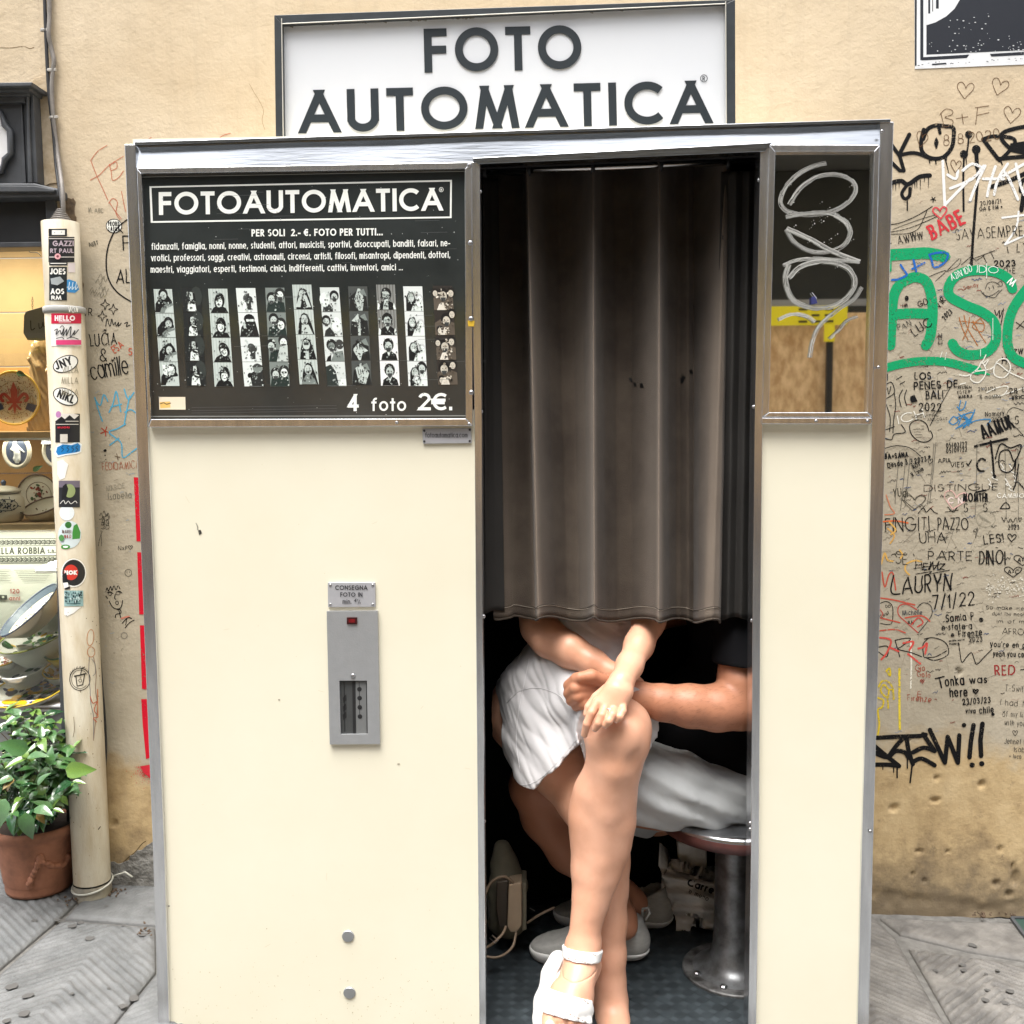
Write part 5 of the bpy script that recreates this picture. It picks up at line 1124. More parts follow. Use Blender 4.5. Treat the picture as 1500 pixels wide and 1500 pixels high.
# standing (right) leg
B.new()
B.chain([PR(788, 1045, .31, 74), PR(826, 1112, .20, 56), PR(864, 1172, .125, 45), PR(880, 1200, .10, 41)], .02)
B.chain([PR(880, 1200, .10, 41), PR(884, 1230, .105, 37), PR(885, 1262, .112, 36), PR(887, 1300, .105, 32), PR(890, 1350, .092, 27), PR(891, 1395, .085, 23.5), PR(892, 1435, .082, 22), PR(894, 1465, .08, 23)], .018)
B.chain([PR(889, 1300, .07, 20), PR(893, 1400, .068, 18), PR(895, 1470, .062, 20), PR(898, 1500, .035, 23), PR(900, 1528, -.01, 25), PR(902, 1548, -.05, 26)], .02)
B.chain([PR(894, 1465, .08, 23), PR(895, 1492, .098, 22)], .015)
for i, dx in enumerate((-17, -6, 3, 12, 20)): B.chain([PR(902+dx*1.0, 1552, -.06, 10), PR(902+dx*1.1, 1562-i, -.09+abs(i-1)*.004, 8 if i else 11)], .004)
B.new()
# her right arm (picture left): shoulder - elbow - wrist - hand tucked under
B.chain([PR(790, 750, .33, 34), PR(772, 840, .28, 29), PR(789, 918, .20, 24)], .02)
B.chain([PR(790, 918, .20, 27), PR(806, 936, .175, 27), PR(835, 953, .145, 25), PR(868, 970, .12, 19), PR(888, 980, .105, 15.5)], .018)
B.ell(PP(902, 988, .095), (.032, .02, .022), k=.015)
for i in range(4): B.chain([PR(905+i*1, 982+i*6, .09, 8), PR(925+i, 990+i*6, .085, 7.5), PR(938-i, 1000+i*6, .10, 7)], .003)
B.new()
# her left arm to the hand on the knee
B.chain([PR(978, 750, .33, 33), PR(990, 830, .27, 27), PR(968, 880, .19, 23)], .02)
B.chain([PR(966, 880, .19, 24), PR(950, 912, .145, 22), PR(936, 945, .09, 20.5), PR(922, 975, .03, 18.5), PR(912, 998, -.025, 17.5)], .016)
h0 = PP(906, 1006, -.035)
B.chain([PR(909, 1000, -.032, 17), PR(903, 1012, -.045, 17)], .012)
for a, b_ in (((898, 1008, -.045), (878, 1028, -.058)), ((903, 1012, -.050), (887, 1034, -.066)), ((909, 1015, -.052), (897, 1037, -.069)), ((915, 1015, -.048), (908, 1035, -.064))):
    B.chain([PR(*a, 12), PR(*b_, 9)], .012)
FING = ([(875, 1029, -.060, 7.8), (867, 1044, -.071, 6.7), (860, 1060, -.071, 6.3), (856, 1076, -.062, 5.3)],
           [(887, 1035, -.068, 7.8), (882, 1048, -.086, 6.9), (877, 1059, -.090, 6.3), (872, 1067, -.084, 5.4)],
           [(899, 1037, -.071, 7.6), (897, 1047, -.090, 6.8), (892, 1056, -.097, 6.2), (887, 1062, -.093, 5.3)],
           [(911, 1033, -.066, 7.0), (912, 1042, -.082, 6.0), (908, 1050, -.090, 5.6), (903, 1055, -.088, 4.9)],
           [(892, 1008, -.030, 9), (874, 1022, -.030, 8.0), (863, 1036, -.034, 7.0), (860, 1046, -.036, 6.0)])
for ch in FING:
    B.chain([PR(*c) for c in ch], .0018)
HB = (np.array([PP(830, 1000, .0)[0], -.19, PP(900, 1090, .0)[2]]), np.array([PP(985, 1000, .10)[0], .20, PP(950, 893, .08)[2]]))
FB = (np.array([.74, -.28, .04]), np.array([1.02, .12, PP(850, 1402, -.01)[2]]))
body = realise(B, BLO, BHI, BH, [(HB[0], HB[1], .0017, [3]), (FB[0], FB[1], .0024, [0])], 'body', M_SKW, wom)
D = Field((.70, -.12, .55), (1.20, .46, 1.36), .0028)
D.ell(PP(803, 1020, .30), (.130, .118, .105), k=.04); D.ell(PP(852, 962, .23), (.122, .105, .11), k=.05); D.ell(PP(876, 902, .245), (.114, .10, .12), k=.05); D.ell(PP(882, 820, .30), (.13, .10, .12), k=.04)
D.chain([PR(806, 985, .26, 52), PR(792, 1015, .23, 58), PR(800, 1060, .19, 62), PR(820, 1100, .135, 57), PR(842, 1136, .085, 54)], .03)      # right leg tube
D.chain([PR(780, 1035, .26, 44), PR(782, 1088, .19, 42), PR(798, 1130, .12, 40), PR(806, 1150, .10, 40)], .03)
D.chain([PR(846, 1005, .29, 66), PR(874, 1026, .17, 57), PR(899, 1060, .06, 60), PR(910, 1074, .03, 62), PR(915, 1080, .0, 62)], .03)                                   # left leg tube
D.chain([PR(820, 1010, .19, 50), PR(838, 1028, .13, 42)], .03)
hemR = D.half(PP(811, 1128, .12), PP(849, 1170, .12)-PP(811, 1128, .14)); 
ax_ = D.ax; X3 = ax_[0][:, None, None]; Y3 = ax_[1][None, :, None]; Z3 = ax_[2][None, None, :]
hemL = D.half(PP(905, 1080, .038), PP(905, 1085, .0)-PP(846, 1005, .29))
side = np.where(D.half(PP(851, 1085, .10), (1, 0.0, .25)) > 0, hemL, hemR)
F2 = np.maximum(D.F, side)
Ysl = np.broadcast_to(Y3, F2.shape); m_ = np.abs(F2) < .05; ii = np.nonzero(m_); xs = ax_[0][ii[0]]; ys = ax_[1][ii[1]]; zs = ax_[2][ii[2]]
wv_ = xs*.62+zs*.78; wrk = (wn(xs*1.2+zs*.5, ys, zs*1.6-xs*.8, 11, 11)-.5)*.012 + (1-np.abs(2*vnoise(wv_*1.0, (xs-zs)*.55+ys*.5+wn(xs, ys, zs, 7, 2)*.05, 34, 21)-1))*.008*vnoise(xs+ys, zs, 9, 5) + (1-np.abs(2*vnoise(wv_*.8-ys*.5, (xs+zs)*.4, 75, 25)-1))*.004
F2[ii] += wrk.astype(np.float32)
F2 = np.maximum(F2, -Z3+.0)
F2 = np.maximum(F2, Z3-1.33); 
DD = D.copy(F2)
M_LINEN = mat('white_linen', (.47, .46, .465), .9, var=.06, vscale=12, bump=.35, bscale=900, sheen=.2, spec=.15, bdist=.0006)
ps = DD.mesh('playsuit', M_LINEN, wom, relax=1)
DBV = None
# drawstring and seams
q = MB(); a = W(915, 908, .16); 
for dx, L_ in ((0, 30), (6, 26)):
    q.tube(smooth_path([W(914+dx*.4, 905, .185), W(914+dx*.6, 915, .178), W(911+dx*1.4, 925, .175), W(909+dx*1.7, 905+L_+8, .172)]), .0013, 5)
q.build('drawstring', M_LINEN, wom)
# sandals
M_SAND = mat('white_leather', (.74, .73, .71), .45, var=.05, vscale=30, bump=.3, bscale=500, bdist=.0005)
FT = B.real((.76, -.26, .04), (1.02, .12, .36), .0026, [0])
def band(c, n, wdt, t, name, clip=None, M=M_SAND):
    d = np.abs(FT.half(c, n))-wdt/2; F = np.maximum(FT.F-t, d)
    c_ = np.array(c); r_ = np.sqrt((FT.ax[0][:, None, None]-c_[0])**2+(FT.ax[1][None, :, None]-c_[1])**2+(FT.ax[2][None, None, :]-c_[2])**2)-.078
    F = np.maximum(F, r_)
    if clip is not None: F = np.maximum(F, clip)
    f = FT.copy(F)
    return f
sandal = sub('sandal', None, wom); sandal['label'] = 'white leather sandal on the raised foot'
footdir = PP(836, 1478, -.11)-PP(853, 1400, -.03)
band(PP(850, 1397, -.035), (.12, .30, .94), .021, .0042, 'strap').mesh('ankle_strap', M_SAND, sandal)
cb = PP(831, 1472, -.10); band(cb, np.array([-.24, -.42, -.87]) , .042, .0048, 'strap', clip=FT.half(PP(868, 1470, -.09), (1, .1, .2))).mesh('toe_strap', M_SAND, sandal)
q = MB(); q.tube([PP(868, 1410, .0), PP(866, 1435, -.02), PP(863, 1462, -.07)], .006, 8); q.build('side_strap', M_SAND, sandal, smooth=True); q = MB(); q.tube([PP(824, 1400, .0), PP(812, 1425, -.02), PP(806, 1460, -.07)], .007, 8); q.build('side_strap', M_SAND, sandal, smooth=True)
# sole: footbed outline swept along the back of the foot
SF = Field((.74, -.26, .02), (1.02, .14, .40), .0030)
SF.chain([PR(846, 1425, .035, 22), PR(838, 1448, -.005, 23), PR(826, 1478, -.055, 28), PR(818, 1504, -.105, 30), PR(818, 1522, -.135, 27)], .02)
SF.chain([PR(818, 1408, .02, 15), PR(811, 1430, .0, 16), PR(808, 1450, -.03, 15), PR(800, 1468, -.06, 15), PR(796, 1490, -.10, 15)], .02)
# keep the sole clear of the foot's upper side
nfb = np.array([.12, -.62, .55]); nfb /= np.linalg.norm(nfb)
SF.F = np.maximum(SF.F, SF.half(PP(834, 1470, -.075), nfb)-.012)
SF.mesh('sole', M_SAND, sandal)
s2 = sub('sandal', None, wom); s2['label'] = 'white leather sandal on the foot standing on the floor'
fc = PP(898, 1530, -.02); F2f = B.real(fc-np.array([.09, .17, .09]), fc+np.array([.09, .17, .14]), .003, [1]); zz_ = np.broadcast_to(F2f.ax[2][None, None, :], F2f.F.shape); zb_ = float(zz_[F2f.F < 0].min())
F2f.copy(np.maximum(F2f.F-.006, zz_-zb_-.010)).mesh('sole', M_SAND, s2)
for c_, nm_ in ((PP(901, 1548, -.05), 'toe_strap'),):
    d_ = np.abs(F2f.half(c_, (0, -.8, .6) if nm_ == 'toe_strap' else (0, -.3, 1)))-(.018 if nm_ == 'toe_strap' else .010); sp_ = np.sqrt((F2f.ax[0][:, None, None]-c_[0])**2+(F2f.ax[1][None, :, None]-c_[1])**2+(F2f.ax[2][None, None, :]-c_[2])**2)-.058; F2f.copy(np.maximum(np.maximum(F2f.F-.004, d_), sp_)).mesh(nm_, M_SAND, s2)
toenail_M = mat('bare_nail', (.72, .45, .36), .25, spec=.6)
for (a, b_, c, r) in toes:
    p, rr = PR(c[0]+.5, c[1]-2.0, c[2]-.0, r); q = MB(); q.rev(p+np.array([0, -rr*.86, .003]), [(rr*.62, -.0008), (rr*.6, .0006), (rr*.3, .0014), (0, .0016)], 14, axis=(0, -1, .55)); q.build('toenail', toenail_M, body, smooth=True)
# stitching along the straps
M_ST = mat('brown_stitching', (.30, .17, .10), .8)
def snap(pts, M_obj, n, off=.0006):
    me = M_obj.data; T0 = M_obj.location; q = M_obj.parent
    while q is not None: T0 = T0+q.location; q = q.parent
    bv = BVHTree.FromPolygons([v.co+T0 for v in me.vertices], [tuple(p.vertices) for p in me.polygons]); P = smooth_path([(a, b_, 0) for a, b_ in pts], n); out = []
    for p in P:
        d = ray(p.x, p.y); h = bv.ray_cast(CAM, d)
        if h[0] is not None: out.append(h[0]-d*off)
    return out
def dashes(P, r, name, M, parent):
    q = MB()
    for i in range(0, len(P)-1, 2): q.tube([P[i], P[i+1]], r, 4)
    if q.v: o = q.build(name, M, parent); o['kind'] = 'stuff'
for nm, rows in (('ankle_strap', [[(826, 1388), (845, 1390), (862, 1394), (873, 1400)], [(824, 1403), (842, 1405), (860, 1411), (870, 1418)]]), ('toe_strap', [[(800, 1452), (818, 1448), (840, 1455), (862, 1470)], [(797, 1478), (815, 1478), (840, 1488), (860, 1498)]])):
    ob = [o for o in sandal.children if o.name.startswith(nm)][0]
    for r_ in rows: dashes(snap(r_, ob, 8), .0007, 'stitching', M_ST, sandal)
for ch in FING[:4]:
    p, rr = PR(*ch[3]); p0_ = PP(*ch[2][:3]); dd_ = (p-p0_)/np.linalg.norm(p-p0_); nn_ = np.array([0, -1, .25])-dd_*(dd_@np.array([0, -1, .25])); nn_ /= np.linalg.norm(nn_); sd_ = np.cross(dd_, nn_); q = MB()
    V_ = [Vector(p+nn_*(rr*(.92-.25*abs(u)**2))+sd_*(rr*.72*u)+dd_*(rr*(v_))) for v_ in (-.95, -.4, .1, .5) for u in (-.8, -.4, 0, .4, .8)]; q.add(V_, [(j*5+i, j*5+i+1, (j+1)*5+i+1, (j+1)*5+i) for j in range(3) for i in range(4)]); o = q.build('fingernail', mat('polished_nail', (.74, .52, .45), .2, spec=.6), body, smooth=True); o.modifiers.new('t', 'SOLIDIFY').thickness = .0006
hp = snap([(769, 1162), (784, 1157), (800, 1147), (815, 1133), (830, 1117), (842, 1104), (852, 1089)], ps, 6, .0008)
q = MB(); q.tube(hp, .0022, 6); q.build('hem_edge', M_LINEN, ps, smooth=True)
for pts in ([(763, 1150), (780, 1147), (796, 1136), (812, 1121), (828, 1103), (845, 1083)], [(742, 1030), (762, 1012), (790, 1008), (818, 1018), (828, 1030)], [(775, 965), (768, 1000), (760, 1040), (756, 1085), (762, 1130)], [(835, 985), (845, 1010), (852, 1045)]):
    hs_ = snap(pts, ps, 8, .0006); q = MB(); q.tube(hs_, .0007, 5) if len(hs_) > 2 else None; q.build('seam', mat('linen_seam', (.50, .49, .50), .9), ps, smooth=True)
# ring on her hand
q = MB(); c, rr = PR(893.5, 1043, -.079, 8.4); q.rev(c, [(rr, -.001), (rr+.0009, 0), (rr, .001)], 20, axis=tuple(PP(886, 1056, -.091)-PP(897, 1037, -.071))); q.rev(Vector(c)+Vector((-.002, -.010, .004)), [(0, -.002), (.0024, 0), (0, .002)], 8); q.build('finger_ring', mat('silver', (.8, .8, .8), .15, 1.), wom, smooth=True)
# hair (behind the curtain)
HF = Field(hc-.22, hc+.22, .008); HF.ell(hc+np.array([0, .022, .018]), (.086, .092, .11), k=.02); HF.chain([(hc+np.array([0, .06, 0]), .075), (hc+np.array([0, .085, -.16]), .06)], .03); HF.ell(hc+np.array([0, -.10, -.02]), (.055, .08, .085), k=.01, sub=True); HF.mesh('hair', mat('brown_hair', (.09, .05, .03), .5, var=.4, vscale=40, bump=1, bscale=200), wom)
# ---------------------------------------------------------------- the man
man = empty('person', (1.2, .3, .05)); tag(man, 'person in a black t-shirt and pale shorts on the stool, arm round the other', 'person', 'people sitting in the booth')
Mn = Rec(); MLO, MHI, MH = (.66, -.08, .03), (1.60, .60, 1.84), .0055
Mn.ell((1.335, .33, .53), (.15, .15, .11), k=.05); Mn.ell((1.34, .34, .68), (.13, .16, .14), k=.06); Mn.ell((1.32, .34, .90), (.12, .19, .17), k=.06); Mn.ell((1.31, .34, 1.06), (.10, .20, .08), k=.05)
Mn.chain([((1.30, .34, 1.12), .06), ((1.285, .34, 1.22), .055)], .03); mh = np.array([1.265, .34, 1.33]); Mn.ell(mh, (.095, .077, .115), k=.01); Mn.ell(mh+np.array([-.02, 0, -.06]), (.07, .06, .06), k=.02); Mn.ell(mh+np.array([-.10, 0, -.01]), (.02, .013, .026), k=.012)
for sy_ in (-1, 1): Mn.ell(mh+np.array([.01, sy_*.08, -.01]), (.02, .010, .03), k=.004)
# near arm
Mn.new()
Mn.chain([((1.31, .27, 1.05), .062), (PP(1082, 910, .175), .048), (PP(1085, 1000, .115), .045), (PP(1084, 1036, .105), .044)], .025)
Mn.chain([PR(1085, 1036, .105, 33), PR(1050, 1037, .085, 32.5), PR(1010, 1034, .075, 30), PR(970, 1029, .07, 25), PR(936, 1021, .065, 20.5), PR(918, 1015, .062, 20)], .018)
Mn.ell(PP(888, 1012, .052), (.040, .021, .030), k=.02)
for i, (a, b_, c) in enumerate((((868, 994, .045), (845, 995, .020), (833, 1004, .035)), ((866, 1005, .040), (843, 1008, .015), (833, 1016, .032)), ((866, 1016, .040), (846, 1020, .015), (837, 1026, .032)), ((870, 1026, .042), (853, 1030, .020), (845, 1034, .035)))):
    Mn.chain([PR(*a, 11), PR(*b_, 9.5), PR(*c, 8.5)], .003)
Mn.chain([PR(890, 1000, .04, 11), PR(866, 990, .02, 9.5), PR(850, 992, .012, 8)], .006)
Mn.new()
# far arm behind her
Mn.chain([((1.30, .50, 1.04), .06), ((1.17, .52, .86), .048), ((1.0, .50, .80), .04), ((.88, .46, .80), .033)], .02)
Mn.new()
# thighs and shins
Mn.chain([((1.33, .30, .52), .10), PR(1000, 1168, .27, 52), PR(900, 1160, .26, 46), PR(785, 1150, .28, 38)], .02)
Mn.chain([PR(785, 1153, .28, 37), PR(800, 1195, .30, 35), PR(835, 1245, .31, 32), PR(880, 1285, .32, 24), PR(915, 1310, .33, 19), PR(932, 1322, .33, 18)], .02)
Mn.new()
Mn.chain([((1.33, .40, .50), .10), PR(960, 1170, .42, 50), PR(850, 1165, .42, 40)], .02)
Mn.chain([PR(850, 1165, .42, 36), PR(870, 1230, .40, 32), PR(895, 1300, .34, 24), PR(912, 1345, .24, 19), PR(915, 1358, .22, 19)], .02)
fa_, fb_ = PP(905, 1045, .0), PP(822, 978, .0)
mb = realise(Mn, MLO, MHI, MH, [(np.array([fa_[0]-.12, -.05, fa_[2]-.08]), np.array([PP(1120, 1000, .1)[0], .19, PP(1000, 950, .1)[2]]), .0026, [1])], 'body', M_SKM, man)
class _g: pass
Mn = Field(MLO, MHI, .0055)
def hair_on(pts_fn, n, name, M, parent):
    q = MB()
    for _ in range(n):
        a, b_ = pts_fn(); q.tube([a, (Vector(a)+Vector(b_))*.5+Vector((0, 0, .0006)), b_], .00010, 3, cap=False)
    o = q.build(name, M, parent); o['kind'] = 'stuff'
bvm = BVHTree.FromPolygons([tuple(v.co+Vector(man.location)+mb.location) for v in mb.data.vertices], [tuple(p.vertices) for p in mb.data.polygons])
def armhair():
    while True:
        px = random.uniform(940, 1092); py = random.uniform(1000, 1066); h = bvm.ray_cast(CAM, ray(px, py))
        if h[0] is None: continue
        t = Vector((-.7, -.2, random.uniform(-.5, .3))); t = (t-h[1]*t.dot(h[1])).normalized()*random.uniform(.005, .011); return h[0], h[0]+t+h[1]*.0012
hair_on(armhair, 300, 'arm_hair', mat('dark_arm_hair', (.06, .03, .02), .6), mb)
X4, Y4, Z4 = Mn.ax[0][:, None, None], Mn.ax[1][None, :, None], Mn.ax[2][None, None, :]
# t-shirt
TS = Field(Mn.lo, Mn.lo+(Mn.n-1)*Mn.h, Mn.h); TS.n = Mn.n; TS.ax = Mn.ax; TS.F = np.full(tuple(Mn.n), 1., np.float32)
TS.ell((1.325, .33, .56), (.175, .185, .09), k=.05); TS.ell((1.32, .34, .70), (.165, .185, .16), k=.06); TS.ell((1.30, .34, .90), (.15, .205, .19), k=.06); TS.ell((1.30, .34, 1.06), (.12, .215, .09), k=.05)
TS.chain([((1.31, .27, 1.05), .075), (PP(1086, 915, .17), .060), (PP(1087, 945, .145), .060), (PP(1088, 985, .118), .060)], .02)
TS.chain([((1.29, .5, 1.04), .075), ((1.2, .52, .90), .065)], .02)
TS.ell((1.16, .30, .62), (.10, .12, .12), k=.05)
TF = np.maximum(TS.F, -TS.half(PP(1088, 971, .118), (0, .1, 1)) - np.where((X4 > 5), 1, 0)) if False else TS.F
near = (Y4 < .20) & (X4 > 1.12) & (Z4 < PP(1080, 971, .10)[2]+.002) & (Z4 > .70)
TF = np.where(near, np.maximum(TF, PP(1080, 971, .10)[2]+.002-Z4), TF)
i2 = np.nonzero(np.abs(TF) < .04); xs, ys, zs = TS.ax[0][i2[0]], TS.ax[1][i2[1]], TS.ax[2][i2[2]]; TF = TF.astype(np.float32).copy(); TF[i2] += ((wn(xs, ys, zs*1.5, 14, 5)-.5)*.018).astype(np.float32)
TF = np.maximum(TF, np.broadcast_to(.455-Z4, TF.shape))
TS.copy(np.maximum(TF, X4-1.446)).mesh('t_shirt', mat('black_cotton', (.005, .005, .006), .95, bump=.3, bscale=600, spec=.1), man)
# shorts
SH = Field(Mn.lo, Mn.lo+(Mn.n-1)*Mn.h, Mn.h); SH.n = Mn.n; SH.ax = Mn.ax; SH.F = np.full(tuple(Mn.n), 1., np.float32)
SH.ell((1.30, .29, .495), (.19, .17, .085), k=.04)
SH.chain([PR(1110, 1175, .20, 30), PR(1040, 1172, .17, 42), PR(985, 1156, .165, 55), PR(935, 1144, .17, 62), PR(880, 1135, .18, 66)], .03)
SH.chain([PR(1040, 1165, .4, 55), PR(930, 1160, .40, 58), PR(890, 1160, .4, 56)], .03)
SF_ = np.maximum(SH.F, -SH.half(PP(885, 1150, .2), (1, 0, .1))); i2 = np.nonzero(np.abs(SF_) < .04); xs, ys, zs = SH.ax[0][i2[0]], SH.ax[1][i2[1]], SH.ax[2][i2[2]]
SF_ = SF_.astype(np.float32).copy(); ang_ = zs*.83+xs*.55; SF_[i2] += (.0045*np.sin(ang_*120+wn(xs, ys, zs, 9, 3)*5)+(wn(xs, ys, zs, 18, 7)-.5)*.010+(1-np.abs(2*vnoise(xs*.5+zs*.9, xs*.25+ys, 55, 8)-1))*.004).astype(np.float32)
SH.copy(np.maximum(SF_, X4-1.446)).mesh('shorts', mat('pale_grey_cotton', (.42, .435, .44), .9, var=.08, vscale=15, bump=.3, bscale=700), man)
q = MB(); c = PP(940, 1022, .066); ax3 = PP(918, 1015, .062)-PP(950, 1024, .067)
q.rev(c, [(.0300, -.006), (.0322, -.0045), (.0322, .0045), (.0300, .006)], 26, axis=tuple(ax3)); q.build('bracelet', mat('black_strap', (.015, .014, .014), .45), man, smooth=True)
q = MB(); q.rev(c+ax3/np.linalg.norm(ax3)*.009, [(.0310, -.0008), (.0318, 0), (.0310, .0008)], 26, axis=tuple(ax3)); q.build('bracelet', mat('silver', (.8, .8, .8), .15, 1.), man, smooth=True)
# knitted slip-on shoes
M_KNIT = mat('grey_knit', (.50, .50, .475), .9, var=.15, vscale=60, bump=.8, bscale=300, bdist=.001, stretch=(1, 1, 3)); M_FOAM = mat('pale_foam_sole', (.78, .78, .76), .6)
def shoe(heel, toe, lb, h0=.05):
    sh = sub('shoe', None, man); sh['label'] = lb
    H = np.array(heel); Tt = np.array(toe); d = (Tt-H)/np.linalg.norm(Tt-H); s_ = np.cross(d, [0, 0, 1]); L_ = np.linalg.norm(Tt-H)
    f = Field(np.minimum(H, Tt)-.07, np.maximum(H, Tt)+np.array([.07, .07, .15]), .004)
    up = np.array([0, 0, 1.])
    f.chain([(H+up*.045+d*.025, .040), (H+up*.040+d*L_*.35, .040), (H+up*.034+d*L_*.62, .043), (H+up*.028+d*L_*.85, .037), (H+up*.026+d*(L_-.02), .030)], .02)
    f.chain([(H+up*.055+d*.03, .036), (H+up*.085+d*.035, .036)], .02); f.chain([(H+up*.06+d*.06, .034), (H+up*.062+d*L_*.45, .030)], .02)
    zc = np.broadcast_to(f.ax[2][None, None, :], f.F.shape)
    open_ = np.sqrt(((f.ax[0][:, None, None]-(H+d*.05)[0])**2+(f.ax[1][None, :, None]-(H+d*.05)[1])**2))-.029
    up_f = np.maximum(f.F, H[2]+.022-zc); up_f = np.maximum(up_f, zc-(H[2]+.105)+np.broadcast_to(np.clip(f.half(H+d*.02, d), 0, 1)*.28, zc.shape)); up_f = np.maximum(up_f, -np.maximum(open_, H[2]+.07-zc))
    f.copy(up_f).mesh('upper', M_KNIT, sh)
    g = f.copy(f.F-.004); g.F = np.maximum(g.F, zc-(H[2]+.029)); g.F = np.maximum(g.F, H[2]+.001-zc); g.mesh('sole', M_FOAM, sh)
    q = MB(); c = H+up*.105-d*.008; q.tube([c-up*.010+d*.004, c+up*.008-d*.006, c+up*.020-d*.002, c+up*.018+d*.010, c+up*.002+d*.012], .0032, 8); q.build('heel_loop', M_KNIT, sh, smooth=True)
z0 = .052
a = G(949, 1404, z0); c = G(778, 1402, z0+.0); shoe((a.x-.01, a.y, z0), (c.x+.01, c.y-.0, z0), 'pale grey knitted slip-on shoe nearest the camera')
a = G(985, 1358, z0); c = G(818, 1348, z0); shoe((a.x-.012, a.y, z0), (c.x, c.y, z0), 'grey knitted slip-on shoe set further back')
# ================================================================ bags on the booth floor
hb = empty('handbag', (.76, .4, .05)); tag(hb, 'beige leather handbag standing on the booth floor in the left corner', 'handbag')
M_TAN = mat('beige_leather', (.46, .35, .24), .5, var=.15, vscale=12, bump=.3, bscale=300); M_OLIVE = mat('olive_canvas', (.19, .175, .125), .8, var=.2, vscale=20)
def softbox(px, Y, d, M, name, parent, bev=.012, rot=None):
    q = MB(); q.q(px, Y, d); o = q.build(name, M, parent); b = o.modifiers.new('b', 'BEVEL'); b.width = bev; b.segments = 4; o.data.polygons.foreach_set('use_smooth', [True]*len(o.data.polygons)); return o
bf = Field(np.array(W(690, 1400, .30))-np.array([.02, .02, .03]), np.array(W(800, 1210, .46))+.03, .004)
bf.chain([PR(734, 1240, .38, 10), PR(738, 1262, .37, 15), PR(744, 1292, .35, 22)], .03); bf.chain([PR(735, 1300, .35, 20), PR(733, 1350, .35, 20)], .03); bf.chain([PR(752, 1300, .35, 18), PR(752, 1352, .35, 18)], .03)
bi = np.nonzero(np.abs(bf.F) < .03); bf.F[bi] += ((vnoise(bf.ax[0][bi[0]], bf.ax[2][bi[2]], 45, 6)-.5)*.007).astype(np.float32); bf.mesh('body', M_OLIVE, hb)
softbox([(745, 1296), (764, 1293), (764, 1356), (757, 1366), (748, 1366), (743, 1358)], .255, .05, M_TAN, 'gusset', hb, .003)
softbox([(764, 1293), (771, 1294), (771, 1362), (765, 1364)], .275, .07, M_OLIVE, 'side_panel', hb, .002)
softbox([(727, 1292), (745, 1290), (743, 1357), (731, 1360), (726, 1330)], .275, .03, mat('dark_brown_leather', (.07, .055, .04), .5), 'pocket', hb, .004)
M_STRAP = mat('tan_strap', (.26, .19, .13), .55)
q = MB(); q.tube(smooth_path([W(712, 1352, .235), W(709, 1322, .24), W(718, 1294, .25), W(738, 1284, .25), W(752, 1293, .26)]), .0032, 6); q.build('handle', M_STRAP, hb, smooth=True); q = MB()
q.tube(smooth_path([W(705, 1392, .20), W(722, 1382, .20), W(736, 1368, .22), W(741, 1357, .24)]), .0032, 6); q.build('strap', M_STRAP, hb, smooth=True); q = MB(); q.tube(smooth_path([W(706, 1400, .20), W(730, 1402, .20), W(750, 1388, .21), W(756, 1366, .24)]), .0030, 6); q.build('strap', M_STRAP, hb, smooth=True); q = MB()
q.tube(smooth_path([W(772, 1352, .30), W(790, 1340, .30), W(812, 1329, .31)]), .003, 6); q.build('strap', M_STRAP, hb, smooth=True)
q = MB(); 
pq = [W(721, 1370, .190), W(730, 1378, .188), W(726, 1382, .188), W(717, 1374, .190)]; q.tube(pq, .0013, 5, closed=True); q.build('buckle', M_SCREW, hb)
q = MB(); q.tube([W(776, 1330, .28), W(783, 1334, .27)], .0013, 5); q.tube(smooth_path([W(712, 1305, .25), W(716, 1330, .24), W(716, 1345, .24)]), .0012, 5); q.build('zip_pull', M_SCREW, hb)
bagp = empty('carrier_bag', (1.17, .42, .05)); tag(bagp, 'crumpled translucent white carrier bag behind the stool post', 'bag')
M_PLB = mat('white_plastic_film', (.85, .85, .83), .3, var=.15, vscale=12, bump=.8, bscale=25, bdist=.01)
q = MB(); V_ = []; nU, nV = 26, 20
Pq = [(965, 1268), (1075, 1300), (1075, 1372), (990, 1350)]
for j in range(nV+1):
    for i in range(nU+1):
        u, v = i/nU, j/nV; x = (Pq[0][0]*(1-u)+Pq[1][0]*u)*(1-v)+(Pq[3][0]*(1-u)+Pq[2][0]*u)*v; y = (Pq[0][1]*(1-u)+Pq[1][1]*u)*(1-v)+(Pq[3][1]*(1-u)+Pq[2][1]*u)*v
        V_.append(W(x+random.gauss(0, .4), y+random.gauss(0, .4), .42-.055*math.sin(PI*u)*math.sin(PI*v)+.014*math.sin(v*22+u*5)+random.gauss(0, .001)))
q.add(V_, [(j*(nU+1)+i, (j+1)*(nU+1)+i, (j+1)*(nU+1)+i+1, j*(nU+1)+i+1) for j in range(nV) for i in range(nU)]); o = q.build('film', M_PLB, bagp, smooth=True); s_ = o.modifiers.new('t', 'SOLIDIFY'); s_.thickness = .06; s_.offset = -1
softbox([(992, 1233), (1036, 1240), (1036, 1290), (996, 1280)], .47, .03, M_PLB, 'handle_flap', bagp, .006)
BV = BVHTree.FromPolygons([tuple(p) for p in V_], [(j*(nU+1)+i, (j+1)*(nU+1)+i, (j+1)*(nU+1)+i+1, j*(nU+1)+i+1) for j in range(nV) for i in range(nU)])
def on_bag(px, py, z):
    d = ray(px, py); h = BV.ray_cast(CAM, d); return (h[0] if h[0] is not None else W(px, py, .37))-d*(z+.001)
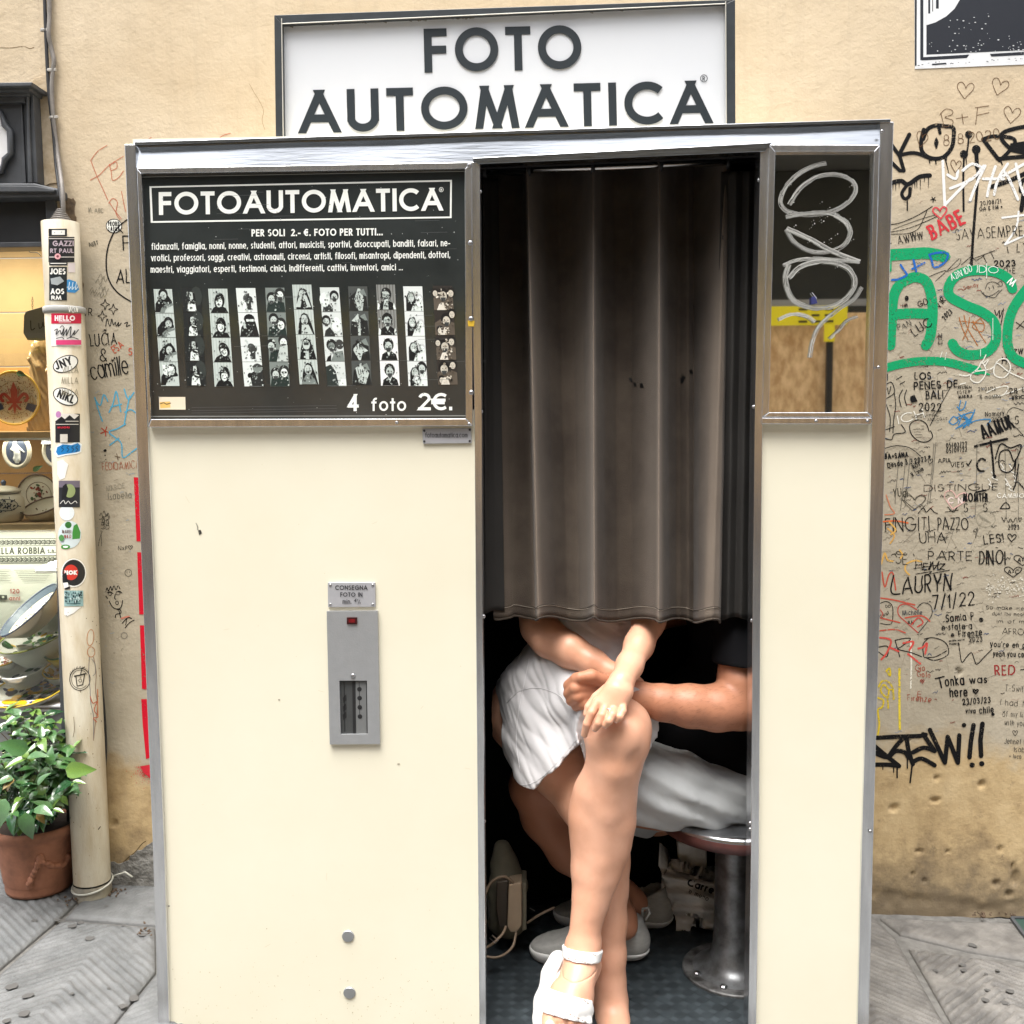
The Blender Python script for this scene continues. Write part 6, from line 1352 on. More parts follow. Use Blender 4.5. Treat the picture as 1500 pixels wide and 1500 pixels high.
pr = Print(on_bag); pr.text('Carre', 1005.5, 1297, 11, 2.3, '#1c2230', ang=-.32, track=.10); pr.text('è meno'.replace('è', 'e'), 1008, 1308, 7, .9, '#2a3040', ang=-.40, track=.16); pr.brush([(1010, 1303), (1012, 1304.5)], .8, '#2a3040'); pr.build('print', bagp)

# ================================================================ shop window on the left
shop = empty('shop_front', (-.9, YS, 0)); tag(shop, 'dark grey wooden shop front with lit ceramics display at the left', 'shop front')
xS0, xS1 = -2.2, -.452
def pbox(px, Y, d, M, name, parent, bev=.0015):
    q = MB(); q.q(px, Y, d); return q.build(name, M, parent, bevel=bev)
pbox([(66, 290), (80, 288), (96, 640), (112, 1040), (122, 1300), (103, 1300), (88, 1040), (77, 640)], YW-.012, .10, M_GREYFR, 'post', shop)
pbox([(-500, 268), (50, 268), (85, 276), (86, 288), (-500, 300)], YW-.05, .10, M_GREYFR, 'sill_board', shop, .004)
pbox([(-500, 268), (50, 272), (80, 277), (80, 281), (-500, 281)], YW-.06, .02, M_GREYFR, 'sill_board', shop, .002)
pbox([(-500, 290), (66, 287), (70, 362), (-500, 374)], YW-.0, .06, mat('near_black_wood', (.022, .024, .027), .4, var=.3, vscale=8), 'lintel', shop)
pbox([(-500, 362), (68, 354), (69, 361), (-500, 372)], YW-.01, .03, M_GREYFR, 'lintel_bead', shop)
# name board above with cornice, moulding and white eight-sided sign
pbox([(-500, 130), (46, 122), (56, 270), (-500, 272)], YW-.03, .04, M_GREYFR, 'name_board', shop)
for k, (y0, y1, dY) in enumerate(((120, 126, .085), (126, 133, .07), (133, 140, .055), (140, 150, .045))):
    pbox([(-500, y0+8), (47-k*3, y0), (46-k*3, y1), (-500, y1+8)], YW-dY, dY, M_GREYFR, 'cornice', shop, .002)
for k, (x0, x1, dY) in enumerate(((46, 54, .04), (40, 46, .048), (32, 37, .036))): pbox([(x0-2, 134), (x1-6, 130), (x1+1, 268), (x0+1, 268)], YW-dY, .04, M_GREYFR, 'side_moulding', shop, .002)
oc = [(-75, 165), (2, 165), (7, 183), (15, 192), (16, 225), (7, 234), (3, 250), (-75, 250), (-80, 234), (-88, 225), (-88, 192), (-80, 183)]
q = MB(); q.q(oc, YW-.036, .006); q.build('white_enamel_sign', M_WHITEP, shop)
pr = Print(on_plane(YW-.036)); pr.brush([(x, y) for x, y in [(-72, 168), (0, 168), (5, 185), (12, 193), (13, 223), (5, 232), (0, 247), (-72, 247)]], 1.4, '#101418', smooth=False); pr.build('painted_line', shop)
q = MB(); q.tube([W(x, y, YW-.038) for x, y in oc], .0085, 8, closed=True); q.build('sign_moulding', M_GREYFR, shop, smooth=True)
pbox([(-500, 1044), (92, 1041), (112, 1350), (-500, 1350)], YS-.02, .05, mat('grey_stone_panel', (.20, .205, .195), .5, var=.3, vscale=5, bump=.3, bscale=80), 'stall_riser', shop)
for y in (1034, 1040): pbox([(-500, y+3), (93, y-1), (93.5, y+2.4), (-500, y+7)], YS-.035+.008*(y > 1036), .04, M_WHITEP, 'white_sill', shop)
pr = Print(on_plane(YS-.02)); pr.text('urgese', 46, 1086, 9, 1.5, '#1b1f1c', ang=-.14, track=.16, hand=.06); pr.brush([(66, 1092), (80, 1096), (86, 1092)], 1.2, '#1b1f1c'); pr.build('painted_script', shop)
q = MB(); q.q([(-500, 372), (70, 361), (96, 1040), (-500, 1044)], YS-.01, .004); q.build('window_pane', M_PANE, shop)
# cabinet behind the glass
YBk = YS+.30
q = MB(); p0 = W(-400, 380, YBk); p1 = W(98, 1040, YBk)
xr = W(88, 700, YS).x+.03
for k in range(9):
    z0 = .52+k*.165; q2 = MB(); q2.box(-2.3, xr, YBk, YBk+.01, z0, z0+.163); q2.build('back_board', M_WOODB if k < 6 else mat('pale_back_boards', (.52, .40, .24), .6, var=.25, vscale=3), shop, bevel=.002)
q.box(xr, xr+.01, YS-.005, YBk, .3, 1.95); q.box(-2.3, xr, YS, YBk+.02, 1.96, 1.98); q.build('cabinet_side', mat('cabinet_side_board', (.30, .22, .13), .6), shop)
def shelfz(py): return W(40, py, YS+.01).z
SH1, SH2, SH3 = shelfz(632), shelfz(767), shelfz(1036)
for zz, nm in ((SH1, 'shelf'), (SH2, 'shelf')):
    q = MB(); q.box(-2.3, xr, YS+.004, YBk, zz-.018, zz); q.build(nm, M_WOOD, shop, bevel=.002)
q = MB(); q.box(-2.3, xr, YS, YBk, SH3-.02, SH3-.004); q.build('window_floor', M_WHITEP, shop)
# warm strip light under the cabinet top: the display is lit
ld = bpy.data.lights.new('display_lamp', 'AREA'); ld.shape = 'RECTANGLE'; ld.size = .9; ld.size_y = .05; ld.energy = 4.5; ld.color = (1., .80, .55)
lo = bpy.data.objects.new('display_lamp', ld); sc.collection.objects.link(lo); lo.location = (-.95, YS+.05, 1.93); lo.rotation_euler = (math.radians(-12), 0, 0)
ld2 = ld.copy(); ld2.energy = 2.6; ld2.color = (1., .93, .82); lo2 = bpy.data.objects.new('shelf_fill', ld2); sc.collection.objects.link(lo2); lo2.location = (-.95, YS+.03, SH2-.03); lo2.rotation_euler = (math.radians(8), 0, 0)  # unseen fill light added to brighten the lower window
ld3 = ld2.copy(); ld3.energy = .4; lo3 = bpy.data.objects.new('shelf_fill', ld3); sc.collection.objects.link(lo3); lo3.location = (-.95, YS+.03, SH1-.03); lo3.rotation_euler = (math.radians(8), 0, 0)  # another added fill light, brightens the middle shelf
for z_ in (1.936, SH2-.024, SH1-.024):  # plain strips added beside the area lights, none of them seen
    q = MB(); q.box(-1.4, -.5, YS+.015, YS+.045, z_, z_+.005); q.build('added_lamp_strip', M_WHITEP, shop)
M_CER = mat('cream_glazed_ceramic', (.62, .56, .44), .35, spec=.4); M_CERW = mat('white_glazed_ceramic', (.72, .72, .69), .35, spec=.4)
M_BLUE = mat('slate_blue_glaze', (.07, .09, .14), .2, coat=.3); M_STAT = mat('sandy_glazed_figure', (.45, .33, .19), .25, coat=.3)
def disc_thing(name, lb, cat, px, py, Y, rx, ry, rot, M, Mrim, paint=None, depth=.012, group=None, wallh=.0, rimw=.0025):
    """a plate or dish seen at (px, py), its rim an ellipse of rx by ry picture units"""
    c = W(px, py, Y); k = ppm(c); t = empty(name, c); tag(t, lb, cat, group); a, b_ = rx*k, ry*k
    U = Vector((math.cos(rot), 0, -math.sin(rot))); sq = min(1., b_/a); Vv = Vector((math.sin(rot), 0, math.cos(rot)))*sq+Vector((0, 1, 0))*math.sqrt(max(0, 1-sq*sq)); N = U.cross(Vv); N = -N if N.y > 0 else N
    q = MB(); prof = [(1.0, .0), (.93, -depth*.35), (.72, -depth*.9), (.6, -depth), (.0, -depth)]; back = [(1.0, 0), (.96, -depth*.3-.004), (.6, -depth-.006-wallh), (0, -depth-.006-wallh)]
    def rev(pf, mi, flip):
        n = 40; vs = []; fs = []
        for r, h in pf:
            for i in range(n):
                an = 2*PI*i/n; vs.append(c+U*(a*r*math.cos(an))+Vv*(a*r*math.sin(an))+N*h)
        for j in range(len(pf)-1):
            for i in range(n):
                i2 = (i+1) % n; f = (j*n+i, j*n+i2, (j+1)*n+i2, (j+1)*n+i); fs.append(f if flip else f[::-1])
        q.add(vs, fs, mi)
    rev(prof, 0, False); rev(back, 0, True); q.build('dish', M, t, smooth=True)
    q = MB(); q.tube([c+U*(a*math.cos(2*PI*i/40))+Vv*(a*math.sin(2*PI*i/40)) for i in range(40)], rimw, 6, closed=True); q.build('rim', Mrim, t, smooth=True)
    if paint:
        def surf(u, v, z):     # u, v in -1..1 across the dish
            r = math.hypot(u, v); hh = float(np.interp(r, [0, .6, .72, .93, 1.], [-depth, -depth, -depth*.9, -depth*.35, 0])); return c+U*(a*u)+Vv*(a*v)+N*(hh+.0008+z)
        pr = Print(lambda u, v, z: surf(u, -v, z), up=.0002, step=.00001); paint(pr); pr.build('glaze_painting', t)
    return t
GY, RD, GN, YL, NV = '#8a6f2a', '#8c1f14', '#2f5a26', '#d9a812', '#1d2440'
def blobs(n, r0, r1, cols, s0, s1, seed, squ=(1, 1)):
    def f(pr):
        rr = random.Random(seed)
        for _ in range(n):
            a = rr.uniform(0, 2*PI); r = rr.uniform(r0, r1); s_ = rr.uniform(s0, s1); pr.disc(r*math.cos(a), r*math.sin(a), s_, s_*rr.uniform(.4, 1), rr.choice(cols), 7, rot=rr.uniform(0, 3))
    return f
def lily(pr):
    blobs(420, .30, .93, ['#8f6a1e', '#3c4a22', '#7c2a18', '#a98a3a', '#5b3a16'], .012, .03, 4)(pr)
    pr.ring(0, 0, .95, .95, .03, '#b8932c', 40); pr.ring(0, 0, .62, .62, .015, '#7c6a3a', 40)
    pr.poly([(-.9, .28), (-.5, .18), (-.4, .40), (-.7, .52)], NV); pr.poly([(.9, .28), (.5, .18), (.4, .42), (.75, .55)], NV)
    pr.poly([(0, -.62), (.14, -.28), (.12, .0), (.06, .16), (-.06, .16), (-.12, .0), (-.14, -.28)], RD)
    for s_ in (-1, 1):
        pr.brush([(s_*.08, .14), (s_*.22, -.02), (s_*.38, -.16), (s_*.50, -.06), (s_*.46, .10), (s_*.34, .08)], .12, RD); pr.brush([(s_*.16, -.14), (s_*.22, -.38)], .03, RD); pr.brush([(s_*.06, .25), (s_*.2, .42), (s_*.28, .40)], .08, RD)
    pr.rect(-.3, .12, .3, .20, RD); pr.poly([(-.07, .2), (.07, .2), (.04, .5), (0, .62), (-.04, .5)], RD)
disc_thing('lily_plate', 'round cream plate with a red lily emblem on the upper shelf', 'plate', 20, 583, YS+.08, 39, 45, 0, M_CER, mat('ochre_rim', (.55, .38, .06), .2), lily, .008)
# hanging slate-coloured tag with a chain
tg = empty('hanging_sign', W(50, 475, YS+.05)); tag(tg, 'small grey hanging sign with handwriting on a chain inside the window', 'sign')
q = MB(); q.q([(35, 462), (38, 456), (70, 447), (86, 446), (86, 494), (60, 499), (40, 498), (34, 488)], YS+.05, .006); q.build('board', mat('slate_board', (.13, .13, .115), .5), tg, bevel=.001)
pr = Print(on_plane(YS+.05)); pr.brush([(45, 470), (46, 483), (51, 481)], 1.6, '#14140f'); pr.brush([(57, 474), (58, 481), (62, 478), (63, 472), (65, 479), (72, 468), (80, 462)], 1.3, '#14140f'); pr.build('handwriting', tg)
for i in range(5):
    q = MB(); c = W(47.5, 437+i*3.4, YS+.05); r_ = 1.3*ppm(c); q.tube([c+Vector(((r_*math.cos(a)) if i % 2 else 0, (0 if i % 2 else r_*math.cos(a)), r_*1.7*math.sin(a))) for a in [2*PI*k/10 for k in range(10)]], .0006, 4, closed=True); q.build('chain_link', M_BLACK, tg)
q = MB(); q.tube(smooth_path([W(43, 362, YS+.04), W(43, 369, YS+.04), W(54, 370, YS+.04), W(60, 375, YS+.04)]), .0012, 5); wh_ = q.build('hook', M_BLACK, smooth=True); tag(wh_, 'thin dark wire hook under the top of the shop window', 'hook')
# draped figurine
fg = empty('figurine', W(62, 625, YS+.12)); tag(fg, 'sandy glazed draped figurine partly hidden by the downpipe', 'figurine')
F_ = Field(np.array(W(62, 560, YS+.12))-np.array([.07, .06, .17]), np.array(W(62, 560, YS+.12))+np.array([.08, .06, .17]), .004)
F_.chain([PR(62, 628, YS+.12, 20), PR(62, 590, YS+.12, 17), PR(60, 540, YS+.12, 14), PR(62, 510, YS+.12, 14), PR(64, 490, YS+.12, 9)], .01); F_.ell(PP(66, 478, YS+.12), (.016, .016, .021), k=.008); F_.chain([PR(52, 508, YS+.11, 5), PR(46, 525, YS+.10, 5), PR(56, 538, YS+.09, 4)], .006); F_.chain([PR(74, 508, YS+.11, 5), PR(80, 530, YS+.11, 5), PR(70, 545, YS+.09, 4)], .006)
ii = np.nonzero(np.abs(F_.F) < .03); F_.F[ii] += (.0028*np.sin(F_.ax[0][ii[0]]*420+F_.ax[2][ii[2]]*160+6*vnoise(F_.ax[0][ii[0]], F_.ax[2][ii[2]], 20, 2))).astype(np.float32)
F_.mesh('glazed_body', M_STAT, fg)
# oval relief medallions
def medallion(px, py, rx, ry, lb):
    c = W(px, py, YS+.05); k = ppm(c); t = empty('oval_medallion', c); tag(t, lb, 'medallion', 'oval relief medallions on the shelf wall')
    q = MB(); q.rev(c, [(1*rx*k, .0), (rx*k, .008), (rx*k*.93, .014), (rx*k*.82, .013), (rx*k*.76, .006)], 44, axis=(0, -1, 0), sy=1., sx=1.)
    q.v = [(x, y, c.z+(z-c.z)*ry/rx) for x, y, z in q.v]; q.build('frame', M_CER, t, smooth=True)
    q = MB(); q.rev(c, [(rx*k*.8, .006), (0, .006)], 44, axis=(0, -1, 0)); q.v = [(x, y, c.z+(z-c.z)*ry/rx) for x, y, z in q.v]; q.build('ground', M_BLUE, t)
    f = Field(np.array(c)-.035, np.array(c)+.035, .0022)
    def pt(u, v): return np.array([c.x+u*rx*k, YS+.041, c.z+v*ry*k])
    f.ell(pt(-.05, .55), (.0058, .005, .007), k=.003); f.chain([(pt(-.05, .36), .0062), (pt(0, .05), .0065), (pt(.05, -.1), .0068)], .004); f.chain([(pt(-.15, .34), .003), (pt(-.32, .12), .0028), (pt(-.12, .0), .0024)], .003); f.chain([(pt(.1, .3), .003), (pt(.35, .1), .0028), (pt(.55, -.05), .0022)], .003)
    f.chain([(pt(.0, -.1), .0055), (pt(-.12, -.42), .0045), (pt(.0, -.68), .003)], .004); f.chain([(pt(.12, -.1), .0055), (pt(.14, -.42), .0042), (pt(.05, -.7), .003)], .004); f.chain([(pt(.2, -.05), .004), (pt(.2, -.5), .003)], .003)
    f.mesh('relief_figure', M_CERW, t)
medallion(26, 661, 21, 26, 'oval medallion, a white figure on blue, whole, on the left'); medallion(84, 661, 21, 25, 'oval medallion half hidden behind the downpipe')
# jar with lid
t = empty('lidded_jar', W(8, 762, YS+.07)); tag(t, 'cream lidded jar with dark blue pattern on the second shelf', 'jar'); c = Vector((W(8, 762, YS+.07).x, YS+.07, SH2)); k = ppm(c)
q = MB(); q.rev(c, [(20*k, 0), (24*k, 4*k), (27*k, 16*k), (27*k, 32*k), (23*k, 39*k), (21*k, 41*k), (23*k, 43*k), (22*k, 45*k)], 40); q.build('jar_body', M_CER, t, smooth=True)
q = MB(); q.rev(c, [(24*k, 45*k), (23.5*k, 47*k), (14*k, 51*k), (5*k, 53*k), (0, 53*k)], 36); l_ = q.build('lid', M_CER, t, smooth=True)
q = MB(); q.rev(c, [(2.5*k, 52*k), (3*k, 55*k), (4*k, 58*k), (2*k, 61*k), (0, 62*k)], 14); q.build('finial', M_BLUE, l_, smooth=True)
S_c = on_cyl(c.x, c.y, 27*k+.0005); pr = Print(S_c, up=.0003)
for i in range(46): 
    x_, y_ = random.gauss(8, 9), random.gauss(740, 5); pr.disc(x_, y_, random.uniform(.8, 2.6), random.uniform(.5, 1.4), random.choice(['#20283c', '#2d3a52', '#10141f']), 7, rot=random.uniform(0, 3))
pr.ring(8, 740, 18, 8.5, 1, '#20283c', 20); pr.brush([(-12, 722), (8, 724), (28, 722)], 1, '#20283c'); pr.build('glaze_painting', t)
disc_thing('shelf_plate', 'cream plate with a rooster-like red motif leaning behind a bowl', 'plate', 55, 725, YS+.15, 30, 33, 0, M_CER, mat('brown_rim', (.14, .09, .06), .3), lambda pr: (pr.ring(0, 0, .62, .62, .03, '#6e5a48', 30), blobs(30, .05, .5, ['#8a3a28', '#6e2a1c', '#4a5a3a', '#5c4a3a'], .04, .11, 8)(pr)), .008)
disc_thing('oval_bowl', 'speckled oval bowl with a dark brown rim on the second shelf', 'bowl', 62, 741, YS+.09, 28, 11, -.16, M_CER, mat('brown_rim', (.14, .09, .06), .3), blobs(90, .0, .85, ['#5a4a30', '#7a6a3a', '#3a3a28'], .02, .05, 12), .03, wallh=.012)
def leaf_mesh(name, c, d, up, L_, wd, M, parent=None, fold=.25, curl=.25, n=6):
    c, d, up = Vector(c), Vector(d).normalized(), Vector(up); s_ = d.cross(up).normalized(); u = s_.cross(d).normalized(); V = []; 
    for i in range(n+1):
        t = i/n; w_ = wd*math.sin(PI*min(1, t*1.02)**.75)*(1-t*.25); p = c+d*(L_*t)-u*(curl*L_*t*t); 
        V += [p-s_*w_+u*(fold*w_), p-s_*w_*.5+u*(fold*w_*.35), p, p+s_*w_*.5+u*(fold*w_*.35), p+s_*w_+u*(fold*w_)]
    F = [(i*5+j, i*5+j+1, (i+1)*5+j+1, (i+1)*5+j) for i in range(n) for j in range(4)]
    q = MB(); q.add(V, F); return q.build(name, M, parent, smooth=True)
for (a, dd, L_, lb) in (((48, 690), (1, -.1, .6), .032, 'single dark green leaf beside the oval medallion'), ((24, 545), (1, -.1, -.4), .03, 'single green leaf above the lily plate')):
    o = leaf_mesh('decor_leaf', W(*a, YS+.05), dd, (0, -1, .2), L_, .009, mat('dark_leaf', (.03, .09, .03), .3)); tag(o, lb, 'leaf')
# company name panel
np_ = empty('company_panel', W(20, 860, YS+.10)); tag(np_, 'grey-green panel reading ELLA ROBBIA s.n.c behind the lower dishes', 'sign')
q = MB(); q.q([(-300, 790), (95, 776), (100, 925), (-300, 935)], YS+.16, .008); q.build('board', mat('sage_panel', (.27, .28, .245), .5), np_)
pr = Print(on_plane(YS+.16)); DK = '#23251f'
def serif(t_, x, y, h, w_, x1, col=DK):
    pr.text(t_, x, y, h, w_, col, x1=x1, track=.2, ang=.012)
serif('ELLA ROBBIA', -4, 812, 9.8, 1.7, 66); serif('s.n.c', 70, 810, 7, 1.2, 86)
for yb in (795, 820):
    pr.brush([(-40, yb-5.5), (88, yb-6.5)], .9, DK, smooth=False); pr.brush([(-40, yb+5), (88, yb+4)], .9, DK, smooth=False)
    for i in range(19):
        x_ = -38+i*6.8; y_ = yb-.01*(x_+38); pr.ring(x_, y_, 2.6, 2.6, 1.1, DK, 10); pr.brush([(x_+1.6, y_-3.6), (x_+4.4, y_), (x_+1.6, y_+3.4)], 1.1, DK, k=3); pr.disc(x_, y_, .9, .9, DK, 6)
for i in range(7):
    for (xa, xb) in ((-40, 17-(i % 3)*3), (22+i*2, 80-i*2)): pr.brush([(xa, 835+i*2.6), (xb, 834.4+i*2.6)], .65, '#4c4f45', smooth=False)
pr.text('120', 16, 869, 7, 1.3, '#6e2a1e', x1=30); pr.text('anni', 15, 879, 6.4, 1.2, '#6e2a1e', x1=31); pr.rect(-6, 871, 12, 877.5, DK); pr.disc(-1, 874, 2, 2, '#8a8d80', 8); pr.disc(6, 874, 2, 2, '#8a8d80', 8); pr.build('lettering', np_)
# stepped white plinths at the right of the display
for i, (y, lb) in enumerate(((640, 'small stepped white plinth beside the medallions'), (824, 'stepped white plinth in front of the company panel'))):
    t = empty('display_plinth', W(75, y, YS+.03)); tag(t, lb, 'plinth')
    for k, (xa, h_) in enumerate(((62, 3.4), (60, 3.4), (60, 3.4)) if i == 0 else ((70, 3.6), (62, 3.8), (51, 4.2), (51, 4.2))):
        q = MB(); ya = y+k*3.7; q.q([(xa, ya+.4), (104, ya-.4), (104, ya+h_-.4), (xa, ya+h_)], YS+.03-.004*k, .06); q.build('step', M_WHITEP, t, bevel=.001)
disc_thing('blue_platter', 'deep oval platter with blue-grey rim tilted in the lower window', 'platter', 42, 893, YS+.06, 52, 19, -.62, M_CER, M_BLUE, lambda pr: (pr.ring(0, 0, .93, .93, .13, '#4a5664', 40), blobs(200, .50, .84, ['#2a2a26', '#55514a'], .01, .03, 5)(pr), blobs(110, .0, .55, ['#9a8f72', '#b8ad90', '#c9bfa4'], .03, .10, 6)(pr)), .035, wallh=.012)
OL = ['#23501c', '#3c7a2a', '#5d8d23', '#1f3a14', '#8c9a2a', '#d0a812']
disc_thing('olive_bowl', 'big yellow-green bowl painted with olives, upper row of lower window', 'bowl', 50, 930, YS+.09, 52, 15, -.20, M_CERW, mat('olive_rim', (.22, .25, .05), .3), blobs(120, .1, .95, OL, .05, .14, 15), .04, wallh=.03)
disc_thing('yellow_bowl', 'plain yellow bowl at the right of the lower window', 'bowl', 86, 954, YS+.06, 20, 8, -.05, mat('yellow_glaze', (.70, .52, .04), .15, coat=.4), mat('dark_green_rim', (.05, .12, .04), .3), blobs(10, .2, .8, OL, .06, .12, 3), .03, wallh=.01)
disc_thing('red_bowl', 'small bowl painted with red berries at the left of the lower window', 'bowl', 2, 960, YS+.07, 24, 11, .1, M_CERW, mat('ochre_rim', (.55, .38, .06), .2), blobs(70, .1, .9, ['#8c2a14', '#a8481c', '#2f5a26', '#6e1c10'], .05, .12, 9), .03, wallh=.015)
t = empty('painted_cup', W(37, 966, YS+.05)); tag(t, 'white cup painted with a lemon and olives between the bowls', 'cup'); c = W(37, 968, YS+.06); k = ppm(c)
q = MB(); q.rev(c, [(7*k, 0), (8.5*k, 8*k), (11*k, 22*k), (11*k, 23*k), (10*k, 22*k), (7.5*k, 6*k), (0, 4*k)], 30); q.build('cup_body', M_CERW, t, smooth=True)
pr = Print(on_cyl(c.x, c.y, 9.2*k), up=.001); pr.disc(33, 962, 5, 3.4, YL, 10); pr.disc(39, 956, 4, 2.6, GN, 10); pr.disc(36, 958, 2, 1.6, '#20281a', 8); pr.build('glaze_painting', t)
disc_thing('olive_dish', 'white oval dish painted with black olives and green leaves', 'dish', 34, 978, YS+.045, 33, 9, -.08, M_CERW, M_CERW, lambda pr: ([pr.disc(x, y, .12, .2, cc, 12, rot=r) for x, y, cc, r in ((-.5, -.1, '#15180f', .4), (.0, .1, GN, 0), (.55, .2, '#15180f', .5), (-.1, -.55, GN, 1), (.3, -.5, '#27401c', 2), (.2, .7, '#3c6a2a', 1))], [pr.brush([(x, y), (x+.1, y-.3)], .05, GN) for x, y in ((-.3, .1), (.3, .1), (.6, -.2))]), .03, wallh=.015)
disc_thing('lemon_dish', 'dish painted with yellow lemons and green leaves at the right', 'dish', 84, 982, YS+.04, 20, 8, .1, M_CERW, mat('ochre_rim', (.55, .38, .06), .2), blobs(36, .0, .85, [YL, '#e0b820', GN, '#c28a10'], .10, .22, 19), .02, wallh=.01)
disc_thing('fruit_platter', 'large oval platter with yellow rim, lemons, grapes and leaves', 'platter', 44, 1008, YS+.02, 54, 14, -.08, M_CERW, mat('yellow_rim', (.62, .44, .04), .2), lambda pr: (blobs(80, .1, .9, [YL, YL, '#1a1c3a', '#272a5a', '#3c6a2a', '#5d8a33', YL, '#7a5a2a', '#1a2a14'], .06, .16, 23)(pr), [pr.disc(x, y, .2, .16, YL, 12) for x, y in ((-.45, .35), (-.1, .5), (.05, -.1))], [pr.disc(x, y, .11, .12, '#141636', 10) for x, y in ((-.05, -.3), (.05, -.2), (.6, -.1), (.7, .05), (-.65, -.1))]), .02, wallh=.006)
disc_thing('white_saucer', 'plain white saucer on the window floor at the right', 'saucer', 88, 1024, YS+.03, 16, 4.5, .0, M_CERW, M_CERW, None, .008)
# ================================================================ downpipe with stickers
pa, pb = W(95, 330, YW-.055), W(133, 1300, YW-.05)
PX, PY, PRD = (pa.x+pb.x)/2, YW-.060, .0475
pipe = empty('downpipe', (PX, PY, 0)); tag(pipe, 'cream iron downpipe covered in stickers between shop and booth', 'downpipe')
M_PIPE = mat('old_cream_paint', (.58, .54, .44), .5, col2=(.44, .37, .26), vscale=7, bump=.35, bscale=120, stretch=(3, 3, .8), detail=9)
S0 = on_cyl(PX, PY, PRD); S1 = on_cyl(PX, PY, PRD+.003)
ZP = gz(PX); zt, zc, zc2, zb = S0(95, 322, 0).z, S0(105, 448, 0).z, S0(105, 457, 0).z, ZP+.006
c = Vector((PX, PY, 0)); NS = 64
q = MB(); q.rev(c, [(PRD, zb+.03), (PRD, zc2), (PRD*.97, zc2+.002)], NS); q.build('lower_pipe', M_PIPE, pipe, smooth=True)
q = MB(); q.rev(c, [(PRD*.955, zc), (PRD*.955, zt), (PRD*.93, zt+.001), (PRD*.86, zt-.004), (PRD*.86, zt-.05)], NS); q.build('upper_pipe', M_PIPE, pipe, smooth=True, bevel=0)
q = MB(); q.rev(c, [(PRD*.95, zc2-.001), (PRD+.003, zc2), (PRD+.004, zc2+.004), (PRD+.004, zc-.003), (PRD+.002, zc), (PRD*.95, zc+.001)], NS); q.build('joint_collar', mat('grey_collar', (.33, .33, .32), .5), pipe, smooth=True)
q = MB(); q.rev(c, [(PRD+.001, ZP-.01), (PRD+.002, ZP+.004), (PRD+.001, zb+.026)], NS); q.build('foot', mat('weathered_foot', (.42, .38, .29), .6, col2=(.18, .17, .15), vscale=18), pipe, smooth=True)
q = MB(); P = [Vector((PX+(PRD+.004)*math.cos(a), PY+(PRD+.004)*math.sin(a), ZP+.026+.010*math.sin(a*1.0+.6))) for a in [2*PI*i/40 for i in range(41)]]; q.tube(P, .0028, 6); q.tube([P[3], P[3]+Vector((.03, .012, .006)), P[3]+Vector((.052, .004, -.004))], .0028, 6); q.build('wire_band', mat('pale_plastic_wire', (.45, .45, .40), .45), pipe, smooth=True)
q = MB()
for i in range(6): q.rev(Vector((PX+.002, PY, zt+.002+i*.0055)), [(.026-.0035*i, 0), (.028-.0035*i, .002), (.026-.0035*i, .004), (.022-.0035*i, .0055)], 24)
q.build('ribbed_sleeve', M_CABLE, pipe, smooth=True)
up_ = .955
def stk(fn, lb, upper=False):
    pr = Print(on_cyl(PX, PY, PRD*up_ if upper else PRD), up=.0006, step=.00006, curved=1.4); fn(pr); return pr.build('sticker', pipe, label=lb)
def grid_poly(pr, x0, y0, x1, y1, col, n=8):     # bends round the pipe
    for i in range(n): pr.rect(x0+(x1-x0)*i/n, y0, x0+(x1-x0)*(i+1)/n+.05, y1, col)
K, Wt = '#17181c', '#e9e8e2'
def f1(pr): grid_poly(pr, 71, 335, 98, 346, K); grid_poly(pr, 76, 337, 95, 344, Wt, 4); pr.brush([(80, 341), (90, 340)], 1.4, '#8a8f94')
stk(f1, 'small black and white rectangular sticker at the pipe top', True)
def f2(pr):
    grid_poly(pr, 71, 347, 109, 384, K); pr.text('GAZZI', 77, 360.5, 8, 1.7, '#b9a9b4', x1=108, track=.12); pr.text('RT PAUL', 73.5, 370.5, 6.5, 1.3, '#b9a9b4', x1=108, track=.12); grid_poly(pr, 72, 349, 109, 350, '#d8d2cc'); grid_poly(pr, 72, 376, 109, 377, '#d8d2cc'); pr.disc(84.5, 375.5, 4.6, 4.4, '#d9a3a8', 14); pr.disc(84.5, 375.5, 2, 2, '#7d3b48', 8); grid_poly(pr, 72, 384, 99, 389, K, 6); grid_poly(pr, 74, 385.2, 97, 386.4, Wt, 5)
stk(f2, 'black sticker with outlined pale capitals and a pink badge', True)
def f3(pr):
    grid_poly(pr, 100, 385, 110, 399, '#d9cfd0', 3)
stk(f3, 'pale pink blank sticker remnant', True)
def f4(pr):
    grid_poly(pr, 72, 391, 98, 440, '#101a1e', 6); pr.text('JOES', 73, 402, 9, 2, Wt, x1=96, track=.1); pr.poly([(74, 408), (88, 405), (94, 412), (84, 418), (75, 416)], '#9aa1a3'); pr.text('AOS', 74, 431, 8.4, 2, Wt, x1=94, track=.12); pr.text('RM', 75, 439, 6, 1.6, Wt, x1=90, track=.1)
stk(f4, 'black sticker with a pale eye and white capitals', True)
def f5(pr):
    pr.poly([(94, 412), (101, 409), (112, 413), (116, 424), (110, 429), (100, 428), (92, 424)], '#2f86c4'); 
    for x in (97, 102, 107, 112): pr.brush([(x, 413), (x-1.5, 424), (x+2, 420)], 1.1, '#d7e8f2')
stk(f5, 'ragged blue sticker with white tag lettering', True)
def f6(pr): pr.text('VON', 100, 457, 7, 1.1, Wt, x1=114, hand=.1)
pr = Print(on_cyl(PX, PY, PRD+.0042), up=.0006); f6(pr); pr.build('sticker', pipe, label='white tag lettering on the grey collar')
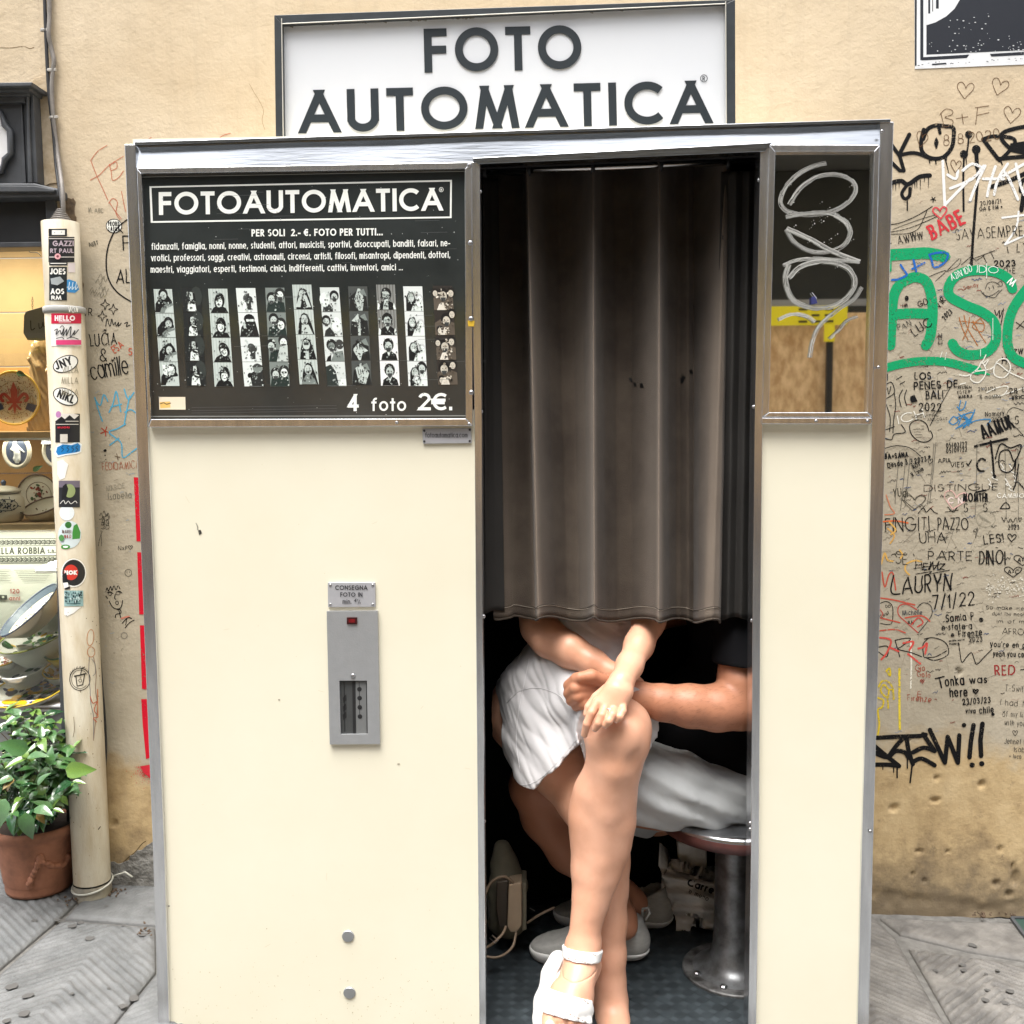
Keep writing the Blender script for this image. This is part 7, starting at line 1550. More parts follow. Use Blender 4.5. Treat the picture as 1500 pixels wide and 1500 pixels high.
def f7(pr):
    grid_poly(pr, 75, 459, 119, 507, '#e6e4e2'); grid_poly(pr, 75, 459, 119, 474, '#c2173f'); pr.text('HELLO', 80, 470, 8, 2, '#f4dfe2', x1=110, track=.1); pr.rect(86, 471, 104, 472, '#f4dfe2'); grid_poly(pr, 82, 498, 119, 505, '#d63f78', 6)
    pr.brush([(80, 484), (84, 482), (82, 490), (88, 484), (90, 490), (94, 480), (92, 492), (98, 482), (97, 492), (104, 478), (103, 494), (110, 484), (108, 491), (115, 483)], 1.3, K); pr.brush([(88, 480), (91, 477), (94, 480)], 1, K); pr.brush([(82, 496), (90, 494), (94, 497)], 1.1, K); pr.brush([(98, 496), (106, 494), (115, 497)], 1.1, K)
stk(f7, 'red and white HELLO name tag sticker with black tag writing')
def oval(pr, cx, cy, t_, rot):
    pr.disc(cx, cy, 19.5, 12, K, 24, rot=rot); pr.disc(cx, cy, 18, 10.7, '#e9e9e4', 24, rot=rot); pr.text(t_, cx-13.5, cy+5.2-math.sin(rot)*12, 12.5, 2.6, K, ang=-rot, x1=cx+12.5, track=.14)
stk(lambda pr: oval(pr, 96, 533, 'JNY', -.36), 'white oval sticker reading JNY')
stk(lambda pr: oval(pr, 96, 581, 'NIKL', .40), 'white oval sticker reading NIKL')
def f8(pr):
    for i, y in enumerate((546, 562, 579)): pr.text('MILLA', 90, y, 9.5, .9, '#8d8775', x1=115, track=.16)
stk(f8, 'clear sticker with three rows of thin grey capitals')
def f9(pr):
    grid_poly(pr, 81, 606, 117, 648, K); pr.poly([(81, 606), (108, 606), (116, 608), (109, 614), (102, 608), (95, 614), (90, 610), (81, 617)], '#d9d4cd'); pr.disc(85.5, 607, 4, 5, '#b77fae', 12); pr.text('MUORI', 84, 627.5, 2.8, .8, '#c8233a', x1=102); grid_poly(pr, 82, 621, 115, 622, '#cfc9c0', 5); grid_poly(pr, 96, 616.5, 115, 617.5, '#cfc9c0', 4)
    grid_poly(pr, 88, 636, 99, 648, '#c9c4ba', 2)
stk(f9, 'black mountain-shaped event sticker with red lettering')
def f10(pr):
    pr.poly([(82, 654), (90, 649), (104, 650), (114, 646), (120, 651), (119, 662), (112, 665), (96, 667), (84, 670), (80, 664)], '#dfe8ee'); pr.poly([(84, 655), (92, 651), (105, 652), (114, 649), (118, 653), (117, 661), (110, 663), (96, 665), (85, 667), (82, 662)], '#1577b8')
    for x in (90, 98, 105, 111): pr.brush([(x+3, 653), (x, 656), (x+3, 658), (x, 662)], .9, '#0a2c4c')
stk(f10, 'blue bubble-letter sticker with white outline')
stk(lambda pr: pr.poly([(84, 676), (92, 673), (100, 680), (97, 692), (95, 700), (88, 703), (84, 695)], '#e8e7e4'), 'torn blank white sticker')
def f11(pr):
    grid_poly(pr, 86, 704, 117, 743, '#22242a'); grid_poly(pr, 86, 704, 117, 714, '#6d6573'); pr.disc(102, 719, 8.4, 10, '#8f9c6a', 18); pr.poly([(92, 712), (97, 708), (100, 716), (97, 728), (90, 730)], '#15171a'); pr.brush([(88, 738), (93, 733), (96, 738), (100, 734), (104, 738), (110, 734), (113, 737)], 1, '#d8d8d4')
stk(f11, 'dark square sticker with a green disc and white script')
stk(lambda pr: (pr.disc(98, 751, 11, 11.5, '#dfe6ea', 20), [pr.brush([(91, 746+i*3.4), (104, 746+i*3.4)], .8, '#b6cbd8') for i in range(4)]), 'pale blue round sticker')
def f12(pr):
    pr.disc(102, 783, 17, 20, '#cdd9dc', 22); pr.disc(100, 769, 5, 5, '#2f6a2e', 10); pr.poly([(108, 770), (113, 767), (118, 780), (117, 789), (106, 790), (106, 780)], '#3f8a3a'); pr.disc(96, 801, 7, 3.4, '#3f8a3a', 10); pr.disc(96, 801, 4, 1.6, '#e8ecec', 8); pr.text('TRAVEL', 90, 781, 4.4, .8, '#5c3a2c', x1=105, hand=.08); pr.text('WILD', 94, 788, 4.4, .8, '#8c3a2c', x1=104, hand=.08); pr.disc(90, 788, 4, 5, '#4f8a4a', 8)
stk(f12, 'round globe sticker with green land shapes')
def f13(pr):
    pr.disc(108, 839, 18.5, 21, Wt, 30); pr.disc(108, 839, 16.8, 19.2, '#232323', 30); pr.disc(104, 838.5, 10.5, 11.3, '#c9372a', 22); pr.text('NOK', 94.5, 842, 6.5, 2, Wt, x1=112.5, track=.1); pr.disc(103.3, 838.5, 1, 1, '#1a1a1a', 8); pr.poly([(91, 843), (97, 838), (99, 850), (103, 862), (95, 864), (92, 856)], '#15171a'); pr.poly([(92, 854), (99, 853), (101, 859), (94, 862)], Wt)
stk(f13, 'round vinyl-record sticker with red centre')
def f14(pr):
    grid_poly(pr, 94, 865, 122, 888, '#8fb0b0'); 
    rr = random.Random(4)
    for i in range(60): x_, y_ = rr.uniform(95, 120), rr.uniform(867, 882); pr.disc(x_, y_, rr.uniform(.5, 1.5), rr.uniform(.5, 2.2), rr.choice(['#10242a', '#1d3a40', '#3a5a5c', '#c6dada']), 6)
    pr.brush([(98, 884.5), (118, 884)], 1, '#1b4a52')
stk(f14, 'teal photo sticker below the record sticker')
stk(lambda pr: (pr.poly([(94, 890), (119, 889), (108, 898), (98, 903), (94, 900)], '#e4e3df'), pr.brush([(97, 902), (100, 897)], 1, K)), 'torn white sticker corner')
def f15(pr):
    pr.ring(117, 995, 15, 16.3, 1.1, '#26241f', 30); pr.ring(117, 995, 12.3, 13.6, .7, '#26241f', 26, a0=40, a1=330); pr.brush([(111, 991), (113, 1005), (121, 1003), (124, 988)], 1.3, '#26241f', smooth=False); pr.brush([(109, 990.5), (117, 989), (125, 987)], 2, '#26241f', smooth=False); pr.brush([(118, 988), (120, 979), (124, 977)], 1.3, '#26241f', smooth=False); pr.ring(117.5, 997, 2.3, 2.3, .8, '#26241f', 10)
    for a in range(195, 330, 9): x_, y_ = 117+15.5*math.cos(math.radians(a)), 995+17*math.sin(math.radians(a)); pr.brush([(x_, y_), (x_+random.uniform(-1, 1), y_-2.2)], .7, '#26241f', smooth=False)
stk(f15, 'round line drawing of a drink cup with a straw')
def f16(pr):
    pr.ring(132.5, 934, 5, 12, .9, '#b9743a', 20, rot=.1); pr.ring(133.5, 955, 5.5, 7.5, .9, '#b06a38', 18); pr.brush([(131, 962), (130, 985), (132, 1010), (133, 1030), (137, 1050), (137, 1085)], .8, '#6a6a72'); pr.brush([(137, 962), (141, 985), (140, 1010), (143, 1035), (139, 1065), (137, 1085)], .8, '#8a6a5a'); pr.brush([(134, 965), (139, 972), (140, 985), (136, 990)], .8, '#7a7a7c')
    pr.brush([(132, 1020), (136, 1030), (142, 1028), (138, 1040), (144, 1050), (137, 1052), (142, 1058)], 1.1, '#b8502f'); pr.brush([(143, 1010), (143.5, 1050)], 1.4, '#c77a52')
stk(f16, 'orange and grey scribbled long-bodied figure')
def grime(pr):
    rr = random.Random(9)
    for i in range(46):
        x_ = rr.triangular(100, 152, 146); y_ = rr.uniform(900, 1290); pr.disc(x_, y_, rr.uniform(.25, .8), rr.uniform(.3, 1.6), rr.choice(['#5c4a30', '#3a2f20', '#7c6440']), 6)
    pr.brush([(105, 1094), (112, 1094)], 1, '#3a2f20'); pr.brush([(144, 1215), (147, 1211)], 1.4, '#3a2f20'); pr.brush([(108, 1050), (109, 1068), (107, 1080)], .8, '#5a4a34')
o = stk(grime, None); o.name = 'rust_speck'; o['kind'] = 'stuff'
# ------------------------------------------------ cables
def cable(pts, r, lb, M, name='wall_cable', cl=()):
    t = empty(name, pts[0]); tag(t, lb, 'cable'); q = MB(); q.tube(smooth_path(pts, 6), r, 10); q.build('sheath', M, t, smooth=True)
    for a in cl:
        q = MB(); q.obox(a, (.011, 0, .001), (0, .004, 0), (0, 0, .0035)); q.rev(Vector(a)+Vector((-.004, 0, 0)), [(r+.002, -.003), (r+.0025, 0), (r+.002, .003)], 12); q.build('clip', mat('pale_clip', (.42, .40, .37), .5), t, bevel=.0008)
    return t
Yc = YW-.012
cable([W(64, -60, Yc), W(65.5, 0, Yc), W(67, 45, Yc), W(70, 110, Yc), W(73, 150, Yc), W(78, 190, Yc), W(82, 240, Yc-.01), W(86, 270, Yc-.03), W(91, 300, PY), W(94, 322, PY)], .0045, 'black cable down the wall above the pipe, left of the pair', M_RUBBER, cl=(W(66, 44, Yc), W(79, 172, Yc)))
cable([W(72, -60, Yc), W(72.5, 20, Yc), W(71.5, 50, Yc-.004), W(75, 70, Yc), W(79, 88, Yc), W(77.5, 105, Yc), W(76, 130, Yc), W(78, 170, Yc), W(83, 215, Yc), W(88, 250, Yc-.02), W(92, 285, PY), W(93, 322, PY)], .0058, 'grey conduit cable down the wall above the pipe, right of the pair', M_CABLE, cl=(W(76, 103, Yc),))
cable([W(146, 960, YW-.03), W(149, 1000, YW-.02), W(153, 1050, YW-.012), W(155, 1100, YW-.01), W(152, 1140, YW-.02), W(150, 1170, YW-.03)], .0035, 'thin black cable bulging out behind the lower pipe', M_RUBBER)
# ================================================================ potted plant
PC = Gt(42, 1319); PC = Vector((PC.x-.01, PC.y+.082, gz(PC.x))); k = ppm(PC+Vector((0, 0, .1)))
pot = empty('potted_shrub', PC); tag(pot, 'green leafy shrub in a terracotta pot with a moulded garland', 'potted plant')
R0 = 58*k; H_ = .188
prof = [(R0*.62, 0), (R0*.78, .003), (R0*.80, .012), (R0*.80, .026), (R0*.815, .030), (R0*.83, .034), (R0*.90, H_*.5), (R0*.965, H_*.80), (R0*1.0, H_*.84), (R0*1.06, H_*.88), (R0*1.09, H_*.94), (R0*1.08, H_*.985), (R0*1.02, H_), (R0*.96, H_*.985), (R0*.94, H_*.9)]
q = MB(); q.rev(PC+Vector((0, 0, 0)), prof, 60); po = q.build('terracotta_pot', M_TERRA, pot, smooth=True)
q = MB(); q.rev(PC+Vector((0, 0, H_*.9)), [(R0*.95, 0), (0, .012)], 30); q.build('soil', M_SOIL, pot)
gf = Field(np.array(PC)+np.array([-.12, -.16, .02]), np.array(PC)+np.array([.16, .02, .17]), .0022)
def on_pot(th, z): r = float(np.interp(z, [p[1] for p in prof[5:9]], [p[0] for p in prof[5:9]])); return np.array([PC.x+r*math.cos(th), PC.y+r*math.sin(th), z+PC.z])
for (ta, za, tb, zb_) in ((-1.05, .118, -.55, .085), (-1.05, .118, -1.35, .050), (-.55, .085, -.25, .10)):
    for i in range(12):
        t_ = i/11; gf.ell(on_pot(ta+(tb-ta)*t_, za+(zb_-za)*t_-.012*math.sin(PI*t_)*(tb > ta))+np.random.RandomState(i).uniform(-.003, .003, 3), (.008, .008, .007), k=.003)
for i in range(6): gf.ell(on_pot(-1.05+.05*math.cos(i), .118+.008*math.sin(i)), (.006, .006, .006), k=.002)
for i in range(7): gf.ell(on_pot(-1.36+.03*math.cos(i*2.), .045+.006*math.sin(i*2.)), (.0065, .0065, .0065), k=.002)
gf.mesh('garland_relief', M_TERRA, po, relax=1)
leafM = [mat('glossy_leaf_green', (.06, .155, .045), .3, var=.3, vscale=30, spec=.6, coat=.4), mat('yellow_green_leaf', (.17, .27, .05), .3, col2=(.08, .18, .04), vscale=40, spec=.6, coat=.4), mat('dark_glossy_leaf', (.022, .075, .028), .18, var=.3, vscale=30, spec=.6, coat=.5), mat('grey_green_leaf', (.10, .20, .09), .3, var=.25, vscale=30, spec=.6, coat=.5), mat('browned_leaf', (.25, .20, .04), .45, col2=(.12, .05, .02), vscale=45)]
LM = {}; LMAT = {}
rl = random.Random(21); stems = []
def leaf_data(kind, mi):
    key = (kind, mi)
    if key in LM: return LM[key]
    n = 7; V = []; L_ = 1.; wd = (.27, .33, .24)[kind]; curl = (.25, .5, .05)[kind]; fold = (.3, .18, .4)[kind]
    for i in range(n+1):
        t = i/n; w_ = wd*(math.sin(PI*t**.72)**.8 if 0 < t < 1 else .02)*(1-.2*t)+.004
        z = -curl*t*t
        for s_, f_ in ((-1, 1), (-.5, .35), (0, 0), (.5, .35), (1, 1)): V.append((L_*t, s_*w_, z+f_*fold*w_+.012*math.sin(t*14+s_*2)))
    F = [(i*5+j, (i+1)*5+j, (i+1)*5+j+1, i*5+j+1) for i in range(n) for j in range(4)]
    me = bpy.data.meshes.new('leaf'); me.from_pydata(V, [], F); me.materials.append(leafM[mi]); me.polygons.foreach_set('use_smooth', [True]*len(me.polygons)); LM[key] = me; return me
def leaf(p, d, up, L_):
    d = Vector(d).normalized(); s_ = Vector(up).cross(d).normalized(); u = d.cross(s_).normalized(); M_ = Matrix((d*L_, s_*L_, u*L_)).transposed().to_4x4(); M_.translation = Vector(p)-PC
    mi = rl.choices([0, 1, 2, 3, 4], [34, 28, 12, 22, 4])[0]; o = bpy.data.objects.new('leaf', leaf_data(rl.randrange(3), mi)); sc.collection.objects.link(o); o.parent = pot; o.matrix_local = M_; LMAT[o.name] = (M_.copy(), o)
base = PC+Vector((0, 0, H_*.9)); cnt = 0; q = MB()
tips = []
for (px, py, Y_) in ((8, 1042, .47), (30, 1048, .45), (50, 1040, .52), (66, 1048, .47), (82, 1058, .45), (-12, 1060, .45), (20, 1080, .38), (60, 1082, .38), (92, 1095, .44), (96, 1118, .40), (104, 1122, .39), (0, 1110, .35), (40, 1110, .33), (75, 1120, .34), (-20, 1100, .40), (20, 1140, .30), (55, 1150, .30), (-30, 1150, .33), (-45, 1080, .42), (-60, 1130, .36), (60, 1060, .55), (28, 1065, .55), (34, 1168, .30), (70, 1172, .33), (-5, 1175, .30), (60, 1110, .45), (15, 1062, .42), (74, 1070, .42), (40, 1120, .40), (5, 1140, .36), (66, 1140, .38), (98, 1078, .46), (100, 1060, .48), (108, 1095, .42), (112, 1118, .38), (106, 1145, .34), (92, 1165, .32), (78, 1185, .30), (50, 1185, .27), (20, 1190, .26), (102, 1110, .46), (84, 1130, .40), (-10, 1130, .36), (44, 1075, .5), (10, 1095, .44)):
    tips.append(W(px, py, Y_+.09))
for tp in tips:
    a = base+Vector((rl.uniform(-.03, .03), rl.uniform(-.03, .03), 0)); mid = a.lerp(tp, .5)+Vector((rl.uniform(-.02, .02), rl.uniform(-.02, .02), .02)); path = smooth_path([a, mid, tp], 8); q.tube(path, [.0022-.0014*i/(len(path)-1) for i in range(len(path))], 5)
    L0 = len(path)
    for i in range(4 if L0 > 8 else 3, L0, 2):
        if (path[i]-base).length < .035: continue
        for s_ in (0, 1):
            t = (path[min(i+1, L0-1)]-path[i-1]).normalized(); an = rl.uniform(0, 2*PI); side_ = t.orthogonal().normalized(); side_ = (Matrix.Rotation(an, 3, t) @ side_); d = (side_+t*.35+Vector((0, -.25, -.05))).normalized()
            if path[i].y > .60 and d.y > 0: d.y *= -.5
            leaf(path[i], d, Vector((rl.uniform(-.4, .4), -.35, 1)), rl.uniform(.028, .05)); cnt += 1
    leaf(tp, (rl.uniform(-.6, .9), rl.uniform(-.8, .1), rl.uniform(-.3, .5)), (0, -.4, 1), rl.uniform(.034, .056))
q.build('stem', mat('brown_stem', (.10, .06, .035), .7), pot, smooth=True)['kind'] = 'stuff'
for (px, py, Y_, dd) in ((38, 1190, .29, (.1, -.3, -1)), (8, 1170, .27, (-.2, -.5, -.8)), (96, 1128, .38, (1, -.3, .1)), (42, 1098, .33, (-.8, -.4, .3))): leaf(W(px, py, Y_), dd, (0, -1, .3), .066)

# the 300 leaves nearest the street stay separate; the ones behind are joined into one mass
lv = sorted(LMAT.values(), key=lambda c: c[0].translation.y)
if len(lv) > 300:
    q = MB()
    for M_, c in lv[300:]:
        T0 = Matrix.Translation(PC) @ M_; q.add([T0 @ v.co for v in c.data.vertices], [tuple(p.vertices) for p in c.data.polygons], leafM.index(c.data.materials[0])); bpy.data.objects.remove(c)
    q.build('foliage', leafM, pot, smooth=True)['kind'] = 'stuff'
# ================================================================ graffiti on the wall, left and right of the booth
GS = on_plane(YW)
KB, KP = '#0b0b0d', '#151413'
class Gr:
    def __init__(s, lb, name='graffiti', up=.00035): s.p = Print(GS, up=up+random.uniform(0, .0001), step=.000008); s.lb = lb; s.n = name
    def __enter__(s): return s.p
    def __exit__(s, *a):
        if a[0] is None: s.p.b.build(s.n, mpaint(), wall, label=s.lb)
def heart(p, cx, cy, w_, h_, lw, col, rot=0.):
    pts = [(0, .5), (-.3, .15), (-.5, -.15), (-.46, -.42), (-.25, -.5), (-.05, -.3), (.02, -.15), (.1, -.35), (.32, -.5), (.5, -.35), (.45, -.08), (.2, .25), (0, .5)]
    c, s_ = math.cos(rot), math.sin(rot); p.brush([(cx+(x*c-y*s_)*w_, cy+(x*s_+y*c)*h_) for x, y in pts], lw, col)
# ---- paste-up poster, top right
pst = empty('paste_up_poster', W(1420, 40, YW)); tag(pst, 'black and white block-print poster pasted at the top right', 'poster')
q = MB(); q.q([(1339.5, -60), (1560, -60), (1560, 92), (1340, 101)], YW-.0012, .001, 0, '#d8dadc'); q.build('paper', mprint(), pst)
pr = Print(on_plane(YW-.0012), up=.0003); INK = '#1b1f28'
pr.poly([(1348, -60), (1352.5, -60), (1352.5, 88), (1348, 88)], INK); pr.poly([(1357, -60), (1560, -60), (1560, 71), (1357, 80)], INK); pr.poly([(1349, 84), (1420, 80), (1416, 85), (1350, 88.5)], INK); pr.poly([(1450, 79), (1500, 76), (1500, 80.5), (1452, 83)], INK); pr.brush([(1366, 94.5), (1385, 93)], 2.2, INK); pr.poly([(1340, -60), (1343, -60), (1342.5, 96), (1340, 97)], INK)
pr.poly([(1357, 37), (1370, 33), (1386, 24), (1398, 13), (1407, -2), (1410, -60), (1357, -60)], '#d8dadc')
for x_, w_ in ((1361, 3), (1366, 1.2), (1373, 4)): pr.rect(x_-w_/2, -60, x_+w_/2, 20-(x_-1361)*.6, INK)
for i in range(70):
    x_, y_ = random.uniform(1360, 1500), random.uniform(20, 90) if i % 2 else random.gauss(72, 6); pr.disc(x_, y_, random.uniform(.3, 1.6), random.uniform(.3, 1), '#c9cccf' if y_ < 79 else '#a9adb2', 6)
for i in range(24): x_ = random.uniform(1341, 1500); pr.disc(x_, 97-(x_-1340)*.05+random.uniform(-4, 0), random.uniform(.5, 2), random.uniform(.3, .8), INK, 6)
pr.build('block_print', pst)
# ---- right wall, top to bottom
for cx, cy, r_ in ((1414, 133, .1), (1464, 128, .3), (1482, 169, .15)):
    with Gr('thin brown outlined heart') as p: heart(p, cx, cy, 24, 24, .9, '#5a3f28', r_)
with Gr('thin brown letters B+F') as p:
    p.brush([(1378, 165), (1383, 186)], .9, '#5a3f28'); p.brush([(1376, 169), (1385, 160), (1395, 162), (1394, 168), (1384, 172), (1395, 176), (1394, 183), (1380, 187)], .9, '#5a3f28'); p.brush([(1400, 174), (1418, 171)], .9, '#5a3f28'); p.brush([(1409, 167), (1411, 182)], .9, '#5a3f28'); p.brush([(1432, 157), (1429, 183)], .9, '#5a3f28'); p.brush([(1428, 158), (1449, 155)], .9, '#5a3f28'); p.brush([(1431, 169), (1449, 165)], .9, '#5a3f28')
with Gr('thin brown date 8.8.2020') as p: p.text('8 8.2020', 1382, 214, 15, 1., '#5a3f28', hand=.06, ang=.12, x1=1466); heart(p, 1350, 205, 16, 22, .9, '#5a3f28', .3); heart(p, 1400, 244, 15, 18, .9, '#5a3f28', .1)
with Gr('bold white spiky tag lettering') as p:
    for pts in ([(1381, 236), (1382, 260), (1384, 303)], [(1384, 300), (1421, 262)], [(1388, 256), (1400, 262), (1403, 250)], [(1392, 276), (1424, 262), (1441, 243)], [(1421, 293), (1430, 270), (1443, 243)], [(1446, 287), (1450, 268), (1458, 244)], [(1440, 262), (1470, 262)], [(1456, 285), (1462, 262), (1476, 240)], [(1491, 292), (1478, 262), (1470, 250)], [(1488, 240), (1494, 268), (1500, 285)], [(1410, 250), (1424, 240), (1441, 247)], [(1462, 262), (1500, 240)]): p.brush(pts, 4.2, '#dfdfdd', k=3)
with Gr('white underline strokes at the right edge') as p:
    for pts in ([(1468, 319), (1500, 315)], [(1492, 310), (1488, 335), (1472, 358)], [(1472, 358), (1500, 345)]): p.brush(pts, 3, '#dfdfdd', k=3)
with Gr('fat black marker letter K') as p: p.brush([(1332, 197), (1318, 225)], 6, KB); p.brush([(1306, 212), (1318, 229), (1324, 250), (1318, 250), (1306, 238)], 5.5, KB, smooth=False); p.brush([(1319, 227), (1339, 224), (1358, 230), (1364, 233)], 5.5, KB)
with Gr('fat black marker ring with an eye and drips') as p:
    p.brush([(1353, 190), (1349, 210), (1352, 224), (1365, 232), (1382, 230), (1394, 216), (1397, 200), (1396, 187), (1384, 185), (1370, 184), (1358, 190), (1352, 204)], 6, KB); p.brush([(1375, 186), (1377, 195)], 5, KB); p.poly([(1372, 201), (1375, 208), (1373, 216), (1371, 219), (1368, 210), (1370, 203)], KB)
    p.brush([(1387, 228), (1386, 238)], 2, KB, taper=True); p.brush([(1384, 231), (1388, 246), (1390, 256)], 2.2, KB, taper=True); p.brush([(1370, 233), (1371, 240)], 2, KB); p.brush([(1360, 230), (1362, 239)], 1.6, KB)
with Gr('three black paint dots with long drips') as p:
    for x_, y_, r_, pts, w_ in ((1419, 197, 5.5, [(1419, 200), (1418, 212), (1416, 226)], 2.6), (1412, 226, 6, [(1412, 230), (1411, 262), (1411.5, 309)], 3), (1430, 219, 6.5, [(1430, 224), (1431, 240), (1432, 262), (1427.5, 320), (1425, 352), (1423, 388)], 4)):
        p.disc(x_, y_, r_, r_*1.05, KB, 14); p.brush(pts, w_, KB); 
    p.brush([(1430, 222), (1431, 245)], 6, KB); p.brush([(1415, 232), (1416, 243)], 2, KB, taper=True)
with Gr('fat black marker loops at the right edge') as p:
    p.brush([(1440, 204), (1452, 200), (1468, 200), (1484, 203), (1486, 211), (1474, 226), (1464, 235)], 5.5, KB); p.brush([(1440, 204), (1462, 233), (1480, 231), (1506, 229)], 6, KB, smooth=False); p.brush([(1506, 185), (1488, 188), (1470, 194), (1467, 203), (1478, 216), (1494, 222), (1508, 214)], 6, KB); p.poly([(1480, 210), (1506, 206), (1506, 228), (1478, 222)], KB)
    p.brush([(1466, 236), (1468, 241)], 2, KB)
with Gr('black marker bars at the right edge') as p: p.brush([(1451, 274), (1478, 265), (1506, 252)], 6.5, KB); p.brush([(1506, 261), (1497, 266), (1495, 280)], 6, KB); p.brush([(1500, 280), (1496, 308)], 6.5, KB, smooth=False)
with Gr('black dripping moustache shape') as p:
    p.brush([(1305, 268), (1320, 265), (1330, 270), (1347, 259), (1362, 257)], 6.5, KB); p.brush([(1328, 272), (1321, 283), (1325, 291), (1332, 287), (1333, 276)], 5, KB); p.brush([(1329, 290), (1329, 308)], 2, KB)
    for x_, a, c in ((1308, 270, 279), (1312, 270, 280), (1317, 268, 276), (1336, 268, 279), (1340, 267, 277), (1343, 266, 276), (1348, 264, 278), (1354, 260, 267), (1360, 260, 276)): p.brush([(x_, a), (x_, c)], 1.5, KB, taper=True)
with Gr('thin black comet lines with a small star') as p:
    p.brush([(1304, 329), (1320, 326), (1345, 315), (1366, 302)], 1.2, KB); p.brush([(1305, 340), (1335, 333), (1375, 316)], 1, KB); p.brush([(1305, 343), (1330, 342), (1345, 335), (1352, 322), (1358, 308)], 1, KB); p.brush([(1308, 336), (1340, 324), (1372, 314)], .8, KB)
    for a in range(5): an = a*1.257+.4; p.brush([(1367, 292), (1367+4*math.cos(an), 292+4*math.sin(an))], 1.4, KB)
with Gr('small date 20/08/21 over GA & EM') as p: p.text('20/08/21', 1436, 301, 6, 1, KP, hand=.06, ang=.12, x1=1467); p.text('GA & EM', 1434.5, 309, 5.5, 1, KP, hand=.06, ang=.1, x1=1463); p.disc(1467, 303, 1.4, 1.6, KP, 6)
with Gr('red marker word BABE under a red heart') as p: p.text('BABE', 1364, 351, 20, 3.6, '#c0353c', ang=.46, hand=.05, x1=1421, track=.14); heart(p, 1377, 312, 20, 17, 2.2, '#c8484e', -.1)
with Gr('thin capitals SAVASEMPRE') as p: p.text('SAVASEMPRE', 1400, 351, 15, 1.15, KP, hand=.05, x1=1499, ang=.06)
with Gr('thin word AWWW') as p: p.brush([(1304, 357), (1306, 356)], 1.2, KP); p.text('AWWW', 1316, 358, 11, 1.2, KP, hand=.06, ang=.22, x1=1354)
with Gr('thin letters I LT') as p: p.brush([(1475, 361), (1477, 371)], 1.2, KP); p.text('LT', 1489, 369, 12, 1.2, KP, hand=.05)
with Gr('long thin slanted letters behind the green paint') as p:
    for pts in ([(1386, 398), (1406, 378), (1404, 389), (1386, 398)], [(1408, 388), (1425, 374), (1420, 386)], [(1420, 381), (1457, 367)], [(1440, 374), (1445, 385)], [(1451, 369), (1456, 379)], [(1361, 405), (1386, 396), (1370, 412)], [(1424, 376), (1430, 381), (1442, 374)]): p.brush(pts, .95, KP)
with Gr('bold year 2023') as p: p.text('2023', 1456, 391, 8.5, 1.8, KB, hand=.05, x1=1488, ang=.06)
with Gr('thin letters DTE') as p: p.text('D+E', 1470, 400, 8, .9, KP, hand=.06)
GN_ = '#0b9560'
with Gr('green spray paint bar at the top left of the green lettering', up=.0007) as p: p.brush([(1300, 374), (1330, 372), (1360, 371), (1384, 376)], 17, GN_); p.brush([(1303, 378), (1303, 396)], 6, GN_)
with Gr('green spray painted letter A', up=.0007) as p: p.brush([(1304, 506), (1306, 470), (1308, 440), (1314, 422), (1326, 411), (1342, 406), (1356, 412), (1363, 428), (1366, 450), (1365, 475), (1362, 494), (1356, 506)], 15, GN_, k=8); p.brush([(1306, 461), (1335, 459), (1364, 460)], 15, GN_)
with Gr('green spray painted letter S', up=.00075) as p: p.brush([(1483, 423), (1476, 408), (1456, 398), (1427, 396), (1404, 402), (1391, 416), (1391, 433), (1412, 446), (1440, 458), (1457, 474), (1458, 500), (1444, 516), (1419, 520), (1402, 513), (1395, 503)], 14.5, GN_, k=8)
with Gr('green spray painted letter C at the edge', up=.00075) as p: p.brush([(1512, 414), (1497, 432), (1484, 452), (1477, 475), (1476, 504), (1485, 524), (1512, 536)], 14.5, GN_, k=8)
with Gr('green spray painted underline', up=.0007) as p: p.brush([(1294, 540), (1320, 533), (1350, 529), (1383, 530), (1410, 536), (1432, 543)], 12.5, GN_, k=8); p.brush([(1425, 541), (1450, 549)], 8, GN_, taper=True)
with Gr('blue marker letters JFD', up=.0010) as p: p.brush([(1319, 388), (1324, 396), (1328, 403), (1316, 409), (1306, 410)], 3.2, '#1f5fae'); p.brush([(1338, 381), (1342, 398)], 3.2, '#1f5fae'); p.brush([(1336, 394), (1354, 385)], 3, '#1f5fae'); p.brush([(1361, 373), (1376, 370), (1388, 372), (1384, 384), (1369, 392), (1364, 380), (1361, 373)], 3.2, '#1f5fae', k=3)
with Gr('thin white handwriting over the green S', up=.0011) as p:
    p.text('ADIVIDD', 1394, 411, 10, 1, '#d8e2da', ang=.42, hand=.08, x1=1428); p.text('IDO', 1430, 399, 10, 1, '#d8e2da', ang=-.04, hand=.06, x1=1462); p.brush([(1445, 386), (1445, 408)], .9, '#d8e2da'); p.text('"M', 1470, 411, 10, 1.8, '#e4e8e4', ang=-.6, hand=.05)
    for pts in ([(1454, 466), (1454, 498)], [(1436, 512), (1436, 522)], [(1380, 515), (1377, 524)], [(1386, 516), (1384, 527)], [(1383, 537), (1385, 541)]): p.brush(pts, .8, '#d8e2da')
with Gr('orange scratched star inside the green S') as p:
    for pts in ([(1405, 465), (1410, 482), (1418, 498)], [(1412, 462), (1417, 480), (1432, 506)], [(1420, 465), (1418, 480), (1410, 498)], [(1425, 470), (1436, 490), (1444, 502)], [(1405, 470), (1440, 474)], [(1436, 466), (1424, 478), (1438, 486), (1442, 476), (1436, 466)]): p.brush(pts, 1.3, '#a0612f', k=3)
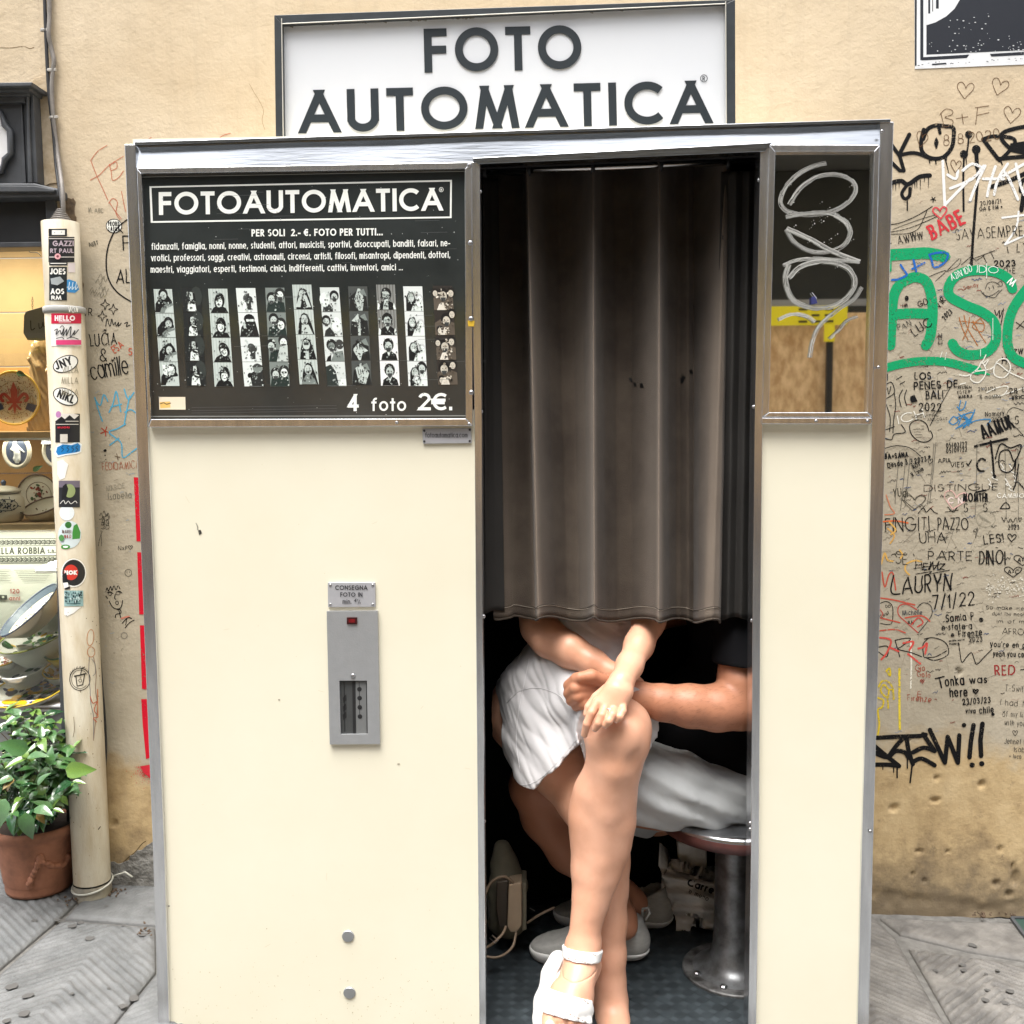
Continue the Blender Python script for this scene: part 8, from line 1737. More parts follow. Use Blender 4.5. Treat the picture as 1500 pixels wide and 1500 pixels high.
with Gr('small doodle of a laughing head in the green S') as p:
    for pts in ([(1443, 424), (1447, 415), (1456, 413), (1465, 418)], [(1440, 428), (1444, 434), (1454, 432), (1464, 425)], [(1448, 420), (1450, 424)], [(1454, 418), (1456, 423)], [(1437, 426), (1442, 432), (1456, 436), (1462, 430), (1468, 424)], [(1460, 416), (1466, 412), (1468, 418), (1461, 420)]): p.brush(pts, .9, '#3b3a36')
    p.text('Sandy', 1412, 424, 5, .8, '#8a4630', hand=.1, ang=.2, x1=1434)
with Gr('scattered black letters between green strokes') as p:
    p.text('VIR', 1376, 452, 8, 1.3, KB, hand=.12, ang=.9); p.text('2023', 1384, 469, 7, 1.3, KB, hand=.1, ang=.8, x1=1400); p.disc(1328, 437, 3, 4, KB, 9); p.text('IM', 1322, 450, 5, 1, KB, hand=.1); p.text('GD', 1345, 450, 8, 1.2, KB, hand=.1, ang=.3); p.text('E', 1374, 504, 12, 1.2, '#3f3e3a', hand=.04); p.text('N', 1374, 496, 8, 1, '#3f3e3a', hand=.04)
    p.text('LUC', 1340, 493, 13, 1.5, KB, hand=.06, ang=.6); p.text('PAN', 1316, 484, 8, 1, '#33312d', hand=.1, ang=.3)
with Gr('black scribble between S and C') as p: p.brush([(1457, 454), (1460, 462), (1464, 454), (1464, 466), (1470, 452), (1466, 476)], 1.4, KB, k=3); p.text('H', 1467, 533, 10, 1.6, KB, hand=.06); p.text('ZW', 1485, 518, 7, 1.4, KB, hand=.06); p.brush([(1488, 472), (1500, 480)], 1.2, KB); p.brush([(1500, 470), (1489, 482)], 1.2, KB)
with Gr('large looping white handwriting', up=.0009) as p:
    p.brush([(1405, 549), (1418, 550), (1432, 540), (1438, 530), (1444, 545), (1434, 560), (1422, 556), (1426, 545), (1452, 540), (1462, 528), (1474, 526), (1480, 540), (1470, 553), (1456, 548), (1460, 532), (1478, 545), (1500, 555)], 1.8, '#d8d6cc'); p.brush([(1444, 520), (1438, 533), (1448, 526), (1442, 537)], 1.6, '#d8d6cc', k=3); p.brush([(1406, 563), (1414, 561)], 1.6, '#d8d6cc'); p.brush([(1445, 575), (1460, 568), (1476, 566), (1470, 578), (1455, 580)], 1.5, '#d8d6cc'); p.brush([(1470, 578), (1500, 568)], 1.4, '#d8d6cc')
with Gr('black capitals LOS PENES DE BALI 2022') as p:
    p.text('LOS', 1339.5, 555.5, 9.5, 1.8, KB, hand=.05, x1=1364); p.text('PENES', 1338.5, 570.5, 10.5, 1.8, KB, hand=.05, x1=1379, ang=.06); p.text('DE', 1387, 567.5, 9.5, 1.8, KB, hand=.05, x1=1403, ang=.04); p.text('BALI', 1355.5, 584.5, 11, 1.8, KB, hand=.05, x1=1382, ang=.06); p.text('2022', 1345.5, 602, 11, 1.8, KB, hand=.05, x1=1379); p.poly([(1333, 581), (1339, 578), (1344, 588), (1335, 590), (1333, 586)], KB)
with Gr('long thin slash line and an oval with tiny writing') as p:
    p.brush([(1393, 566), (1378, 593), (1362, 624)], 1, KB); p.brush([(1361, 632), (1356, 620), (1344, 615), (1333, 622), (1335, 636), (1346, 646), (1358, 647), (1366, 640), (1363, 631)], 1.4, KB)
    for i, w_ in enumerate((16, 10, 11, 9)): p.brush([(1338+i, 629+i*4), (1338+i+w_*.5, 628.4+i*4), (1338+i+w_, 629+i*4)], .7, '#5a564c')
with Gr('thin black panel outlines beside the booth') as p:
    for pts in ([(1297, 564), (1306, 560), (1310, 575), (1298, 584)], [(1300, 568), (1302, 577), (1305, 566)], [(1310, 576), (1312, 595), (1309, 615), (1308, 634)], [(1298, 592), (1304, 612), (1303, 632)], [(1296, 630), (1310, 625)], [(1296, 642), (1306, 644), (1310, 636), (1326, 633), (1320, 622)], [(1322, 571), (1317, 582), (1320, 596)], [(1328, 571), (1325, 582), (1328, 594)], [(1313, 556), (1321, 551)], [(1318, 563), (1325, 559)], [(1300, 548), (1300, 557)]): p.brush(pts, 1.25, KB)
with Gr('thin white letters ICH') as p: p.text('ICH', 1316, 621, 12, 1.4, '#dcdad0', hand=.06, ang=.25, x1=1356)
with Gr('blue crossed-out scribble with an arrow') as p:
    for pts in ([(1407, 587), (1405, 601), (1412, 598), (1415, 588)], [(1390, 618), (1397, 610), (1404, 616), (1396, 622), (1390, 618)], [(1404, 622), (1412, 606), (1418, 624), (1428, 600)], [(1400, 612), (1426, 604), (1410, 628), (1424, 612), (1400, 628)], [(1402, 627), (1430, 616), (1450, 614)], [(1441, 614), (1451, 615), (1446, 622)], [(1412, 608), (1424, 620), (1404, 606)], [(1406, 600), (1402, 596)]): p.brush(pts, 1.6, '#3478a8', k=4)
with Gr('small names and dates in thin black marker') as p:
    for t_, x_, y_, h_, x1, w_ in (('REUBEN', 1403, 570, 4.5, 1423, .7), ('ESTER', 1402, 577, 4.5, 1421, .7), ('MARINA', 1404, 583.5, 4.5, 1424, .9), ('21/01/22', 1433, 573, 5.5, 1459, .8), ('4 months', 1435, 585, 6, 1466, .8), ('28 0', 1478, 576, 7.5, 1503, 1.5), ('ERIC', 1482, 585, 4.5, 1500, 1.5), ('Nonnery', 1443, 610, 7, 1471, .9), ('2023', 1451, 618, 6, 1472, .9), ('SIEMPRE', 1340, 612, 4, 1375, .6), ('ANELOSIAS', 1358, 617, 4, 1387, .6)): p.text(t_, x_, y_, h_, w_, KP, hand=.08, x1=x1, ang=.06)
with Gr('bold black word AAMUK with a heavy underline') as p: p.text('AAMUK', 1440, 643, 18, 3.2, KB, hand=.07, ang=.38, x1=1490, track=.03); p.brush([(1428, 654), (1452, 648), (1475, 643)], 3.6, KB)
with Gr('black marker stem, arc and crown shapes') as p:
    p.brush([(1451, 646), (1454, 672), (1456, 698)], 3.2, KB, smooth=False); p.disc(1457, 698, 2.6, 3.2, KB, 8); p.brush([(1443, 674), (1437, 672), (1431, 680), (1434, 689), (1441, 690)], 3, KB); p.brush([(1458, 672), (1463, 655), (1468, 650), (1480, 656), (1496, 652), (1486, 676), (1478, 660), (1466, 662), (1463, 676), (1466, 688), (1476, 692), (1484, 686), (1488, 672), (1486, 700)], 2, KB); p.brush([(1492, 680), (1487, 712)], 2, KB); p.brush([(1484, 718), (1490, 706), (1500, 716)], 2, KB)
with Gr('thin capital S in a loop') as p: p.text('S', 1486, 621, 11, 1.2, KP, hand=.05); p.brush([(1500, 602), (1484, 597), (1475, 606), (1480, 618), (1492, 630), (1500, 640)], .9, KP)
with Gr('two stacked dates 05/03/22 and 05/09/22') as p: p.text('05/03/22', 1386, 656, 6.5, 1.1, KB, hand=.06, ang=.08, x1=1417); p.text('05/09/22', 1386, 663.5, 6.5, 1.1, KB, hand=.06, ang=.08, x1=1417)
with Gr('thin names with a tick') as p: p.text('APIA', 1374, 678, 6.5, 1., KB, hand=.06, x1=1393); p.text('VIES', 1392, 684, 6.5, 1., KB, hand=.06, x1=1412); p.brush([(1416, 679), (1418, 682), (1423, 674)], 1.8, KB, smooth=False)
with Gr('bold handwriting under a thin arc') as p:
    p.text('BA+SANA', 1296, 672, 6.5, 1.6, KB, hand=.08, ang=.08, x1=1331); p.text('Desde 3.3.2023', 1300, 685, 7, 1.4, KB, hand=.08, ang=.16, x1=1358); p.disc(1361, 669, 2, 2.4, KB, 8); heart(p, 1362, 676, 7, 9, .9, KB, .2); p.text('ROY', 1338, 687, 6, 1.2, KB, hand=.06, ang=.5, x1=1350); p.text('M Tania', 1336, 699, 6, 1.2, KB, hand=.06, ang=.55, x1=1356); p.brush([(1295, 657), (1312, 653), (1332, 656), (1348, 668)], 1.3, KB)
with Gr('long grey vertical scratch marks') as p:
    for pts in ([(1318, 660), (1314, 700), (1311, 738)], [(1327, 664), (1324, 700), (1319, 748)], [(1333, 670), (1328, 720), (1326, 742)], [(1371, 648), (1367, 690), (1362, 735)], [(1368, 650), (1364, 700), (1358, 740)], [(1431, 650), (1430, 720), (1428, 760)], [(1472, 650), (1473, 700), (1474, 760)], [(1491, 660), (1492, 760)]): p.brush(pts, 1., '#6b675c')
with Gr('thin word Yudi') as p: p.text('YUdi', 1308, 727, 11, 1.3, '#3a382f', hand=.06, x1=1330)
with Gr('widely spaced capitals DISTINGUE') as p: p.text('DISTINGUE', 1353, 720, 9.5, 1.1, KP, hand=.06, x1=1462, ang=.02)
with Gr('small double-outlined heart by the booth') as p: heart(p, 1340, 736, 30, 20, 1, '#4a463c'); heart(p, 1338, 736, 34, 24, .7, '#4a463c', .1)
with Gr('pale pink heart outline with initials') as p: heart(p, 1399, 733, 34, 26, 1.8, '#cfa9a0', .2); p.text('C N', 1388, 737, 8, 1.8, '#dccac4', hand=.05, x1=1410)
with Gr('heavy black word under a bar') as p: p.text('MOMTHI', 1410, 734, 11, 2.2, KB, hand=.05, x1=1447, track=.04); p.brush([(1429, 721), (1444, 718)], 2.4, KB)
with Gr('white chalky scribbles at the right') as p:
    for _ in range(7): x_, y_ = random.uniform(1438, 1495), random.uniform(676, 716); p.brush([(x_, y_), (x_+4, y_+6), (x_+1, y_+8), (x_+9, y_+12)], 1.6, '#d3d0c6', k=3)
    p.text('CAMBIO', 1460, 729, 6, 1.2, '#dedbd1', hand=.08, x1=1500)
with Gr('spaced letters M X S S') as p: p.brush([(1345, 752), (1352, 744), (1357, 750), (1363, 745), (1368, 750), (1373, 752)], 1.4, KP); p.brush([(1388, 742), (1396, 750), (1402, 743)], 1.2, KP); p.brush([(1384, 750), (1404, 747)], 1, KP); p.text('S', 1411, 750, 12, 1.2, KP, hand=.05); p.text('S', 1440, 749, 12, 1.2, KP, hand=.05); p.brush([(1465, 745), (1473, 736), (1479, 744), (1466, 745)], 1.6, KB)
with Gr('thin capitals FINGITI PAZZO') as p: p.text('FINGITI', 1297, 779, 19, 1.4, KP, hand=.06, x1=1362, ang=.04); p.text('PAZZO', 1373, 776, 17, 1.4, KP, hand=.05, x1=1419, ang=.02); p.brush([(1429, 774), (1426, 778), (1431, 779), (1431, 773), (1429, 788)], 1.2, KP)
with Gr('orange marks by the booth edge') as p: p.brush([(1294, 764), (1312, 763), (1330, 766)], 2.2, '#cf6a3c'); p.brush([(1298, 725), (1304, 742), (1310, 752), (1296, 754)], 1.5, '#c87a5a'); p.brush([(1300, 774), (1310, 784), (1304, 796)], 2, '#d0a055')
with Gr('thin capitals UHA') as p: p.text('UHA', 1347, 795, 15, 1.4, KP, hand=.06, x1=1386)
with Gr('black word LES! with a heart') as p: p.text('LES!', 1441, 797, 12, 1.6, KB, hand=.04, ang=.12, x1=1471); heart(p, 1482, 788, 12, 11, 1.4, KB, .1)
with Gr('script name over 2023 with a heart') as p: p.brush([(1467, 757), (1471, 764), (1473, 758), (1477, 765), (1480, 760), (1484, 765), (1488, 758), (1490, 765)], 1.1, KB); heart(p, 1494, 761, 5, 6, .9, KB); p.text('2023', 1476, 775.5, 6.5, 1.1, KB, hand=.05, x1=1493)
with Gr('round grey stamp-like scribble') as p: p.ring(1444, 760, 14, 12, .8, '#8f8a7a', 20); [p.brush([(1432+i*3, 752+i*2), (1440+i*3, 762+i)], .7, '#8f8a7a') for i in range(5)]
with Gr('tall capitals SEI PARTE DINOI') as p: p.text('S', 1311, 826, 18, 1.3, '#4b483e', hand=.05); p.text('E', 1322, 827, 14, 1.3, '#4b483e', hand=.04); p.brush([(1338, 811), (1339, 815)], 1.1, KP); p.text('PARTE', 1359, 820, 13, 1.4, KP, hand=.06, x1=1424, ang=-.01); p.text('DINOI', 1433, 826, 19, 1.9, KP, hand=.05, x1=1473)
with Gr('yellow ochre brush marks at the booth edge') as p:
    for pts in ([(1291, 826), (1296, 810), (1300, 820), (1308, 822)], [(1318, 806), (1322, 812), (1319, 818)], [(1332, 842), (1326, 835), (1328, 826), (1340, 821), (1350, 823)], [(1303, 765), (1312, 776), (1305, 783)]): p.brush(pts, 2.4, '#d3a75a')
with Gr('underlined black tag with tiny stars') as p: p.text('HEIMZ', 1340, 834, 10, 1.7, KB, hand=.14, x1=1384, shear=.2, track=.02); p.brush([(1341, 841), (1365, 837), (1360, 841), (1391, 835)], 1.2, KB, smooth=False); p.brush([(1338, 833), (1384, 826)], 1, KB)
with Gr('large black capitals LAURYN') as p: p.brush([(1309, 843), (1305, 862), (1308, 870), (1318, 870)], 2.2, KB); p.text('AURYN', 1321, 870, 24, 2.3, KB, hand=.05, x1=1394, ang=.08, track=.1, shear=.12)
with Gr('large black date 7/1/22') as p: p.text('7/1/22', 1366, 892, 19, 1.9, KB, hand=.04, x1=1428, ang=.10, shear=.1); p.disc(1362, 881, 1.1, 1.1, KB, 6)
with Gr('red zigzag strokes beside the booth') as p:
    for pts in ([(1292, 838), (1296, 860), (1302, 842), (1308, 840), (1312, 864)], [(1290, 876), (1310, 879), (1340, 886)], [(1289, 924), (1310, 922), (1326, 927)], [(1290, 905), (1318, 912)], [(1326, 905), (1350, 902), (1362, 910)]): p.brush(pts, 2, '#bd5140')
with Gr('large thin heart half red, with a name inside') as p: p.brush([(1345, 927), (1328, 912), (1316, 900), (1317, 888), (1328, 885), (1343, 893)], 1.5, '#b84a42'); p.brush([(1343, 891), (1352, 883), (1363, 887), (1365, 900), (1355, 915), (1345, 927)], 1.1, '#3a3a38'); p.text('Michelle', 1322, 901, 7, .9, '#3c4048', hand=.07, x1=1351, ang=.04); p.text('AN', 1329, 914, 5, 1, KP, hand=.07); p.brush([(1335, 915), (1345, 905), (1352, 912), (1344, 918)], 1.8, '#c0453e')
with Gr('rounded tombstone outline with tiny letters') as p: p.brush([(1289, 884), (1298, 881), (1306, 886), (1308, 898), (1305, 914), (1289, 913)], 1.2, KB); p.text('DD', 1297, 890, 4, .8, KP, hand=.08); p.text('Cirul', 1290, 906, 5, .9, KP, hand=.08, ang=.5, x1=1304); p.brush([(1289, 893), (1293, 899), (1290, 905)], 1.4, '#b84a42')
with Gr('handwritten visitor note signed 2023 with hearts') as p:
    p.text('Samia P', 1385, 911, 10, 1.7, KB, hand=.05, ang=.10, x1=1427); p.disc(1437, 908, 3.4, 3.6, KB, 9); p.text('e stata a', 1379, 923, 8.5, 1.5, KB, hand=.05, ang=.05, x1=1424); p.disc(1395, 930, 3, 3, KB, 8); p.text('Firenze', 1404, 933, 9, 1.6, KB, hand=.05, ang=.09, x1=1439); p.text('2023', 1419, 940, 7, 1.3, KB, hand=.05, ang=.04, x1=1439); p.brush([(1390, 939), (1402, 938), (1412, 937)], 1.7, KB); p.brush([(1391, 943), (1405, 943)], 2, KB)
with Gr('large thin capitals ROW with red shading') as p:
    for pts in ([(1287, 948), (1300, 947), (1299, 962), (1287, 955)], [(1311, 938), (1315, 951), (1318, 962)], [(1311, 938), (1325, 935), (1334, 936), (1322, 946), (1316, 951), (1335, 956), (1350, 962)], [(1354, 936), (1366, 934), (1380, 938), (1388, 946), (1389, 958), (1378, 965), (1366, 967), (1356, 963)], [(1354, 963), (1370, 962), (1387, 953)], [(1353, 962), (1352, 944), (1360, 935)], [(1404, 941), (1406, 955), (1409, 970), (1416, 962), (1423, 956), (1427, 966), (1431, 973), (1442, 962), (1453, 951)]): p.brush(pts, 1.4, KB)
    for pts in ([(1289, 934), (1305, 938), (1299, 956), (1291, 966)], [(1303, 948), (1316, 954)], [(1323, 942), (1338, 940), (1332, 952)], [(1345, 950), (1352, 948), (1358, 942), (1355, 958)], [(1330, 958), (1348, 972)]): p.brush(pts, 2.8, '#cc5048')
with Gr('narrow white paint drip') as p: p.brush([(1334, 936), (1335, 975), (1334, 1008)], 2.4, '#dcd8ca', smooth=False)
for t0, xx, yy, hh, x1, ww in (('So make me', 1444, 892, 5, 1500, .8), ('dont the mood', 1453, 901, 5, 1502, .8), ('im of m', 1460, 912, 5, 1500, .8), ('AFRO', 1468, 929, 8.5, 1500, .9), ("you're en g", 1450, 947, 7.5, 1502, 1.3), ('yeah you can', 1454, 961, 7.5, 1504, 1.3)):
    with Gr('small handwritten line at the right edge') as p: p.text(t0, xx, yy, hh, ww, KP, hand=.07, x1=x1, ang=-.03)
for cx, cy in ((1484, 838), (1498, 821)):
    with Gr('small outlined heart with initials at the right edge') as p: heart(p, cx, cy, 25, 15, 1.2, KB); p.text('A+C', cx-8, cy+2, 5.5, 1.1, KB, hand=.05, x1=cx+8)
with Gr('scraped whitish patch') as p:
    for _ in range(190): x_, y_ = random.uniform(1444, 1504), random.gauss(860, 8); p.disc(x_, y_, random.uniform(.4, 1.8), random.uniform(.3, 1.2), random.choice(['#cfcabc', '#c3bcab', '#d8d4c8']), 6, rot=random.uniform(0, 3))
with Gr('dark red word RED') as p: p.text('RED', 1457, 988, 13, 2, '#8e2a2a', hand=.05, x1=1487); p.brush([(1495, 981), (1503, 980)], 1.4, KP)
with Gr('yellow paint squiggle with drips') as p:
    for pts in ([(1298, 983), (1303, 979), (1304, 990), (1300, 985)], [(1287, 1006), (1292, 998), (1300, 998), (1308, 1008), (1302, 1010), (1295, 1003), (1290, 1012), (1300, 1022), (1302, 1010)], [(1286, 1022), (1294, 1026), (1292, 1036), (1286, 1040), (1288, 1060), (1286, 1076)], [(1300, 1020), (1301, 1037)], [(1308, 1008), (1309, 1024)]): p.brush(pts, 2.6, '#d2bb2c')
with Gr('straight yellow vertical paint line') as p: p.brush([(1317.5, 980), (1317.5, 1030), (1318, 1068)], 3.4, '#d9c33a', smooth=False)
with Gr('faded red-brown small handwriting') as p:
    for t_, x_, y_, x1 in (('Gio', 1340, 982, 1355), ('Goto', 1343, 991, 1363), ('E', 1343, 1020, 1350), ('Firenze', 1329, 1026, 1364)): p.text(t_, x_, y_, 8, 1.1, '#96503e', hand=.08, x1=x1, ang=-.06)
    heart(p, 1351, 998, 5, 5, 1.6, '#8c3c30')
with Gr('bold marker words Tonka was here with a date') as p:
    p.brush([(1370, 994), (1383, 991)], 2, KB); p.brush([(1376, 993), (1379, 1007)], 2.2, KB); p.text('onka', 1384, 1005, 13, 2, KB, hand=.05, ang=.08, x1=1413); p.text('was', 1420, 1001, 10, 1.7, KB, hand=.05, ang=.05, x1=1446); p.text('here', 1391, 1021, 13, 2, KB, hand=.05, ang=.08, x1=1418); heart(p, 1429, 1013, 7, 6, 2, KB); p.text('23/03/23', 1410, 1032, 8, 1.5, KB, hand=.05, ang=.08, x1=1451); p.text('viva', 1414, 1044, 6.5, 1.3, KB, hand=.05, x1=1429); p.text('chile', 1434, 1045, 9, 1.6, KB, hand=.05, ang=.1, x1=1456); p.disc(1454, 1046, 2.6, 2.4, KB, 8)
for t0, xx, yy, hh, x1 in (('T-Swif', 1472, 1012, 9, 1500), ('I had t', 1465, 1033, 8.5, 1500), ('of my lif', 1468, 1049, 8, 1502), ('with you', 1471, 1062, 8, 1502), ('Jennet r', 1471, 1089, 8, 1502), ('Isab', 1485, 1101, 7, 1501), ('+ luca', 1478, 1110, 6, 1496)):
    with Gr('faint grey handwritten line low at the right edge') as p: p.text(t0, xx, yy, hh, .85, '#4b4840', hand=.07, x1=x1, ang=-.05)
with Gr('small thin heart low at the right edge') as p: heart(p, 1487, 1074, 7, 8, .9, '#4b4840')
with Gr('very bold black tag lettering ending in EW', up=.0007) as p:
    for pts in ([(1278, 1081), (1315, 1079), (1346, 1078), (1356, 1076)], [(1278, 1090), (1297, 1106), (1316, 1121)], [(1278, 1120), (1300, 1120), (1317, 1122)], [(1325, 1079), (1313, 1092), (1303, 1106)], [(1328, 1081), (1331, 1100), (1337, 1119)], [(1337, 1102), (1353, 1095), (1369, 1100)], [(1337, 1116), (1350, 1111), (1369, 1121)], [(1352, 1075), (1369, 1100)], [(1284, 1104), (1300, 1109), (1312, 1100), (1325, 1102), (1331, 1110)], [(1278, 1103), (1292, 1102)]): p.brush(pts, 6.4, KB, k=4)
    p.brush([(1362, 1069), (1384, 1117), (1388, 1079), (1403, 1117), (1405, 1077)], 6.6, KB, smooth=False)
    for a, c, w_ in (((1314, 1123), (1314, 1139), 2.2), ((1336, 1120), (1333, 1146), 2.4), ((1329, 1108), (1329, 1125), 2), ((1309, 1123), (1309, 1131), 1.6), ((1293, 1123), (1293, 1127), 1.4)): p.brush([a, c], w_, KB)
with Gr('two bold black exclamation marks', up=.0007) as p:
    p.brush([(1426, 1062), (1422, 1086), (1420, 1109)], 6.8, KB, smooth=False); p.brush([(1439, 1060), (1436, 1084), (1437, 1107)], 6.8, KB, smooth=False)
    for x_, y_, r_ in ((1412, 1062, 3.4), (1424, 1120.5, 4), (1438, 1118.5, 4)): p.disc(x_, y_, r_, r_*.95, KB, 12)
# ---- left wall
OR_ = '#b4644a'
with Gr('large thin red-orange scrawled letters high on the left') as p:
    for pts in ([(132, 264), (146, 256), (160, 242), (181, 229)], [(157, 213), (143, 222), (133, 235)], [(133, 235), (142, 258), (150, 275), (158, 293)], [(160, 240), (163, 252), (165, 264), (174, 260), (181, 250)], [(161, 243), (170, 237), (171, 246), (163, 250)], [(160, 296), (168, 308), (178, 321)], [(159, 298), (165, 291), (172, 296), (170, 312), (176, 322)], [(178, 280), (181, 296), (184, 310)], [(212, 208), (222, 201)], [(316, 207), (326, 199), (338, 195)]): p.brush(pts, 1.0, OR_)
with Gr('grey initials with a small date') as p: p.text('M, ABC', 129, 311, 6, .8, '#7c7666', hand=.08, x1=152); p.text('ABBY', 131, 362, 6, 1, '#5a564a', hand=.1, ang=.3, x1=145)
with Gr('white speech bubble with black outline') as p: p.disc(167, 331, 12, 10.6, KB, 22); p.disc(167, 331, 10.8, 9.4, '#dcdcd4', 22); p.text('PROUD', 158.5, 331, 6, 1.2, KB, hand=.05, x1=175); p.text('LATINA', 159, 338.5, 6, 1.1, KB, hand=.05, x1=176); p.brush([(176, 337), (180, 341)], 1.3, KB)
with Gr('big black circle arc cut off by the booth') as p: p.brush([(186, 322), (176, 330), (165, 344), (157, 368), (156, 395), (162, 415), (174, 430), (192, 442)], 2.1, KB); p.text('F', 180, 366, 20, 1.9, KB, hand=.04); p.text('AL', 170, 414, 19, 1.8, KB, hand=.04, x1=191)
for cx, cy in ((154, 446), (166, 453), (150, 463)):
    with Gr('four-pointed star outline') as p: P = [(cx+r_*math.cos(a), cy+r_*1.15*math.sin(a)) for a, r_ in [(i*PI/4, 7 if i % 2 == 0 else 2.6) for i in range(8)]]; p.brush(P+[P[0]], 1., KB, smooth=False)
with Gr('script name beginning with N') as p: p.brush([(155, 478), (157, 467), (161, 478), (164, 467), (166, 476), (169, 472), (170, 478), (174, 472), (173, 478), (178, 473)], 1.2, KB); p.brush([(182, 474), (187, 472), (185, 478), (191, 476)], 1.2, KB)
with Gr('name LUCIA in black capitals') as p: p.text('LUCIA', 132, 507, 17, 1.6, KB, hand=.06, x1=172, ang=.06)
with Gr('black ampersand between two names') as p: p.text('&', 146, 529, 18, 1.5, KB, hand=.03)
with Gr('name camille in tall black letters') as p: p.text('camille', 134, 556, 27, 1.9, KB, hand=.04, x1=191, ang=.16, track=.08)
with Gr('tiny black star marks') as p:
    for cx, cy in ((154, 484), (165, 528)):
        for a in range(5): an = a*1.257+.3; p.brush([(cx, cy), (cx+3*math.cos(an), cy+3*math.sin(an))], 1, KB)
with Gr('red slanted letters beside the names') as p: p.text('ESA', 168, 518, 10, 1.3, '#b2482e', hand=.08, ang=.7, x1=186); p.text('S', 188, 520, 10, 1.3, '#b2482e', hand=.05)
with Gr('grey pencilled scribble by the pipe') as p:
    for _ in range(9): x_, y_ = random.uniform(130, 150), random.uniform(400, 435); p.brush([(x_, y_), (x_+4, y_-6), (x_+6, y_+2), (x_+10, y_-4)], .7, '#7c7666')
    p.text('TR', 122, 462, 10, 1.2, '#3a372f', hand=.06)
BL = '#4f9fc0'
with Gr('pale blue crayon zigzags') as p:
    for pts in ([(139, 582), (144, 600), (150, 617)], [(139, 584), (147, 594), (152, 578), (158, 588)], [(160, 604), (166, 590), (170, 573), (174, 588), (177, 603)], [(163, 596), (178, 592)], [(182, 570), (188, 585), (196, 575)], [(190, 580), (185, 605), (182, 622)], [(184, 621), (172, 628), (160, 633), (170, 642), (178, 650), (180, 670), (192, 663), (200, 657)], [(161, 652), (174, 642)], [(183, 604), (192, 600), (200, 606)]): p.brush(pts, 1.9, BL, k=4)
with Gr('small red star doodle') as p: [p.brush([(154, 632), (154+7*math.cos(a), 632+7*math.sin(a))], 1.5, '#a8402c') for a in (0.2, 1.4, 2.7, 3.9, 5.1)]
with Gr('brownish lettering near the booth edge') as p: p.text('FEDIDAMICI', 150, 689, 11, 1, '#96604a', hand=.07, x1=200, ang=.06); p.brush([(168, 668), (176, 670)], 1, '#5a4a3a'); p.brush([(171, 664), (173, 674)], 1, '#5a4a3a')
with Gr('small black marks in a column') as p: [p.disc(x_, y_, r_, r_, KB, 6) for x_, y_, r_ in ((154, 660, 2.4), (154, 667, 1), (155, 673, .8))]
RD_ = '#c2122a'
for i, pts in enumerate(([(196, 699), (204, 699), (206, 793), (200, 793)], [(201, 809), (208, 809), (212, 900), (204, 900)], [(205, 916), (212, 916), (216, 1010), (208, 1009)], [(207, 1024), (215, 1024), (220, 1110), (214, 1112), (209, 1060)])):
    with Gr('red painted vertical bar along the booth edge') as p: p.poly(pts, RD_)
with Gr('red spray cloud below the red bars') as p:
    for i in range(420):
        r_ = abs(random.gauss(0, 1)); x_ = 222-abs(random.gauss(0, 10)); y_ = 1122+abs(random.gauss(0, 9)); p.disc(x_, y_, random.uniform(.3, .75), random.uniform(.3, .75), '#c23a3c', 5)
    p.poly([(206, 1122), (222, 1119), (222, 1140), (212, 1132)], '#bf2836')
with Gr('handwritten name with grey letters, mid left') as p: p.text('Isabella', 159, 732, 9, .9, '#6b675a', hand=.1, ang=.1, x1=193); p.text('MAROE', 156, 720, 7, .7, '#8a8474', hand=.1, ang=.2, x1=184)
with Gr('dense small black scribble') as p:
    for _ in range(10): x_, y_ = random.uniform(146, 158), random.uniform(752, 772); p.brush([(x_, y_), (x_+2, y_-5), (x_+4, y_+3), (x_-1, y_+5)], .9, '#4a473e', k=3)
    p.brush([(150, 778), (146, 790), (144, 800)], .9, '#5a564a'); p.brush([(148, 776), (149, 800)], .8, '#5a564a')
with Gr('initials with a small heart') as p: p.text('NxF', 173, 805.5, 6, .9, '#4a463c', hand=.05, x1=187); heart(p, 191, 802, 6, 6, .9, '#4a463c')
with Gr('small circled face') as p: p.ring(188, 839, 5, 5.2, .8, '#5a564a', 14); p.disc(186, 838, .8, .8, '#5a564a', 5); p.disc(190, 838, .8, .8, '#5a564a', 5)
with Gr('line drawing of a curly haired face') as p:
    for pts in ([(155, 867), (157, 861), (159, 866), (162, 859), (164, 865), (167, 858), (170, 864), (173, 858), (176, 863)], [(157, 868), (162, 867), (166, 870)], [(160, 880), (164, 888), (170, 892), (177, 890), (180, 879)], [(170, 867), (175, 866), (179, 869)], [(169, 870), (168, 876), (170, 878)], [(155, 873), (158, 877)], [(171, 893), (176, 893), (177, 898), (170, 900), (169, 905)], [(174, 893), (177, 905)]): p.brush(pts, 1.2, KB)
    p.ring(161, 870, 2.6, 2.3, .9, KB, 10); p.ring(173, 869, 3.2, 2.4, .9, KB, 10); p.ring(171.5, 883, 2, 2.8, .9, KB, 10)
with Gr('black arrow-like strokes on a red smear') as p: p.brush([(178, 906), (184, 904), (189, 903)], 2.4, '#c07a68'); p.brush([(179, 913), (187, 905), (193, 906)], 1.3, KB); p.brush([(183, 920), (190, 912), (197, 908)], 1.2, KB); p.ring(182, 931, 4.4, 4.6, .9, '#77736a', 12); p.brush([(186, 905), (184, 916)], 1, KB)
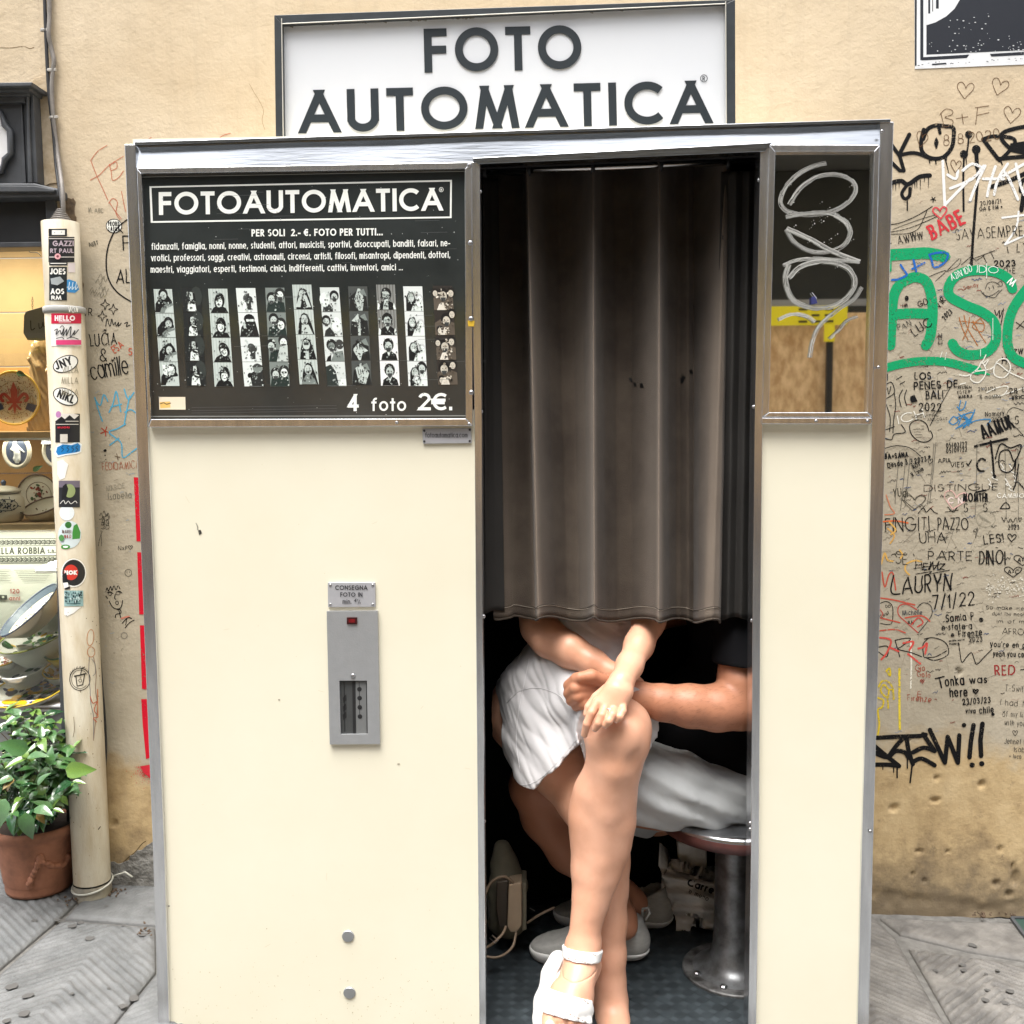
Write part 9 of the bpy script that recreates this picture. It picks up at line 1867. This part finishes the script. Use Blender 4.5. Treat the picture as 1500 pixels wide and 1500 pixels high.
# ---- faint remains everywhere on the repainted band
rr = random.Random(77); p = Print(GS, up=.0002, step=.0000003)
def wiggle(x, y, s_, n_, lw, col):
    P = []; 
    for i in range(n_): P.append((x+i*s_*.55, y+rr.uniform(-s_, s_)*.6-i*s_*.08))
    p.brush(P, lw, col, k=3, cap=False)
for _ in range(430):
    x_ = rr.uniform(1292, 1498); y_ = rr.triangular(240, 1125, 640); wiggle(x_, y_, rr.uniform(1.5, 4.5), rr.randint(3, 8), rr.uniform(.4, .9), rr.choice(['#8f8878', '#857e70', '#7b7568', '#9a8f80', '#a58c7c', '#8790a0', '#6a655a', '#b3aa9a', '#a3a092']))
for _ in range(170):
    x_ = rr.uniform(1296, 1498); y_ = rr.triangular(300, 1120, 800); wiggle(x_, y_, rr.uniform(1.5, 3.6), rr.randint(4, 9), rr.uniform(.6, 1.1), rr.choice(['#3f3c36', '#55514a', '#2c2a27', '#7a3a30', '#3d4f70']))
for _ in range(120):
    x_ = rr.uniform(126, 190); y_ = rr.triangular(330, 1120, 700); wiggle(x_, y_, rr.uniform(1.2, 3.2), rr.randint(3, 7), rr.uniform(.4, .8), rr.choice(['#9a9382', '#8f8878', '#857e70', '#a89a88', '#8c9aa2']))
for _ in range(60):
    x_ = rr.uniform(1300, 1490); y_ = rr.uniform(540, 1000); p.brush([(x_, y_), (x_+rr.uniform(-30, 30), y_+rr.uniform(-40, 40))], rr.uniform(.35, .7), rr.choice(['#948d7d', '#7f796c']), cap=False)
o = p.b.build('faint_scribbles', mpaint(), wall); o['kind'] = 'stuff'
# hairline cracks in the plaster
with Gr(None, 'hairline_crack') as p: p.brush([(365, 122), (372, 135), (380, 148), (386, 162), (384, 176), (388, 190)], .5, '#8c7450')
with Gr(None, 'hairline_crack') as p: p.brush([(0, 70), (18, 70), (34, 68), (44, 71), (50, 69)], .9, '#6e5a3c')
with Gr(None, 'hairline_crack') as p: p.brush([(178, 1266), (188, 1256), (198, 1248), (208, 1236), (214, 1232)], .9, '#3c3020')
# ================================================================ across the street, seen in the steel and the glass
YO = -4.05
opp = empty('opposite_house', (.75, YO-.6, 0)); tag(opp, 'pale rendered house front across the narrow street, mirrored in the steel', 'house')
M_OPP = mat('pale_render', (.32, .315, .30), .9, var=.15, vscale=1.5, bump=.3, bscale=60)
q = MB(); q.box(-9, 11, YO-1.2, YO-1.0, 0, 2.95); q.box(-9, 11, YO-1.0, YO-.3, 2.95, 5.0); q.box(-9, 11, YO-1.2, YO-1.0, 5.0, 5.2); q.build('wall', M_OPP, opp)
M_FRW = mat('grey_window_frame', (.30, .31, .32), .5); M_DKW = mat('dark_window_pane', (.02, .025, .03), .08)
for i in range(7):
    x_ = -5.2+i*1.9
    f = MB(); f.box(x_-.5, x_+.5, YO-.3, YO-.26, 3.5, 4.8); fo = f.build('window', M_FRW, opp, bevel=.004)
    for (a, c) in ((-.44, -.03), (.03, .44)):
        g = MB(); g.box(x_+a, x_+c, YO-.26, YO-.255, 3.56, 4.74); g.build('pane', M_DKW, fo)
hd = empty('site_hoarding', (.75, YO, 0)); tag(hd, 'chipboard site hoarding across the street with dark netting above', 'hoarding')
M_OSB = mat('chipboard', (.92, .64, .36), .7, col2=(.55, .33, .15), vscale=26, bump=.8, bscale=60, stretch=(1, 1, .5), detail=9)
M_NET = mat('dark_netting', (.055, .057, .053), .9)
q = MB(); x_ = -7.
while x_ < 9:
    p = MB(); p.box(x_, x_+1.235, YO-.02, YO, .95, 1.93); p.build('board', M_OSB, hd); x_ += 1.25
for i in range(14):
    p = MB(); p.box(-7.02+i*1.25, -6.96+i*1.25, YO, YO+.05, .95, 2.3); p.build('post', M_NET, hd)
p = MB(); p.box(-9, 11, YO-.9, YO-.88, 1.0, 2.94); p.build('netting', M_NET, hd)
p = MB(); p.box(-9, 11, YO-.05, YO+.12, 0, .93); p.build('concrete_barrier', mat('grey_concrete', (.20, .20, .20), .85, var=.3, vscale=3), hd)
p = MB(); p.box(-9, 11, YO-.12, YO-.1, 1.98, 2.02); p.build('rail', M_FRW, hd)
p = MB(); p.box(2.49, 2.525, YO+.03, YO+.055, .9, 1.76); p.build('pole', M_BLACK, hd)
bn = empty('yellow_banner', (.9, YO+.06, 2.0)); tag(bn, 'yellow site banner with black lettering fixed along the top of the hoarding', 'banner')
p = MB(); p.box(-4.6, 2.60, YO+.055, YO+.065, 1.855, 1.965); p.box(2.47, 2.53, YO+.055, YO+.065, 1.76, 1.855); p.build('cloth', mat('yellow_pvc', (.95, .80, .02), .5), bn)
p = MB()
for i in range(3):
    x_ = 2.36+i*.075-.04; p.box(x_, x_+.05, YO+.066, YO+.069, 1.87, 1.882); p.box(x_, x_+.045, YO+.066, YO+.069, 1.905, 1.917); p.box(x_, x_+.05, YO+.066, YO+.069, 1.94, 1.952)
o = p.build('printed_marks', M_BLACK, bn); o['kind'] = 'stuff'
